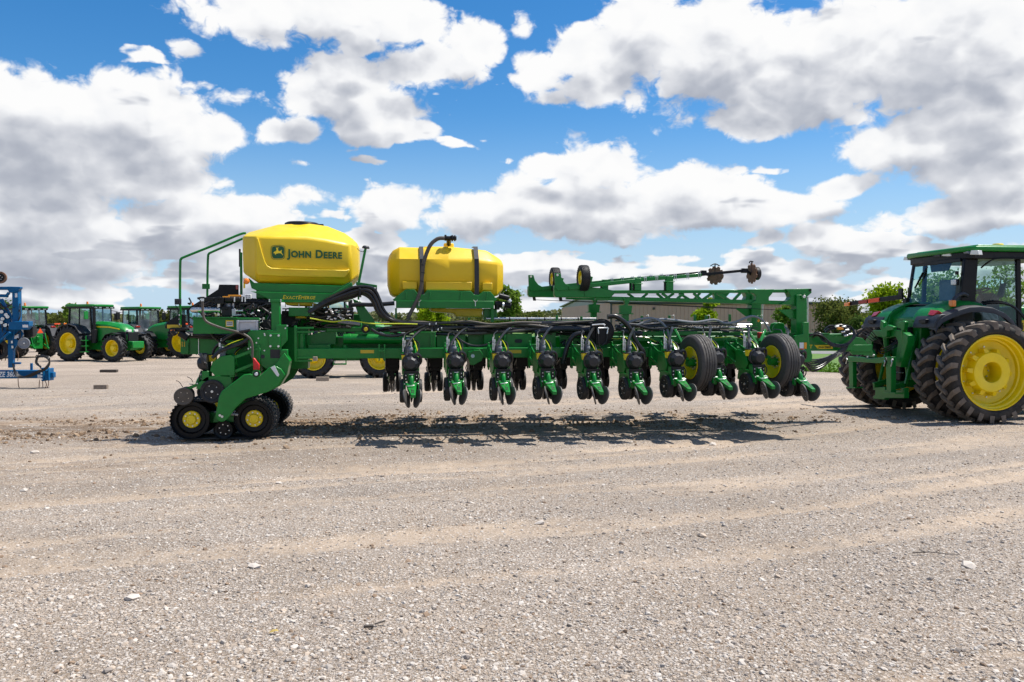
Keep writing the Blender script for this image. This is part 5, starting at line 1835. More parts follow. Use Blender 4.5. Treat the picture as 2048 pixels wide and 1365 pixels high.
hosepart('air_duct', 'black_soft', [(1168, 667), (1158, 667.5), (1149, 671), (1141, 680), (1133, 698), (1126, 726)], 0.046, 15.0, 12, 6)
part('duct_boot', M['black'], lambda m: (m.cyl(at(1126, 720, 15.0), at(1125.5, 728, 15.0), 0.056, n=14), m.cyl(at(1287.5, 718, 14.98), at(1287.5, 724, 14.98), 0.056, n=14)), 0.003)
hosepart('air_duct', 'charcoal', [(1070, 665), (1100, 659), (1140, 658), (1180, 661)], 0.045, 15.45, 12, 5)
hosepart('air_duct', 'charcoal', [(1232, 655), (1255, 664), (1284, 668)], 0.045, 15.4, 12, 5)

# ---- liquid tank
FT = [(774.5, 16.15, 572, 556, 531, 524, 0.05), (779, 15.98, 588, 570, 523, 512, 0.08), (786, 15.86, 594, 570, 519.5, 503, 0.10), (799, 15.75, 592, 568, 518, 497, 0.12), (840, 15.70, 586, 566, 518.5, 498.5, 0.12),
      (900, 15.70, 586, 566, 519, 496.5, 0.12), (944, 15.70, 586, 567, 520, 501, 0.12), (974, 15.72, 590, 569, 522.5, 504, 0.12), (995, 15.80, 594, 572, 524.5, 516, 0.10), (1006.5, 16.00, 582, 573, 527, 524.5, 0.06)]
LIQ = part('liquid_tank', M['amber_tank'], lambda m: m.loft(tank_rings(FT, 16.3, 0.34)), 0.05, seg=3, ang=24)
part('tank_collar', M['amber_tank'], lambda m: (m.lathe([(0, 0.10), (0.085, 0.10), (0.10, 0.09), (0.105, -0.05)], at(897.5, 497.5, 16.3), (0, 0, 1), 24), pxbox(m, 848, 493.5, 890, 498, 16.15, 0.3)), 0.012, parent=LIQ)
part('tank_step_line', M['amber_tank'], lambda m: (pxbox(m, 851, 564, 944, 581, 15.685, 0.05), pxbox(m, 805, 563.5, 834, 579, 15.69, 0.05), pxbox(m, 965, 566, 985, 581, 15.70, 0.05)), 0.012, parent=LIQ)


def strap(m, px, w, Yf):
    x0, x1 = at(px, 550, Yf).x, at(px + w, 550, Yf).x
    Z = [at(px, y, Yf).z for y in (597, 560, 519)]
    pts = [(Yf + 0.02, Z[0]), (Yf - 0.004, Z[1]), (Yf + 0.012, Z[2]), (16.3 - 0.36, at(px, 499, 16.3).z + 0.012), (16.3, at(px, 498, 16.3).z + 0.018)]
    vs = []
    for d in (0, 0.008):
        for y, z in pts: vs += [(x0, y - d, z + d), (x1, y - d, z + d)]
    n = len(pts) * 2
    fs = []
    for i in range(len(pts) - 1):
        a = 2 * i
        fs += [(a, a + 1, a + 3, a + 2), (n + a, n + a + 2, n + a + 3, n + a + 1), (a, a + 2, n + a + 2, n + a), (a + 1, n + a + 1, n + a + 3, a + 3)]
    m.add(vs, fs)


part('tank_strap', M['charcoal'], lambda m: strap(m, 839.5, 8, 15.668), 0, parent=LIQ)
part('tank_strap', M['charcoal'], lambda m: strap(m, 949, 9, 15.668), 0, parent=LIQ)
polypart('liquid_cradle', 'green_dark', [(785, 600), (811, 579.5), (829, 579.5), (837, 590), (848, 590), (854, 580.5), (942, 582.5), (948, 590), (958, 590.5), (966, 583.5), (981, 583.5), (994, 600), (990, 603), (788, 602.5)], 15.63, 0.05, 0.006, parent=None)
boxpart('liquid_beam', 'green', 792, 602, 988, 616.8, 15.58, 0.10, 0.008)
part('cradle_bed', M['green_dark'], lambda m: pxbox(m, 796, 598, 984, 612, 15.69, 1.2), 0.02)
for x in (811, 859, 921, 973): polypart('cradle_gusset', 'green', [(x - 1.2, 602), (x + 1.6, 602), (x + 2.6, 585), (x + 0.4, 585)], 15.60, 0.03, 0.003)
for x in (837, 950): part('strap_hook', M['zinc'], lambda m: (m.tube(pxpath([(x - 3, 600), (x - 1, 603), (x + 3, 603), (x + 5, 600)], 15.56), 0.007, 5, 3), m.cyl(at(x + 0.8, 603, 15.56), at(x + 0.8, 613, 15.56), 0.008, n=6)), 0)
polypart('liquid_sump', 'sump', [(860, 617.2), (966, 617.2), (963, 634.5), (912, 633.5), (910, 627), (864, 623)], 15.9, 0.7, 0.02)
hosepart('fill_hose', 'hose_grey', [(889, 477), (880, 477), (872, 480), (862, 489), (854, 505), (847, 528), (844, 555), (842, 575), (836, 596), (826, 617), (819, 630), (815, 640)], 0.037, 15.52, 12, 6)
for x, y in ((845.5, 545), (843.5, 562), (846, 530)): part('hose_tie', M['decal_black'], lambda m: m.cyl(at(x, y, 15.52), at(x - 0.4, y + 2, 15.52), 0.040, n=12), 0)
part('fill_valve', M['black'], lambda m: (m.cyl(at(888, 476.5, 15.9), at(913, 477, 15.9), 0.040, n=14), m.cyl(at(901, 476, 15.9), at(901, 476, 15.9), 0.02, n=8) if False else None, m.cyl(at(897.5, 489, 16.1), at(897.5, 478, 15.9), 0.045, n=12), m.cyl(at(889, 476, 15.9), at(893, 476, 15.9), 0.058, n=12), m.cyl(at(903, 477, 15.9), at(906, 477, 15.9), 0.062, n=12), m.cyl(at(908, 477, 15.9), at(911, 477, 15.9), 0.058, n=12), pxbox(m, 889, 470.5, 892, 476, 15.85, 0.05), pxbox(m, 901, 471.5, 907, 475, 15.85, 0.08)), 0.004)
part('tank_legs', M['green'], lambda m: [pxbox(m, x, 616.8, x + 4, 648, Y, 0.06) for x, Y in ((790, 15.7),)], 0.004)
part('tank_leg', M['green'], lambda m: pxbox(m, 982, 616.8, 988, 645, 15.75, 0.08), 0.004)
part('pump_group', [M['black'], M['zinc'], M['green_dark']], lambda m: (m.mat(0).cyl(at(990, 608, 15.8), at(1022, 612, 15.8), 0.055, n=14), m.cyl(at(998, 592, 15.8), at(1018, 597, 15.8), 0.05, n=14), m.cyl(at(1019, 612, 15.8), at(1019, 598, 15.8), 0.035, n=12), m.cyl(at(994, 620, 15.8), at(994, 606, 15.8), 0.05, n=12),
              m.mat(1).cyl(at(1017, 600, 15.76), at(1021, 605, 15.76), 0.04, n=12), m.cyl(at(1004, 611, 15.74), at(1008, 611.5, 15.74), 0.06, n=14), m.mat(2), pxbox(m, 968, 617.5, 994, 640, 15.9, 0.3)), 0.006)

# ---- marker frames above the right half
def marker(dy, dx, dz=0.0):
    root = []

    def pp(name, mat, fn, bevel=0.008):
        m = MB()
        fn(m)
        o = m.build(name, M[mat] if isinstance(mat, str) else mat, PL, bevel=bevel)
        o.location = (dx, dy, dz)
        root.append(o)
        return o
    Y = 15.35
    pp('marker_beam', 'green', lambda m: pxpoly(m, [(1109, 571), (1205, 576.5), (1229, 582), (1229, 588), (1221, 596), (1112, 595), (1109, 590)], Y, 0.16), 0.012)
    pp('marker_fin', 'green', lambda m: pxpoly(m, [(1109.5, 547), (1120.5, 547), (1124, 559), (1131, 568), (1142, 574), (1142, 580), (1115, 582), (1110.5, 575)], Y - 0.03, 0.05), 0.005)
    pp('fin_pin', 'zinc', lambda m: m.cyl(at(1115, 550.5, Y - 0.05), at(1115, 550.5, Y - 0.02), 0.022, n=12), 0)
    pp('hanging_strut', 'black', lambda m: pxpoly(m, [(1115, 580), (1122, 584), (1125.5, 603), (1119.5, 603)], Y + 0.2, 0.05), 0.005)
    pp('beam_web', 'green_dark', lambda m: (pxbox(m, 1170, 578, 1172, 595, Y - 0.02, 0.05)), 0.004)
    pp('top_chord', 'green', lambda m: m.bar(at(1222, 584.5, Y + 0.08), at(1590, 582.5, Y + 0.08), 0.08, 0.062), 0.008)
    pp('bottom_chord', 'green', lambda m: m.bar(at(1190, 596.5, Y + 0.08), at(1590, 606.5, Y + 0.08), 0.08, 0.074), 0.008)
    for a, b in (((1324, 587), (1341, 600)), ((1367, 587), (1352, 600)), ((1387, 587), (1403, 601)), ((1424, 587), (1404, 601)), ((1435, 587), (1460, 602)), ((1481, 586), (1466, 602))):
        pp('truss_diagonal', 'green', lambda m: m.bar(at(*a, Y + 0.08), at(*b, Y + 0.08), 0.05, 0.045, up=(0, 1, 0)), 0.006)
    pp('frame_end', 'green', lambda m: (pxpoly(m, [(1572, 578.5), (1623, 577.5), (1623.5, 586), (1612, 596), (1602, 611), (1560, 609.5), (1572, 603), (1579, 600), (1582, 594), (1579, 587)], Y - 0.02, 0.2)), 0.008)
    pp('frame_gusset', 'green', lambda m: pxpoly(m, [(1500, 579.5), (1548, 579), (1545, 587), (1538, 595), (1538, 603), (1545, 608), (1500, 608), (1512, 601), (1513, 592), (1508, 587), (1500, 586)], Y + 0.0, 0.14), 0.006)
    pp('end_cap', 'black', lambda m: m.cyl(at(1620.5, 580.5, Y - 0.04), at(1620.5, 580.5, Y + 0.1), 0.026, n=12), 0.003)
    pp('marker_post', 'green', lambda m: pxbox(m, 1593, 590, 1613.5, 690, Y - 0.08, 0.24), 0.010)
    pp('post_rod', 'steel', lambda m: m.cyl(at(1615.5, 594, Y + 0.1), at(1615, 648, Y + 0.1), 0.018, n=10), 0)
    pp('pivot_pin', [M['green'], M['zinc']], lambda m: (m.mat(0).cyl(at(1608, 593.5, Y - 0.13), at(1608, 593.5, Y), 0.055, n=20), m.mat(1).cyl(at(1608.5, 593.5, Y - 0.145), at(1608.5, 593.5, Y - 0.13), 0.03, n=12)), 0.003)
    pp('post_gusset', 'green_dark', lambda m: pxpoly(m, [(1559, 621), (1561, 619.5), (1594, 619.5), (1594, 637), (1580, 637)], Y + 0.0, 0.04), 0.004)
    for y0 in (611, 618.5, 637): pp('post_flange', 'green', lambda m: pxbox(m, 1586, y0, 1601, y0 + 1.7, Y - 0.04, 0.16), 0.003)
    pp('stay_cable', 'black', lambda m: (m.tube([at(1122, 601, Y + 0.22), at(1340, 610.5, Y + 0.05), at(1560, 620.5, Y + 0.02)], 0.006, 5, 2)), 0)
    # marker arm with its disc
    pp('marker_arm', 'green', lambda m: (m.bar(at(1137, 576.5, Y - 0.02), at(1272, 562, Y + 0.0), 0.075, 0.072), m.bar(at(1272, 561, Y), at(1402, 550.5, Y), 0.065, 0.066)), 0.006)
    pp('arm_extension', 'black_metal', lambda m: m.bar(at(1396, 550.6, Y), at(1493, 541, Y), 0.050, 0.052), 0.004)
    pp('arm_joint', 'black_metal', lambda m: (pxbox(m, 1485, 537, 1496, 546, Y - 0.04, 0.09), m.bar(at(1494, 543, Y), at(1502, 549, Y), 0.04, 0.05)), 0.006)
    for x in (1289, 1312, 1334, 1349, 1374, 1397):
        y = 561 - (x - 1272) * 0.083
        pp('arm_clamp', 'zinc', lambda m: [m.cyl(at(x + d, y - 6.5, Y - 0.03), at(x + d, y + 4.5 + (x > 1340) * 2, Y - 0.03), 0.006, n=5) for d in (0, 3.4)] + [pxbox(m, x - 1, y - 4.6, x + 4.6, y - 3.2, Y - 0.04, 0.1)], 0)
    for x0, x1, y0, y1 in ((1270, 1283, 557, 581), (1333, 1347, 553, 582)):
        pp('arm_cradle', 'green', lambda m: (pxbox(m, x0, y0, x1, y1, Y - 0.045, 0.11), pxbox(m, x0 - 3, y0 + 10, x1 + 3, y0 + 11.6, Y - 0.06, 0.14)), 0.005)
        pp('cradle_side', 'black', lambda m: pxbox(m, x0 - 4, y0 + 12, x0 - 0.3, y1, Y + 0.0, 0.05), 0.003)
    pp('stand_foot', 'green', lambda m: (pxpoly(m, [(1246, 596), (1262, 596), (1258, 606), (1256, 611), (1265, 612), (1263, 627), (1258, 629), (1258, 655), (1245, 655), (1245, 629), (1241, 627), (1240, 611), (1251, 610), (1250, 605)], Y + 0.02, 0.12)), 0.006)
    pp('foot_plate', 'green', lambda m: pxbox(m, 1238, 627, 1267, 629, Y - 0.03, 0.2), 0.003)
    # transport wheel at the end
    wx = at(1166.5, 556.6, Y)
    wheel = MB()
    wheel.mat(0).lathe(tyre_prof(0.238, 0.128, 0.165, 0.3), (0, 0, 0), (-1, 0, 0), 32, closed=True)
    for r_ in range(7):
        for k in range(30):
            a = 2 * math.pi * (k + 0.5 * (r_ % 2)) / 30
            c, s = math.cos(a), math.sin(a)
            xx = -0.066 + 0.022 * r_
            rr = 0.236 if abs(r_ - 3) < 3 else 0.230
            cen = Vector((xx, s * rr, c * rr))
            tv, nv = Vector((0, c, -s)), Vector((0, s, c))
            vs = []
            for h in (-0.004, 0.007):
                for u, w in ((-0.017, -0.004), (0.010, -0.009), (0.017, 0.004), (-0.010, 0.009)):
                    vs.append(cen + tv * u + Vector((w, 0, 0)) + nv * h)
            wheel.add(vs, [(4, 5, 6, 7), (0, 4, 7, 3), (1, 5, 4, 0), (2, 6, 5, 1), (3, 7, 6, 2)])
    o = wheel.build('marker_wheel', [M['tyre_dark']], PL)
    o.location = (wx.x + dx, Y - 0.02 + dy, wx.z + dz)
    o.rotation_euler = (0, 0, 0.06)
    h = MB()
    h.lathe([(0.135, 0.065), (0.118, 0.062), (0.110, 0.02), (0.05, 0.03), (0.045, 0.05), (0, 0.05)], (0, 0, 0), (-1, 0, 0), 28)
    h.build('rim', M['yellow'], o)
    pp('wheel_fork', 'green', lambda m: pxpoly(m, [(1181, 553), (1186, 554), (1181, 575), (1173, 580)], Y + 0.05, 0.05), 0.004)
    return root


marker(0.0, 0.0)
marker(1.46, -0.27, 0.052)


def marker_disc(px, py, Y, axis, rz):
    p = at(px, py, Y)
    m = MB()
    m.mat(0)
    tooth_disc(m, (0, 0, 0), axis, 0.200, 10, 0.014, 0.84, 0.9)
    ax = Vector(axis).normalized()
    m.mat(1).lathe([(0.0, 0.02), (0.06, 0.03), (0.06, 0.05), (0.105, 0.05), (0.125, 0.06), (0.128, 0.13), (0.11, 0.145), (0.0, 0.145)], (0, 0, 0), ax, 24)
    m.tube([Vector((-0.10, 0, 0.20)), Vector((0, 0, 0.245)), Vector((0.10, 0, 0.20))] if abs(ax.y) > 0.5 else [Vector((-0.05, 0, 0.20)), Vector((-0.03, 0, 0.235)), Vector((0.03, 0, 0.225))], 0.012, 6, 3)
    m.bar((0, 0, 0.0), (0, 0, 0.23), 0.02, 0.02, up=(0, 1, 0))
    o = m.build('marker_disc', [M['rust'], M['tyre_dark']], PL, ang=40)
    o.location = p
    return o


marker_disc(1503.5, 547.5, 15.33, (1, 0.12, 0.02), 0)
marker_disc(1430, 551.5, 16.75, (0.75, 0.65, 0), 0)

# ---- right end: pivot plates, ribbed wheels, tongue and its hoses
polypart('tongue_plate', 'green', [(1589, 672), (1606, 668), (1606, 645), (1618, 645), (1618, 683), (1625, 712), (1624, 722), (1618, 725), (1592, 724), (1589, 700)], 15.1, 0.06)
part('pivot_drum', M['green'], lambda m: (m.cyl(at(1586, 676, 15.5), at(1586, 668, 15.5), 0.16, n=28), m.cyl(at(1584, 668, 15.5), at(1584, 666, 15.5), 0.19, n=28)), 0.004)
for Y, dx in ((15.75, 0), (16.0, -7)):
    polypart('pivot_ear', 'green', [(1546 + dx, 671), (1546 + dx, 656), (1550 + dx, 648), (1558 + dx, 645), (1567 + dx, 647), (1572 + dx, 655), (1572 + dx, 671)], Y, 0.04)
boxpart('brace_bar', 'green', 1575, 676, 1592, 700, 15.3, 0.1)
for (a, b) in (((1350, 660), (1366, 690)), ((1498, 664), (1515, 690)), ((1453, 685), (1475, 706)), ((1150, 692), (1172, 716)), ((1240, 690), (1258, 716)), ((1318, 690), (1342, 716)), ((1530, 660), (1520, 684))):
    part('brace_bar', M['green_bright'], lambda m: m.bar(at(*a, 15.25), at(*b, 15.05), 0.045, 0.05, up=(0, 1, 0)), 0.006)
boxpart('safety_decal', 'decal_white', 1599, 685.5, 1607.5, 699, 15.094, 0.005, 0)
boxpart('safety_decal_edge', 'red', 1598.4, 697.5, 1608, 699.4, 15.090, 0.003, 0)
boxpart('safety_decal', 'orange_paint', 1608.5, 685.5, 1613.5, 698, 15.094, 0.005, 0)
boxpart('red_fitting', 'red', 1518, 665, 1528, 677, 15.2, 0.1, 0.015)
part('yellow_cap', M['orange_paint'], lambda m: m.cyl(at(1516, 644, 15.3), at(1518, 640, 15.3), 0.02, n=10), 0)


def rib_wheel(px, py, Y):
    p = at(px, py, Y)
    R, w = 0.520, 0.315
    h = w / 2
    prof = [(0.285, -h * 0.66), (0.32, -h * 0.92), (0.40, -h), (0.470, -h * 0.95), (0.502, -h * 0.80)]
    for k in range(5):
        a, b = -h * 0.76 + k * 2 * h * 0.76 / 5, -h * 0.76 + (k + 1) * 2 * h * 0.76 / 5
        rr = R - 0.010 * abs(k - 2) * 0.5
        prof += [(rr, a + 0.006), (rr, b - 0.006)]
        if k < 4: prof += [(rr - 0.018, b - 0.002), (rr - 0.018, b + 0.002)]
    prof += [(0.502, h * 0.80), (0.470, h * 0.95), (0.40, h), (0.32, h * 0.92), (0.285, h * 0.66), (0.27, h * 0.6), (0.27, -h * 0.6)]
    m = MB()
    m.lathe(prof, (0, 0, 0), (-1, 0, 0), 56, closed=True)
    o = m.build('wing_wheel', [M['tyre_rib']], PL, ang=28)
    o.location = p
    o.rotation_euler = (0, 0, 0.155)
    r = MB()
    r.mat(0).lathe([(0.30, 0.145), (0.292, 0.150), (0.275, 0.142), (0.262, 0.10), (0.245, 0.085), (0.17, 0.075), (0.12, 0.045), (0.0, 0.04)], (0, 0, 0), (-1, 0, 0), 40)
    r.mat(1)
    bolt_circle(r, (-0.04, 0, 0), (-1, 0, 0), 0.105, 8, 0.016, 0.04)
    r.build('rim', [M['yellow'], M['zinc']], o)
    g = MB()
    g.cyl((-0.04, 0, 0), (-0.19, 0, 0), 0.070, n=18)
    g.cyl((-0.04, 0, 0), (-0.075, 0, 0), 0.085, n=18)
    g.prism([(-0.06, 0.05), (0.14, 0.07), (0.40, 0.10), (0.62, 0.30), (0.62, 0.42), (0.54, 0.40), (0.36, 0.20), (0.14, 0.15), (-0.04, 0.10)], -0.23, -0.18, 'x')
    g.build('wheel_arm', M['green'], o, bevel=0.006)
    return o


M['tyre_rib'] = paint('ribbed_tyre_rubber', (0.052, 0.049, 0.047), 0.70, dust=0.45, dustcol=(0.17, 0.135, 0.105), bump=0.1, bscale=50)
rib_wheel(1393, 726, 14.55)
rib_wheel(1556, 723.5, 14.55)
part('tongue_beam', M['green'], lambda m: (m.box(at(1606, 690, 16.1).x, at(1706, 690, 16.1).x, 16.05, 16.42, at(1650, 702, 16.05).z, at(1650, 668, 16.05).z)), 0.014)
polypart('tongue_decal', 'decal_text', [(1629, 690.7), (1664, 690.5), (1666, 698), (1636, 698.4)], 16.042, 0.005, 0)
tl = text_mesh('tongue_lettering', 'John Deere', 0.055, M['decal_black'], PL, at(1637, 696.6, 16.037), bold=0.001, caps=0.8, extrude=0.001, shear=0.2)
tt = text_mesh('tongue_lettering', 'T', 0.10, M['decal_text'], PL, at(1619, 697, 16.04), bold=0.003, extrude=0.001)
part('tongue_plate_edge', M['green_bright'], lambda m: (pxbox(m, 1616, 667, 1660, 668.6, 16.0, 0.3), pxbox(m, 1617, 687.5, 1690, 689, 16.02, 0.05)), 0.002)
for k in range(7):
    q = random.Random(500 + k)
    s = 7.5 * k
    hosepart('hydraulic_hose', 'black_soft', [(1600 + q.uniform(0, 12), 713 + k * 1.8, 15.4), (1622, 720 + s * 0.5, 15.6), (1640 + q.uniform(-3, 3), 718 + s * 0.45, 15.7), (1662, 711 + s * 0.22, 15.8), (1682 + k, 699 + s * 0.1, 15.9), (1690 + k, 690, 15.95)], 0.017, 15.7, 7, 6)
for k in range(7):
    q = random.Random(540 + k)
    hosepart('hydraulic_hose', 'black_soft', [(1618 + k * 2, 672 + q.uniform(-6, 6), 15.95), (1630 + k * 2, 664 + q.uniform(0, 8), 15.9), (1645 + k, 676 + q.uniform(-4, 8), 15.85), (1668, 690 + q.uniform(-3, 6), 15.85), (1692, 690 + q.uniform(-5, 3), 15.9), (1708 + q.uniform(-3, 3), 674, 15.95), (1704, 658 + q.uniform(-3, 3), 16.0), (1685, 652 + q.uniform(-2, 3), 16.1), (1660 + k, 651 + q.uniform(0, 8), 16.1), (1648 + k * 2, 662 + q.uniform(-5, 5), 16.1)], 0.014, 15.9, 6, 5)
part('coupler_group', [M['zinc'], M['orange_paint'], M['black']], lambda m: (m.mat(0), [m.cyl(at(x, y, 15.8), at(x + 8, y - 1, 15.8), 0.018, n=8) for x, y in ((1682, 665), (1690, 661), (1688, 672), (1697, 669), (1684, 654), (1670, 654))], m.mat(1), pxbox(m, 1676, 655, 1683, 660, 15.82, 0.06), pxbox(m, 1682, 657, 1687, 660, 15.82, 0.06), m.mat(2), pxbox(m, 1688, 655, 1702, 672, 15.9, 0.1)), 0.004)
part('hitch_plate', M['green'], lambda m: (pxpoly(m, [(1695, 671), (1726, 677), (1745, 702), (1745, 710), (1706, 710), (1695, 700)], 16.2, 0.04), pxbox(m, 1700, 690, 1745, 704, 16.15, 0.3)), 0.006)
BOLTS.build('bolts', M['zinc'], PL)['kind'] = 'stuff'

# ------------------------------------------------------------------ the big tractor (parts in world coordinates)
HX, HY = 11.85, 17.41
TR = thing('tractor', 'big green tractor with dual rear wheels hitched in front of the planter', 'tractor', (HX, HY, 0), world=True)


def atx(px, py, X):
    r = ray(px, py)
    return Vector((0, 0, CAMZ)) + r * (X / r.x)


def tpart(name, mat, fn, bevel=0.01, seg=2, ang=34, parent=None, kind=None):
    m = MB()
    fn(m)
    o = m.build(name, mat if not isinstance(mat, str) else M[mat], parent or TR, bevel=bevel, seg=seg, ang=ang)
    if kind: o['kind'] = kind
    return o


def xpoly(m, pts, X, d):
    """polygon given in photo pixels on the plane x = X, extruded forwards"""
    q = [atx(a, b, X) for a, b in pts]
    m.prism([(p.y, p.z) for p in q], X, X + d, 'x')


def big_rim(m, sgn, deep):
    """dished rim with a cast hub; outer face towards sgn * Y"""
    m.mat(0)
    if deep:
        prof = [(0.765, -0.02), (0.765, 0.012), (0.745, 0.018), (0.735, 0.0), (0.728, -0.05), (0.700, -0.062), (0.690, -0.085), (0.682, -0.17), (0.655, -0.185), (0.648, -0.26), (0.60, -0.30), (0.45, -0.305),
                (0.430, -0.300), (0.405, -0.10), (0.392, -0.085), (0.235, -0.078), (0.212, -0.088), (0.205, -0.11), (0.200, -0.42), (0.11, -0.425), (0.10, -0.36), (0.0, -0.355)]
    else:
        prof = [(0.765, -0.02), (0.765, 0.012), (0.745, 0.018), (0.735, 0.0), (0.72, -0.06), (0.68, -0.10), (0.66, -0.22), (0.5, -0.25), (0.3, -0.2), (0.0, -0.2)]
    m.lathe(prof, (0, 0, 0), (0, sgn, 0), 56)
    if deep:
        for i in range(10):
            a = 2 * math.pi * i / 10
            c, s = math.cos(a), math.sin(a)
            for da in (-0.12, 0.12):
                pass
            p = Vector((c * 0.43, 0, s * 0.43))
            tv, nv = Vector((-s, 0, c)), Vector((c, 0, s))
            vs = []
            for rr, hw in ((-0.05, 0.062), (0.062, 0.042)):
                for y, k in ((-0.30, 1.0), (-0.10 - (0.06 if rr > 0 else 0), 0.85)):
                    for e in (-1, 1):
                        vs.append(p + nv * rr + tv * (e * hw * k) + Vector((0, sgn * y, 0)))
            m.add(vs, [(0, 1, 3, 2), (4, 6, 7, 5), (0, 4, 5, 1), (2, 3, 7, 6), (0, 2, 6, 4), (1, 5, 7, 3)])
        m.mat(1)
        bolt_circle(m, (0, -sgn * 0.302, 0), (0, sgn, 0), 0.515, 10, 0.016, 0.02, 0.31)
        bolt_circle(m, (0, -sgn * 0.425, 0), (0, sgn, 0), 0.155, 8, 0.016, 0.03, 0.2)


def big_wheel(Y, sgn, deep, x=HX, R=1.05, w=0.50, lab=None, rr=0.74, nl=23):
    t = MB()
    lug_tyre(t, (0, 0, 0), (0, 1, 0), R, rr * 1.02, w, nl=nl, lugw=0.062, lugh=0.062, n=56)
    o = t.build('wheel', [M['tyre'], M['lug']], TR, ang=40)
    o.location = (x, Y, R - 0.012)
    o.rotation_euler = (0, 0.17 * (Y - 15), 0)
    r = MB()
    big_rim(r, sgn, deep)
    q = r.build('rim', [M['yellow'], M['zinc']], o, ang=38)
    q.location = (0, sgn * (w / 2 - 0.05), 0)
    if rr < 0.7: q.scale = (rr / 0.74, 1, rr / 0.74)
    return o


for Y, s, d in ((15.52, -1, True), (16.30, -1, False), (18.52, 1, False), (19.30, 1, True)):
    big_wheel(Y, s, d)
for Y, s, d in ((15.75, -1, True), (16.40, -1, False), (18.42, 1, False), (19.07, 1, True)):
    big_wheel(Y, s, d, x=HX + 3.05, R=0.80, w=0.42, rr=0.52, nl=20)
tpart('axle', 'black_metal', lambda m: m.cyl((HX, 15.78, 1.04), (HX, 19.04, 1.04), 0.10, n=18), 0)
tpart('axle', 'green', lambda m: m.cyl((HX + 3.05, 15.60, 0.80), (HX + 3.05, 19.2, 0.80), 0.10, n=18), 0)
tpart('axle_housing', 'green_dark', lambda m: (m.cyl((HX, 16.62, 1.04), (HX, 18.2, 1.04), 0.20, n=18)), 0.01)

# body
tpart('transmission', 'green', lambda m: (m.prism([(11.15, 0.62), (11.15, 1.55), (11.35, 2.22), (11.75, 2.42), (12.6, 2.42), (12.6, 1.3), (14.0, 1.2), (14.0, 0.6)], 17.02, 17.80, 'y')), 0.03)
tpart('rear_body', 'green', lambda m: (m.prism([(11.20, 1.30), (11.22, 2.16), (11.55, 2.40), (12.3, 2.42), (12.3, 1.30)], 16.82, 18.0, 'y')), 0.03)
tpart('hood', 'green', lambda m: m.prism([(13.6, 1.35), (13.6, 2.42), (15.2, 2.34), (16.4, 2.12), (16.75, 1.85), (16.85, 1.2), (16.2, 1.05)], 16.93, 17.89, 'y'), 0.09, seg=3)
tpart('grille', 'black', lambda m: m.box(16.72, 16.88, 17.02, 17.80, 1.2, 1.8), 0.03)
tpart('hood_stripe', 'decal_text', lambda m: m.box(13.62, 16.0, 16.921, 16.929, 1.86, 2.10), 0)
text_mesh('hood_lettering', 'John Deere', 0.19, M['decal_black'], TR, (13.72, 16.919, 1.91), bold=0.003, caps=0.8, extrude=0.001)
tpart('front_weight', 'green', lambda m: m.box(16.85, 17.35, 17.0, 17.82, 0.75, 1.15), 0.04)

# fenders
LIP = [(-1.33, 1.92), (-1.24, 2.06), (-1.05, 2.17), (-0.72, 2.26), (-0.35, 2.335), (-0.10, 2.375), (0.20, 2.385), (0.48, 2.355), (0.75, 2.25), (0.95, 2.09), (1.10, 1.90)]
CROWN = [(-1.24, 2.10), (-1.12, 2.24), (-0.95, 2.345), (-0.68, 2.43), (-0.35, 2.495), (-0.05, 2.53), (0.25, 2.53), (0.50, 2.48), (0.72, 2.36)]

LIP = [(x * 0.62 if x < 0 else x, z) for x, z in LIP]
CROWN = [(x * 0.62 if x < 0 else x, z) for x, z in CROWN]


def fender(m, which, s):
    """which 0 = charcoal outer lip, 1 = green inner shell; s = -1 near side, +1 far side"""
    rings = []
    if which == 0:
        for i, (x, z) in enumerate(LIP):
            up = [(HX + x, HY + s * 1.40, z - 0.075), (HX + x, HY + s * 1.39, z - 0.01), (HX + x, HY + s * 1.33, z + 0.015), (HX + x, HY + s * 1.16, z + 0.035)]
            lo = [(p[0], p[1], p[2] - 0.045) for p in reversed(up)]
            rings.append(up + lo)
    else:
        for i, (x, z) in enumerate(CROWN):
            zl = np.interp(x, [p[0] for p in LIP], [p[1] for p in LIP]) + 0.030
            up = [(HX + x, HY + s * 1.165, zl), (HX + x, HY + s * 1.06, zl + (z - zl) * 0.62), (HX + x, HY + s * 0.90, zl + (z - zl) * 0.93), (HX + x, HY + s * 0.72, z), (HX + x, HY + s * 0.48, z)]
            lo = [(p[0] + (0.03 if i == 0 else 0), p[1], p[2] - 0.05) for p in reversed(up)]
            rings.append(up + lo)
    m.loft(rings)


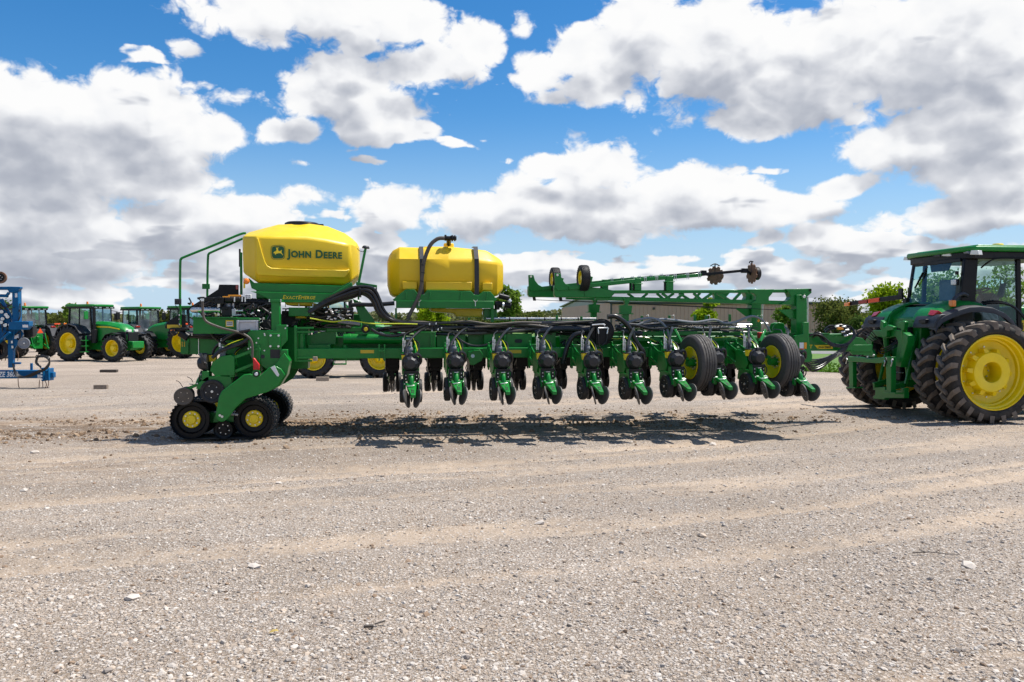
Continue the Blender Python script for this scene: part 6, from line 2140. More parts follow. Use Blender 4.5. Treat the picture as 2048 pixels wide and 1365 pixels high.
for s in (-1, 1):
    tpart('fender_lip', 'charcoal', lambda m: (fender(m, 0, s)), 0.006)
    tpart('fender', 'green', lambda m: (fender(m, 1, s)), 0.01, ang=50)
    tpart('fender_flap', 'charcoal', lambda m: m.prism([(HX - 0.83, 1.93), (HX - 0.82, 2.02), (HX - 0.76, 2.16), (HX - 0.68, 2.22), (HX - 0.56, 2.22), (HX - 0.70, 1.95)], HY + s * 0.60, HY + s * 1.37, 'y'), 0.02)
    tpart('fender_web', 'green', lambda m: m.prism([(HX - 0.76, 1.95), (HX - 0.68, 2.24), (HX - 0.58, 2.33), (HX - 0.35, 2.41), (HX + 0.6, 2.42), (HX + 0.6, 1.9)], HY + s * 0.47, HY + s * 0.60, 'y'), 0.02)
    tpart('tail_lamp', 'redlens', lambda m: m.loft([[(HX - 0.735, HY + s * 0.98, 2.215), (HX - 0.64, HY + s * 0.94, 2.325), (HX - 0.64, HY + s * 1.22, 2.300), (HX - 0.735, HY + s * 1.17, 2.195)], [(HX - 0.62, HY + s * 0.98, 2.18), (HX - 0.52, HY + s * 0.94, 2.26), (HX - 0.52, HY + s * 1.22, 2.23), (HX - 0.62, HY + s * 1.17, 2.16)]]), 0.012)
    tpart('plate_lamp', 'black', lambda m: m.box(HX - 0.86, HX - 0.76, HY + s * 0.86, HY + s * 1.10, 2.03, 2.12), 0.012)

# cab
tpart('cab_pillar', 'black_metal', lambda m: m.prism([(11.93, 2.42), (12.02, 3.42), (12.34, 3.42), (12.28, 2.42)], 16.50, 16.60, 'y'), 0.02)
tpart('cab_pillar', 'black_metal', lambda m: m.prism([(12.22, 2.42), (12.26, 3.42), (12.34, 3.42), (12.30, 2.42)], 18.24, 18.32, 'y'), 0.01)
tpart('cab_pillar', 'black_metal', lambda m: m.prism([(11.83, 2.42), (11.99, 3.42), (12.04, 3.42), (11.89, 2.42)], 18.24, 18.32, 'y'), 0.01)
for y in (16.52, 18.24):
    tpart('front_pillar', 'black_metal', lambda m: m.bar((13.36, y + 0.03, 1.75), (13.30, y + 0.03, 3.42), 0.07, 0.11, up=(1, 0, 0)), 0.015)
tpart('cab_sill', 'black_metal', lambda m: (m.box(11.76, 11.90, 16.6, 18.25, 2.36, 2.46), ), 0.015)
tpart('cab_header', 'black_metal', lambda m: (m.box(11.98, 12.06, 16.6, 18.22, 3.36, 3.44), ), 0.01)
tpart('cab_floor', 'interior', lambda m: (m.box(11.9, 13.4, 16.65, 18.2, 1.72, 1.80), m.box(11.9, 12.35, 16.66, 18.18, 1.8, 2.34)), 0.02)


def quad(m, a, b, c, d, t=0.006):
    n = (Vector(b) - Vector(a)).cross(Vector(d) - Vector(a)).normalized() * t
    p = [Vector(q) for q in (a, b, c, d)]
    m.add(p, [(0, 1, 2, 3)])


tpart('rear_window', 'glass', lambda m: quad(m, (11.83, 18.22, 2.47), (11.83, 16.60, 2.47), (12.00, 16.60, 3.38), (12.00, 18.22, 3.38)), 0)
tpart('side_window', 'glass', lambda m: quad(m, (12.30, 16.54, 2.05), (13.30, 16.54, 1.85), (13.26, 16.54, 3.38), (12.35, 16.54, 3.38)), 0)
tpart('side_window', 'glass', lambda m: quad(m, (12.30, 18.28, 2.05), (13.30, 18.28, 1.85), (13.26, 18.28, 3.38), (12.35, 18.28, 3.38)), 0)
tpart('side_window', 'glass', lambda m: quad(m, (11.90, 18.28, 2.44), (12.23, 18.28, 2.44), (12.25, 18.28, 3.40), (12.05, 18.28, 3.40)), 0)
tpart('windscreen', 'glass', lambda m: quad(m, (13.38, 16.58, 1.9), (13.38, 18.24, 1.9), (13.32, 18.24, 3.40), (13.32, 16.58, 3.40)), 0)
ROOF = [(12.12, 16.28), (14.15, 16.28), (14.3, 16.5), (14.3, 18.35), (14.15, 18.52), (11.98, 18.52), (11.88, 18.35), (11.96, 16.55)]
tpart('roof', 'green', lambda m: (m.prism(ROOF, 3.565, 3.675, 'z'), m.prism([(12.25, 16.42), (14.0, 16.42), (14.0, 18.4), (12.15, 18.42)], 3.65, 3.72, 'z')), 0.035, seg=3)
tpart('roof_band', 'black', lambda m: m.prism([(12.14, 16.37), (14.1, 16.37), (14.2, 16.55), (14.2, 18.3), (14.1, 18.44), (12.02, 18.44), (11.96, 18.30), (12.02, 16.58)], 3.41, 3.57, 'z'), 0.02)
tpart('roof_beacon', 'decal_text', lambda m: m.lathe([(0, 0.06), (0.10, 0.05), (0.13, 0.0), (0.13, -0.03)], (13.1, 16.9, 3.74), (0, 0, 1), 20), 0.004)
for a, b, y0, y1, mt in ((1882, 1901, 502.5, 513, 'whitelens'), (1939.5, 1957, 501, 510, 'whitelens'), (1902.5, 1938, 502.5, 507.5, 'grey_plastic'), (1866, 1880, 506, 514, 'charcoal'), (1806, 1815.5, 514, 521, 'whitelens')):
    X = 11.945 if b < 1900 or b > 1935 and False else 11.985
    if b > 1935: X = 12.03
    tpart('roof_lamp' if mt == 'whitelens' else 'roof_trim', mt, lambda m: xpoly(m, [(a + 2, y0), (b - 2, y0), (b, y1), (a, y1)], X, 0.10), 0.008)
tpart('grab_rail', 'black_metal', lambda m: m.tube([(12.36, 16.45, 3.22), (12.5, 16.36, 3.36), (12.7, 16.33, 3.42), (13.4, 16.33, 3.42)], 0.018, 8, 4), 0)
tpart('wiper', 'black', lambda m: (m.bar((11.97, 17.70, 3.33), (11.88, 18.02, 2.86), 0.03, 0.012), m.bar((11.92, 17.80, 3.2), (11.88, 18.02, 2.86), 0.045, 0.012)), 0)
tpart('sun_blind', 'interior', lambda m: m.prism([(17.0, 3.37), (17.75, 3.37), (17.7, 3.20), (17.1, 3.20)], 12.06, 12.08, 'x'), 0)
tpart('seat', 'seat', lambda m: (m.box(12.22, 12.42, 17.15, 17.68, 2.28, 3.02), m.box(12.25, 12.85, 17.15, 17.68, 2.1, 2.3), m.box(12.4, 12.8, 17.02, 17.13, 2.3, 2.48), m.box(12.4, 12.8, 17.70, 17.82, 2.3, 2.48)), 0.07, seg=3)
tpart('armrest_console', 'grey_plastic', lambda m: (m.prism([(12.6, 2.08), (12.6, 2.28), (12.95, 2.34), (13.02, 2.1)], 16.72, 16.98, 'y')), 0.03)
tpart('steering_wheel', 'black', lambda m: (m.lathe([(0.20 + 0.017 * math.cos(2 * math.pi * k / 8), 0.017 * math.sin(2 * math.pi * k / 8)) for k in range(8)], (12.98, 17.30, 2.76), (-0.35, 0, 1), 28, closed=True), m.bar((12.80, 17.30, 2.72), (13.16, 17.30, 2.84), 0.03, 0.02), m.cyl((12.98, 17.30, 2.76), (13.14, 17.30, 2.3), 0.035, n=10)), 0)
tpart('dash', 'interior', lambda m: (m.prism([(13.05, 1.8), (12.98, 2.45), (13.15, 2.72), (13.3, 2.6), (13.32, 1.8)], 17.08, 17.55, 'y'), m.prism([(13.16, 2.62), (13.26, 2.92), (13.3, 2.92), (13.22, 2.6)], 16.85, 17.02, 'y')), 0.02)
tpart('work_lamp', 'whitelens', lambda m: m.box(11.86, 11.92, 16.62, 16.74, 2.86, 2.98), 0.015)
tpart('lamp_housing', 'black', lambda m: (m.box(11.92, 11.97, 16.60, 16.75, 2.85, 2.99), m.box(11.90, 11.96, 16.60, 16.66, 3.08, 3.16)), 0.01)
tpart('hand_rail', 'black_metal', lambda m: m.tube([(12.3, 16.35, 2.48), (12.55, 16.18, 2.50), (12.85, 16.12, 2.40), (13.15, 16.1, 2.15)], 0.022, 8, 4), 0)
tpart('hand_rail', 'black_metal', lambda m: m.tube([(12.3, 16.30, 2.44), (12.55, 16.10, 2.46), (12.85, 16.06, 2.36), (13.1, 16.05, 2.10)], 0.022, 8, 4), 0)
tpart('side_steps', 'black_metal', lambda m: [m.box(13.2, 13.75, 16.0, 16.5, z, z + 0.05) for z in (0.6, 0.95, 1.3, 1.65)] + [m.box(13.2, 13.24, 16.02, 16.06, 0.6, 1.9), m.box(13.71, 13.75, 16.02, 16.06, 0.6, 1.9)], 0.008)
# folding warning lamp arms
tpart('lamp_arm', 'charcoal', lambda m: m.tube([(12.05, 16.46, 2.62), (11.90, 16.40, 2.66), (11.72, 16.34, 2.60), (11.62, 16.30, 2.50)], 0.045, 8, 4), 0)
tpart('side_lamp', 'orange', lambda m: m.box(11.55, 11.63, 16.22, 16.36, 2.38, 2.52), 0.012)
p0, p1 = atx(1806, 594, 11.80), atx(1697, 608, 11.55)
tpart('lamp_arm', 'black', lambda m: m.bar(p0, p1, 0.05, 0.11), 0.012)
a0, a1 = p0.lerp(p1, 0.40), p0.lerp(p1, 0.60)
tpart('warning_panel', 'redorange', lambda m: m.bar(a0 + Vector((-0.035, -0.02, 0)), a1 + Vector((-0.035, -0.02, 0)), 0.02, 0.095), 0.004)
a0, a1 = p0.lerp(p1, 0.62), p0.lerp(p1, 0.78)
tpart('warning_panel', 'redlens', lambda m: m.bar(a0 + Vector((-0.035, -0.02, -0.0)), a1 + Vector((-0.035, -0.02, 0)), 0.02, 0.085), 0.004)
a0 = p1
tpart('side_lamp', 'orange', lambda m: m.bar(a0 + Vector((-0.05, -0.12, -0.01)), a0 + Vector((-0.05, 0.10, -0.02)), 0.05, 0.085), 0.012)
tpart('mirror', 'black', lambda m: (m.box(11.75, 11.80, 18.35, 18.5, 2.68, 2.86), m.bar((11.9, 18.3, 2.55), (11.78, 18.42, 2.75), 0.03, 0.03), m.box(11.80, 11.95, 18.25, 18.4, 2.45, 2.62)), 0.01)

# hitch
tpart('hitch_arch', 'green_bright', lambda m: xpoly(m, [(1730.5, 680), (1745.7, 660.6), (1801, 660.6), (1815, 671), (1815, 684), (1801, 735), (1789, 731), (1796, 684), (1790, 673), (1771, 678), (1761, 675), (1750, 673), (1739.5, 684), (1738, 704), (1730.5, 701)], 10.95, 0.13), 0.012)
tpart('hitch_side', 'green', lambda m: xpoly(m, [(1806, 665), (1815, 671), (1815, 684), (1801, 735), (1794, 733), (1806, 690)], 10.78, 0.168), 0.01)
tpart('hitch_claw', 'green', lambda m: (xpoly(m, [(1761, 640.5), (1766, 645), (1767, 656), (1775, 650), (1786, 654), (1786, 660), (1774, 662), (1773, 674), (1766, 676), (1763, 662), (1759.5, 656)], 10.85, 0.09)), 0.01)
tpart('top_link', 'green', lambda m: (xpoly(m, [(1806, 642), (1809.5, 644), (1808, 660), (1804, 662), (1800, 657), (1794, 656), (1795, 645)], 10.9, 0.09)), 0.01)
tpart('quick_hitch', 'green_bright', lambda m: (xpoly(m, [(1695, 713), (1720, 714.5), (1741, 717), (1770, 714.5), (1781, 715), (1781, 726), (1752, 727), (1718, 724.5), (1696, 724)], 10.55, 0.12)), 0.012)
tpart('quick_hitch_leg', 'green', lambda m: (xpoly(m, [(1697, 724), (1705.5, 724), (1706, 775), (1698.5, 775)], 10.56, 0.10)), 0.008)
tpart('quick_hitch_leg', 'green_bright', lambda m: (xpoly(m, [(1771, 714), (1782, 714), (1782, 786), (1773, 786)], 10.50, 0.12)), 0.008)
tpart('leg_foot', 'green', lambda m: (xpoly(m, [(1766, 785.5), (1790, 785.5), (1790, 788.5), (1766, 788.5)], 10.42, 0.2)), 0.004)
tpart('leg_foot', 'green', lambda m: (xpoly(m, [(1692, 774.5), (1710, 774.5), (1710, 777), (1692, 777)], 10.50, 0.2)), 0.004)
tpart('drawbar', 'green', lambda m: (xpoly(m, [(1746, 775), (1770, 774), (1770, 780), (1801, 781), (1801, 776), (1808, 776), (1808, 797), (1770, 797), (1768, 800), (1746, 798), (1746, 793), (1750, 790), (1750, 781), (1746, 780)], 10.75, 0.12)), 0.01)
tpart('lower_link', 'green', lambda m: (m.bar((10.7, 17.05, 0.62), (11.5, 16.95, 0.82), 0.07, 0.12), m.bar((10.7, 17.75, 0.62), (11.5, 17.85, 0.82), 0.07, 0.12)), 0.01)
tpart('lift_rod', 'green', lambda m: (m.bar((10.95, 16.92, 0.70), (11.2, 16.9, 1.85), 0.06, 0.06, up=(1, 0, 0)), ), 0.008)
tpart('lift_rod', 'green', lambda m: (m.bar((10.95, 17.92, 0.70), (11.2, 17.9, 1.85), 0.06, 0.06, up=(1, 0, 0)), ), 0.008)
tpart('hitch_pin', 'zinc', lambda m: [m.tube([atx(x, y, 10.5), atx(x + 1, y + 3, 10.48), atx(x - 1, y + 11, 10.48)], 0.014, 6, 3) for x, y in ((1693, 717), (1769, 722), (1783, 722))] + [m.cyl(atx(x, y, 10.5), atx(x, y, 10.5) + Vector((-0.03, 0, 0)), 0.022, n=8) for x, y in ((1786, 720), (1749, 711), (1737, 714))], 0, kind='stuff')
tpart('hydraulic_hose', 'black_soft', lambda m: [m.tube([atx(1757 + 3 * k, 700, 11.05), atx(1764, 708 - 5 * k, 10.9), atx(1780, 700 - 4 * k, 10.92), atx(1795, 692 - 6 * k, 11.05)], 0.014, 6, 4) for k in range(3)], 0)
tpart('hitch_rib', 'green_bright', lambda m: xpoly(m, [(1738, 686), (1742, 680), (1752, 676), (1752, 680), (1744, 684), (1741, 700), (1738, 700)], 10.90, 0.05), 0.004)
tpart('hitch_cylinder', 'green_dark', lambda m: (m.cyl((10.98, 17.05, 1.9), (11.1, 17.05, 0.9), 0.06, n=14), m.cyl((10.98, 17.78, 1.9), (11.1, 17.78, 0.9), 0.06, n=14)), 0.004)
tpart('crossbar_gusset', 'green', lambda m: xpoly(m, [(1726, 712), (1738, 700), (1744, 700), (1750, 716)], 10.62, 0.06), 0.004)
tpart('latch_handle', 'black', lambda m: (m.tube([atx(1771, 716, 10.45), atx(1773, 722, 10.43), atx(1770, 731, 10.43)], 0.018, 6, 3)), 0)
tpart('stay_rod', 'zinc', lambda m: m.cyl(atx(1783, 745, 10.6), atx(1806, 746, 10.9), 0.014, n=8), 0)
tpart('remote_hose', 'black_soft', lambda m: [m.tube([atx(1700 + 2 * k, 676 + 3 * k, 10.5), atx(1722 + 3 * k, 668 - 4 * k, 10.7), atx(1748 + 2 * k, 684 - 3 * k, 10.9), atx(1772, 690 + 4 * k, 11.05)], 0.013, 6, 5) for k in range(4)], 0)
tpart('rear_coupler', 'black', lambda m: (m.box(11.08, 11.2, 17.05, 17.75, 1.55, 1.95), [m.cyl((11.02, 17.1 + 0.12 * k, 1.62 + 0.12 * (k % 2)), (11.1, 17.1 + 0.12 * k, 1.62 + 0.12 * (k % 2)), 0.03, n=10) for k in range(6)]), 0.015)
tpart('pto_guard', 'black_metal', lambda m: m.box(11.0, 11.2, 17.2, 17.62, 0.75, 1.15), 0.03)

# ------------------------------------------------------------------ yard tractors on the left and behind
def ag_wheel_mesh(name, R, r, w, nl):
    t = MB()
    lug_tyre(t, (0, 0, 0), (0, 1, 0), R, r, w, nl=nl, lugw=0.055, lugh=0.06, n=40)
    me_t = t.build(name, [M['tyre_dark'], M['tyre_dark']], ang=40)
    q = MB()
    q.lathe([(r * 1.02, -0.02), (r * 1.02, 0.01), (r * 0.95, 0.0), (r * 0.90, -0.16), (r * 0.84, -0.22), (r * 0.45, -0.24), (r * 0.40, -0.10), (r * 0.32, -0.07), (r * 0.28, -0.02), (0, -0.02)], (0, 0, 0), (0, -1, 0), 40)
    me_r = q.build(name + '_rim', [M['yellow']], ang=38)
    a, b = me_t.data, me_r.data
    bpy.data.objects.remove(me_t)
    bpy.data.objects.remove(me_r)
    return a, b


REAR = ag_wheel_mesh('rear_tyre', 0.98, 0.58, 0.52, 21)
FRONT = ag_wheel_mesh('front_tyre', 0.74, 0.43, 0.42, 18)


def make_yard_tractor(label, loc, rotz, equal=False, arms=True, wb=2.75):
    t = thing('tractor', label, 'tractor', (loc[0], loc[1], 0), rotz, group='green tractors parked in the yard')

    def pp(name, mat, fn, bevel=0.015, seg=2, ang=34):
        m = MB()
        fn(m)
        return m.build(name, M[mat], t, bevel=bevel, seg=seg, ang=ang)
    Rr = FRONT if equal else REAR
    rr = 0.74 if equal else 0.98
    for x, (tm, rm), R, w, y in ((0, Rr, rr, 0.5, 0.98), (wb, FRONT, 0.74, 0.42, 0.95)):
        for s in (-1, 1):
            o = link('wheel', tm, t)
            o.location = (x, s * y, R)
            q = link('rim', rm, o)
            q.location = (0, s * (w / 2 - 0.05), 0)
            q.rotation_euler = (0, 0, 0 if s < 0 else math.pi)
    pp('chassis', 'green_dark', lambda m: (m.box(-0.45, 2.9, -0.32, 0.32, 0.62, 1.15), m.box(wb - 0.12, wb + 0.12, -0.9, 0.9, 0.60, 0.82), m.cyl((0, -0.8, rr), (0, 0.8, rr), 0.16, n=14)))
    pp('hood', 'green_far', lambda m: m.loft([[(x, -w, z0), (x, -w, z1 - 0.16), (x, -w * 0.62, z1), (x, w * 0.62, z1), (x, w, z1 - 0.16), (x, w, z0)] for x, w, z0, z1 in ((1.15, 0.50, 1.1, 2.20), (2.0, 0.49, 1.1, 2.16), (2.75, 0.47, 1.1, 2.03), (3.15, 0.44, 1.12, 1.86), (3.34, 0.38, 1.15, 1.60))]), 0.03)
    pp('hood_stripe', 'decal_text', lambda m: (m.prism([(1.2, 1.93), (2.2, 1.90), (2.9, 1.78), (2.9, 1.74), (2.2, 1.84), (1.2, 1.86)], -0.512, -0.46, 'y')), 0)
    pp('grille', 'black', lambda m: (m.box(3.28, 3.42, -0.36, 0.36, 1.0, 1.60), m.prism([(2.55, 1.08), (2.7, 1.62), (3.3, 1.62), (3.3, 1.08)], -0.478, 0.478, 'y')), 0.03)
    for s in (-1, 1):
        pp('headlight', 'whitelens', lambda m: m.box(3.26, 3.40, s * 0.24 - 0.13, s * 0.24 + 0.13, 1.61, 1.74), 0.02)
        pp('fender', 'charcoal', lambda m: m.loft([[(x, s * 0.74, z), (x, s * 1.22, z), (x * 0.96, s * 1.22, z - 0.05), (x * 0.96, s * 0.74, z - 0.05)] for x, z in ((-0.98, rr + 0.32), (-0.75, rr + 0.80), (-0.35, rr + 1.03), (0.1, rr + 1.08), (0.55, rr + 0.95), (0.9, rr + 0.55))]), 0.01)
        pp('front_fender', 'black', lambda m: m.loft([[(wb + x, s * 0.76, z), (wb + x, s * 1.12, z), (wb + x, s * 1.12, z - 0.03), (wb + x, s * 0.76, z - 0.03)] for x, z in ((-0.72, 1.18), (-0.45, 1.48), (0.0, 1.58), (0.3, 1.52))]), 0.01)
        pp('tail_lamp', 'redlens', lambda m: m.box(-0.72, -0.62, s * 1.0 - 0.14, s * 1.0 + 0.14, rr + 0.86, rr + 0.95), 0.01)
        pp('cab_pillar', 'black_metal', lambda m: (m.bar((-0.35, s * 0.78, 1.5), (-0.28, s * 0.76, 2.92), 0.09, 0.09, up=(1, 0, 0)),), 0.01)
        pp('cab_pillar', 'black_metal', lambda m: (m.bar((0.45, s * 0.82, 1.35), (0.45, s * 0.80, 2.92), 0.05, 0.07, up=(1, 0, 0)),), 0.01)
        pp('cab_pillar', 'black_metal', lambda m: (m.bar((1.22, s * 0.70, 1.2), (1.12, s * 0.72, 2.92), 0.06, 0.07, up=(1, 0, 0)),), 0.01)
        pp('side_window', 'glass_far', lambda m: (quad(m, (0.49, s * 0.815, 1.4), (1.18, s * 0.72, 1.4), (1.10, s * 0.73, 2.88), (0.49, s * 0.80, 2.88)),), 0)
        pp('side_window', 'glass_far', lambda m: (quad(m, (-0.32, s * 0.78, 1.75), (0.41, s * 0.81, 1.75), (0.41, s * 0.79, 2.88), (-0.26, s * 0.765, 2.88)),), 0)
        pp('mirror', 'green_far' if s < 0 else 'black', lambda m: (m.box(1.20, 1.27, s * 1.12 - 0.13, s * 1.12 + 0.13, 2.30, 2.72), m.bar((1.15, s * 0.75, 2.80), (1.22, s * 1.12, 2.74), 0.03, 0.03)), 0.015)
        if arms:
            pp('lamp_arm', 'black', lambda m: m.bar((-0.40, s * 0.8, 2.02), (-0.55, s * 1.75, 2.06), 0.05, 0.07), 0.01)
            pp('warning_panel', 'redorange', lambda m: m.bar((-0.56, s * 1.15, 2.05), (-0.60, s * 1.5, 2.06), 0.03, 0.08), 0.006)
            pp('side_lamp', 'orange', lambda m: m.bar((-0.55, s * 1.75, 2.06), (-0.56, s * 1.92, 2.06), 0.07, 0.10), 0.01)
    pp('rear_window', 'glass_far', lambda m: quad(m, (-0.38, 0.74, 1.72), (-0.38, -0.74, 1.72), (-0.29, -0.72, 2.88), (-0.29, 0.72, 2.88)), 0)
    pp('windscreen', 'glass_far', lambda m: quad(m, (1.26, -0.66, 1.5), (1.26, 0.66, 1.5), (1.15, 0.68, 2.88), (1.15, -0.68, 2.88)), 0)
    pp('roof', 'green_far', lambda m: m.prism([(-0.55, -0.82), (1.25, -0.82), (1.42, -0.6), (1.42, 0.6), (1.25, 0.82), (-0.55, 0.82), (-0.62, 0.6), (-0.62, -0.6)], 3.0, 3.13, 'z'), 0.04, 3)
    pp('roof_band', 'black', lambda m: m.box(-0.52, 1.34, -0.78, 0.78, 2.90, 3.01), 0.02)
    for x, ys in ((-0.53, (-0.55, -0.2, 0.2, 0.55)), (1.345, (-0.55, -0.25, 0.25, 0.55))):
        for y in ys: pp('roof_lamp', 'whitelens', lambda m: m.box(x - 0.02, x + 0.02, y - 0.09, y + 0.09, 2.92, 2.985), 0.008)
    pp('cab_base', 'interior', lambda m: (m.box(-0.38, 1.2, -0.72, 0.72, 1.15, 1.42), m.box(-0.40, -0.2, -0.72, 0.72, 1.4, 1.74)), 0.03)
    pp('seat', 'seat', lambda m: (m.box(-0.1, 0.08, -0.26, 0.26, 1.5, 2.35), m.box(-0.1, 0.45, -0.26, 0.26, 1.42, 1.62)), 0.05)
    pp('steering_wheel', 'black', lambda m: (m.lathe([(0.19 + 0.02 * math.cos(2 * math.pi * k / 6), 0.02 * math.sin(2 * math.pi * k / 6)) for k in range(6)], (0.72, 0, 2.06), (-0.4, 0, 1), 20, closed=True), m.cyl((0.74, 0, 2.04), (0.95, 0, 1.4), 0.05, n=8), m.box(0.85, 1.1, -0.25, 0.25, 1.4, 1.95)), 0.0)
    pp('exhaust_stack', 'black', lambda m: (m.cyl((1.34, -0.66, 1.0), (1.34, -0.66, 1.75), 0.16, n=16), m.cyl((1.34, -0.66, 1.75), (1.34, -0.66, 2.95), 0.08, n=14)), 0.01)
    pp('step_ladder', 'green_far', lambda m: [m.box(0.7, 1.2, -1.16, -0.84, z, z + 0.05) for z in (0.5, 0.82, 1.12)] + [m.box(x, x + 0.04, -1.10, -1.06, 0.5, 1.4) for x in (0.7, 1.16)], 0.005)
    pp('front_weight', 'green_far', lambda m: m.box(3.40, 3.75, -0.42, 0.42, 0.72, 1.10), 0.04)
    pp('front_support', 'green_far', lambda m: m.box(2.85, 3.42, -0.24, 0.24, 0.62, 1.05), 0.03)
    pp('rear_hitch', 'green_dark', lambda m: (m.box(-0.75, -0.45, -0.30, 0.30, 0.55, 1.45), m.box(-0.82, -0.74, -0.12, 0.12, 0.9, 1.3), m.bar((-0.6, -0.45, 0.8), (-1.15, -0.42, 0.55), 0.08, 0.12), m.bar((-0.6, 0.45, 0.8), (-1.15, 0.42, 0.55), 0.08, 0.12), m.bar((-0.7, -0.45, 1.5), (-1.0, -0.45, 0.65), 0.06, 0.06), m.bar((-0.7, 0.45, 1.5), (-1.0, 0.45, 0.65), 0.06, 0.06)), 0.02)
    pp('beacon', 'orange', lambda m: (m.cyl((-0.45, 0.60, 3.13), (-0.45, 0.60, 3.32), 0.07, 0.05, n=12)), 0.01)
    pp('slow_sign', 'redorange', lambda m: m.prism([(-0.18, 1.50), (0.18, 1.50), (0.0, 1.80)], -0.985, -0.965, 'x'), 0)
    return t


def put(px, py, dist):
    p = gnd(px, 650 + CAMZ * FPX / dist)
    return (p.x, p.y)


make_yard_tractor('green tractor with yellow wheels facing right, beside the blue planter', put(171, 0, 46.8), math.radians(-27), arms=False, wb=3.0)
make_yard_tractor('green tractor seen from behind, partly hidden by the blue planter mast', put(62, 0, 51.0), math.radians(143))
make_yard_tractor('green tractor seen from behind with its cab right of the nearest yard tractor', put(290, 0, 53.0), math.radians(143), arms=False)
make_yard_tractor('green tractor whose yellow wheel shows below the planter walkway bracket', put(388, 0, 50.5), math.radians(152))
ag = gnd(626, 757)
make_yard_tractor('green tractor with equal wheels parked behind the planter, half hidden by its frame', (ag.x, ag.y + 1.0), math.radians(2), equal=True, arms=False, wb=2.42)

# silver car between the two left tractors
cpos = put(128, 0, 62)
CAR = thing('parked_car', 'silver car glimpsed between the two yard tractors', 'car', (cpos[0], cpos[1], 0), math.radians(8))


def carpart(name, mat, fn, bevel=0.02):
    m = MB()
    fn(m)
    return m.build(name, M[mat], CAR, bevel=bevel)


carpart('body', 'carpaint', lambda m: m.loft([[(x, -w, 0.3), (x, -w, z), (x, -w * 0.9, z + 0.05), (x, w * 0.9, z + 0.05), (x, w, z), (x, w, 0.3)] for x, w, z in ((-2.2, 0.78, 0.75), (-2.0, 0.88, 0.95), (-0.9, 0.9, 1.0), (0.9, 0.9, 0.98), (1.9, 0.86, 0.85), (2.2, 0.75, 0.65))]), 0.04)
carpart('cabin', 'carpaint', lambda m: m.loft([[(x, -w, 0.98), (x + d, -w * 0.82, z), (x + d, w * 0.82, z), (x, w, 0.98)] for x, d, w, z in ((-1.7, 0.25, 0.84, 1.3), (-0.9, 0.0, 0.86, 1.62), (0.5, -0.1, 0.86, 1.62), (1.1, -0.3, 0.84, 1.3))]), 0.04)
carpart('window', 'glass_far', lambda m: (m.box(-1.2, 0.6, -0.862, -0.80, 1.08, 1.45)), 0.01)
for x in (-1.35, 1.35):
    for s in (-1, 1): carpart('wheel', 'tyre_dark', lambda m: m.cyl((x, s * 0.70, 0.32), (x, s * 0.92, 0.32), 0.32, n=24), 0.02)

# ------------------------------------------------------------------ blue planter at the left edge
YB = gnd(50, 777).y
BP = thing('blue_planter', 'blue planter with lettered tongue and tall mast cut off by the left edge', 'planter', (at(20, 700, YB).x, YB, 0), world=True)


def bpart(name, mat, fn, bevel=0.01, seg=2, kind=None):
    m = MB()
    fn(m)
    o = m.build(name, [M[x] for x in mat] if isinstance(mat, tuple) else M[mat], BP, bevel=bevel, seg=seg)
    if kind: o['kind'] = kind
    return o


bpart('tongue', 'blue', lambda m: pxbox(m, -160, 741.5, 86, 758, YB, 0.3), 0.02)
bpart('tongue_end', 'blue', lambda m: (pxbox(m, 82, 736, 88, 763, YB - 0.05, 0.45), pxbox(m, 88, 741, 96, 761, YB, 0.3), pxbox(m, 95, 737, 98, 762, YB - 0.05, 0.4), pxbox(m, 98, 745, 107, 756, YB + 0.05, 0.2)), 0.02)
bpart('tongue_bolts', 'zinc', lambda m: [m.cyl(at(83, y, YB - 0.06), at(83, y, YB - 0.09), 0.03, n=6) for y in (741, 747, 753, 759)], 0, kind='stuff')
tx = text_mesh('tongue_lettering', 'KINZE 3600', 0.225, M['decal_white'], BP, at(-22, 754.3, YB - 0.006), bold=0.006, extrude=0.002, shear=0.15)
wl = max(v.co.x for v in tx.data.vertices)
want = (at(36, 750, YB) - at(-22, 750, YB)).length
for v in tx.data.vertices: v.co.x *= want / wl
bpart('info_decal', 'decal_white', lambda m: pxbox(m, 75, 749.5, 82, 756, YB - 0.006, 0.004), 0)
bpart('mast', 'blue', lambda m: pxbox(m, 24, 574, 37, 645, YB + 0.05, 0.24), 0.015)
bpart('mast_cap', 'blue', lambda m: pxpoly(m, [(-150, 576), (20, 573.5), (40, 574), (40, 577), (36, 582), (24, 586), (18, 586), (15, 580), (-150, 581)], YB + 0.02, 0.2), 0.012)
bpart('mast_brace', 'blue', lambda m: m.tube(pxpath([(-150, 592), (2, 592), (12, 592), (18, 586)], YB + 0.1), 0.05, 8, 2), 0)
bpart('mast_decal', 'decal_white', lambda m: pxbox(m, 30, 587, 34.5, 595, YB + 0.045, 0.004), 0)
bpart('pivot_block', 'blue', lambda m: (pxpoly(m, [(17, 646), (24, 643), (58, 643), (58, 652), (52, 660), (17, 660)], YB - 0.05, 0.3)), 0.015)
bpart('info_decal', 'decal_white', lambda m: pxbox(m, 45, 650, 56, 655.5, YB - 0.056, 0.004), 0)
bpart('pivot_plate', 'blue', lambda m: pxpoly(m, [(-60, 619), (10, 619), (20, 628), (21, 645), (40, 660), (46, 668), (34, 690), (26, 702), (24, 706), (16, 706), (15, 680), (-60, 662)], YB + 0.1, 0.08), 0.012)
bpart('leg', 'blue', lambda m: pxbox(m, 15.5, 690, 25.5, 736, YB + 0.06, 0.17), 0.012)
bpart('leg_brace', 'blue', lambda m: m.bar(at(-40, 716, YB - 0.05), at(22, 665, YB - 0.05), 0.06, 0.2, up=(0, 1, 0)), 0.012)
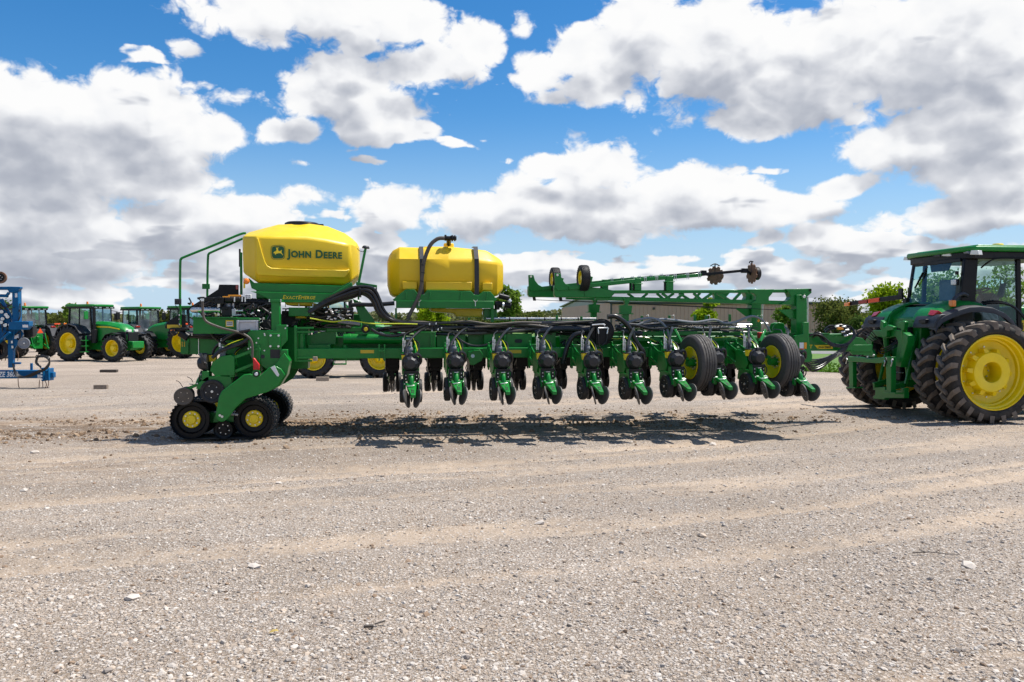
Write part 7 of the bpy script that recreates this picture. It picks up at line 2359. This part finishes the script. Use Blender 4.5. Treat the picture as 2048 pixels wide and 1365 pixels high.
bpart('info_decal', 'decal_white', lambda m: pxbox(m, 28, 669, 37, 678, YB + 0.095, 0.004), 0)
bpart('bearing_caps', 'zinc', lambda m: [m.cyl(at(x, y, YB + 0.08), at(x, y, YB - 0.02), 0.055, n=12) for x, y in ((3, 624), (12, 630), (5, 638), (15, 634), (2, 645), (10, 651), (20, 650))], 0.005)
bpart('leg_mud', 'zinc', lambda m: [pxbox(m, x, y, x + 3.5, y + 5, YB + 0.05, 0.01) for x, y in ((22, 682), (23, 692))], 0)
bpart('closing_wheel', ('grey_plastic', 'zinc'), lambda m: (m.mat(0).lathe([(0, 0.03), (0.04, 0.03), (0.05, 0.01), (0.14, 0.01), (0.15, 0.03), (0.17, 0.03), (0.178, 0.0), (0.17, -0.03), (0, -0.03)], at(48, 687, YB - 0.1), (0.1, -1, 0), 28), m.mat(1).cyl(at(48, 687, YB - 0.14), at(48, 687, YB - 0.18), 0.025, n=10)), 0)
bpart('axle_arm', 'black_metal', lambda m: m.bar(at(48, 687, YB + 0.05), at(25, 670, YB + 0.2), 0.06, 0.08, up=(0, 1, 0)), 0.01)
bpart('seed_hopper', 'black', lambda m: pxpoly(m, [(45, 653), (66, 653), (66, 672), (60, 676), (48, 676)], YB + 0.3, 0.3), 0.02)
bpart('row_wheel', 'tyre_dark', lambda m: m.lathe(tyre_prof(0.32, 0.2, 0.16), at(-4, 700, YB + 0.1), (0.2, -1, 0), 28, closed=True), 0)
bpart('marker_wheel', ('rust', 'black', 'zinc'), lambda m: (m.mat(0).lathe([(0.185, -0.05), (0.19, 0.0), (0.185, 0.05), (0.14, 0.05), (0.13, 0.02), (0.13, -0.05)], at(0.5, 555.5, YB), (0.15, -1, 0), 28, closed=True), m.mat(1).lathe([(0.13, 0.0), (0.0, 0.0)], at(0.5, 555.5, YB), (0.15, -1, 0), 24), m.mat(2), bolt_circle(m, at(0.5, 555.5, YB), (0.15, -1, 0), 0.06, 5, 0.012, 0.03)), 0)
bpart('marker_arm', 'black_metal', lambda m: m.bar(at(0, 556, YB + 0.05), at(-90, 572, YB + 0.1), 0.05, 0.06, up=(0, 1, 0)), 0.005)
for k in range(5):
    q = random.Random(70 + k)
    bpart('hydraulic_hose', 'black_soft', lambda m: m.tube(pxpath([(26, 727 + k), (29, 740 + 2 * k), (40, 752 + k), (58, 754 - k), (78, 745 - k), (92, 737 + q.uniform(-3, 2)), (99, 727 - 3 * k), (95 - 4 * k, 716 - k), (84 - 3 * k, 711 + q.uniform(-1, 4)), (74, 716 + 3 * k), (72 + k, 727), (82, 734 + k)], YB - 0.12 - 0.03 * k), 0.026 - 0.003 * k, 6, 5), 0)
bpart('support_leg', 'rust', lambda m: [m.tube(pxpath(p, YB), 0.012, 5, 3) for p in ([(36, 758), (37, 772), (39, 776)], [(79, 760), (78, 776)], [(85, 762), (86, 776)], [(90, 762), (93, 770), (90, 777)], [(97, 760), (97, 770), (94, 776)])], 0)
bpart('row_frame', 'black_metal', lambda m: (pxbox(m, -40, 664, 18, 676, YB + 0.3, 0.25), pxbox(m, -30, 676, 6, 712, YB + 0.35, 0.2)), 0.02)
for k, (x0, y0, x1, y1) in enumerate(((-8, 590, 14, 619), (4, 598, 26, 640), (-20, 640, 16, 668), (24, 640, 40, 652), (30, 660, 24, 690))):
    bpart('link_bar', 'blue', lambda m: m.bar(at(x0, y0, YB + 0.1), at(x1, y1, YB + 0.1), 0.05, 0.07, up=(0, 1, 0)), 0.006)
bpart('spring_tine', 'rust', lambda m: [m.tube(pxpath([(x, 700), (x + 3, 712), (x + 1, 722)], YB + 0.2), 0.012, 5, 3) for x in (2, 9, 34)], 0)
bpart('wiring_bundle', 'black_soft', lambda m: tangle(m, -30, 608, 40, 680, YB - 0.02, YB + 0.3, 22, 0.012, 0.024, 77, 0.5), 0, kind='stuff')
bpart('parking_jack', 'blue', lambda m: (pxbox(m, 60, 727, 64, 742, YB + 0.1, 0.08), pxbox(m, 28, 725, 40, 729, YB + 0.1, 0.1)), 0.006)
bpart('rear_frame', 'blue', lambda m: (pxbox(m, -300, 652, -40, 668, YB + 0.2, 0.3), pxbox(m, -300, 700, -150, 760, YB + 0.2, 0.3)), 0.02)
bpart('carrying_wheel', 'tyre_dark', lambda m: m.lathe(tyre_prof(0.55, 0.3, 0.3), (at(-230, 700, YB).x, YB + 0.3, 0.55), (0, -1, 0), 30, closed=True), 0)

# ------------------------------------------------------------------ timber blocks, twig, leaf, chips
def block(name, label, px, py, wpx, hpx, depth, mat, rz, cat='timber block'):
    p = gnd(px, py)
    sc = (at(px + 1, py, p.y) - at(px, py, p.y)).length
    m = MB()
    m.box(-wpx * sc / 2, wpx * sc / 2, 0, depth, 0, hpx * sc)
    o = m.build(name, M[mat], None, bevel=0.008)
    o.location = (p.x, p.y, -0.005)
    o.rotation_euler = (0, 0, rz)
    return tag(o, label, cat, 'timber blocks on the gravel')


block('timber_block', 'short grey timber block on the gravel below the blue planter tongue', 200, 779, 26, 9.5, 0.22, 'wood', 0.06)
block('timber_block', 'pale timber block lying beside the wheel of the half hidden tractor', 645, 762.5, 26, 8.5, 0.14, 'wood_pale', 0.03)
o = block('timber_plank', 'dark splintered plank lying flat on gravel in front of the yard tractors', 216, 745.5, 33, 6, 0.30, 'bark', 0.05)


M['dryleaf'] = paint('dry_leaf_tan', (0.42, 0.30, 0.08), 0.8, var=0.3, vscale=40)


def small_thing(name, label, cat, fn, mat, px, py, bevel=0.0, group=None):
    p = gnd(px, py)
    m = MB()
    fn(m)
    o = m.build(name, M[mat], None, bevel=bevel)
    o.location = (p.x, p.y, float(gheight(np.array([p.x]), np.array([p.y]))[0]) + 0.012)
    return tag(o, label, cat, group)


small_thing('twig', 'thin dry dark twig lying on the gravel at right', 'twig', lambda m: (m.tube([(-0.18, 0.06, 0.01), (-0.05, 0.02, 0.022), (0.08, -0.03, 0.015), (0.19, -0.05, 0.012)], 0.005, 6, 4, rfun=lambda t: 1.1 - 0.6 * t), m.tube([(-0.08, 0.03, 0.02), (-0.11, 0.07, 0.03)], 0.003, 5, 1)), 'bark', 1872, 1113)
small_thing('dry_leaf', 'small curled yellowish dry leaf on the lowest dirt track', 'leaf', lambda m: m.add([(-0.030, 0, 0.004), (-0.010, 0.014, 0.018), (0.02, 0.010, 0.022), (0.034, 0, 0.010), (0.014, -0.013, 0.016), (-0.013, -0.012, 0.008)], [(0, 1, 5), (1, 2, 5), (2, 4, 5), (2, 3, 4)]), 'dryleaf', 547, 1270)
small_thing('bark_chip', 'dark flat chip with square ends on the pale lower dirt track', 'chip', lambda m: m.box(-0.035, 0.03, -0.012, 0.014, 0.0, 0.016), 'bark', 738, 1258, 0.003, 'dark chips on the dirt track')
small_thing('bark_chip', 'thin tilted sliver just right of the dark square chip', 'chip', lambda m: m.bar((-0.035, -0.004, 0.004), (0.036, 0.006, 0.020), 0.018, 0.006), 'bark', 760, 1251, 0.002, 'dark chips on the dirt track')
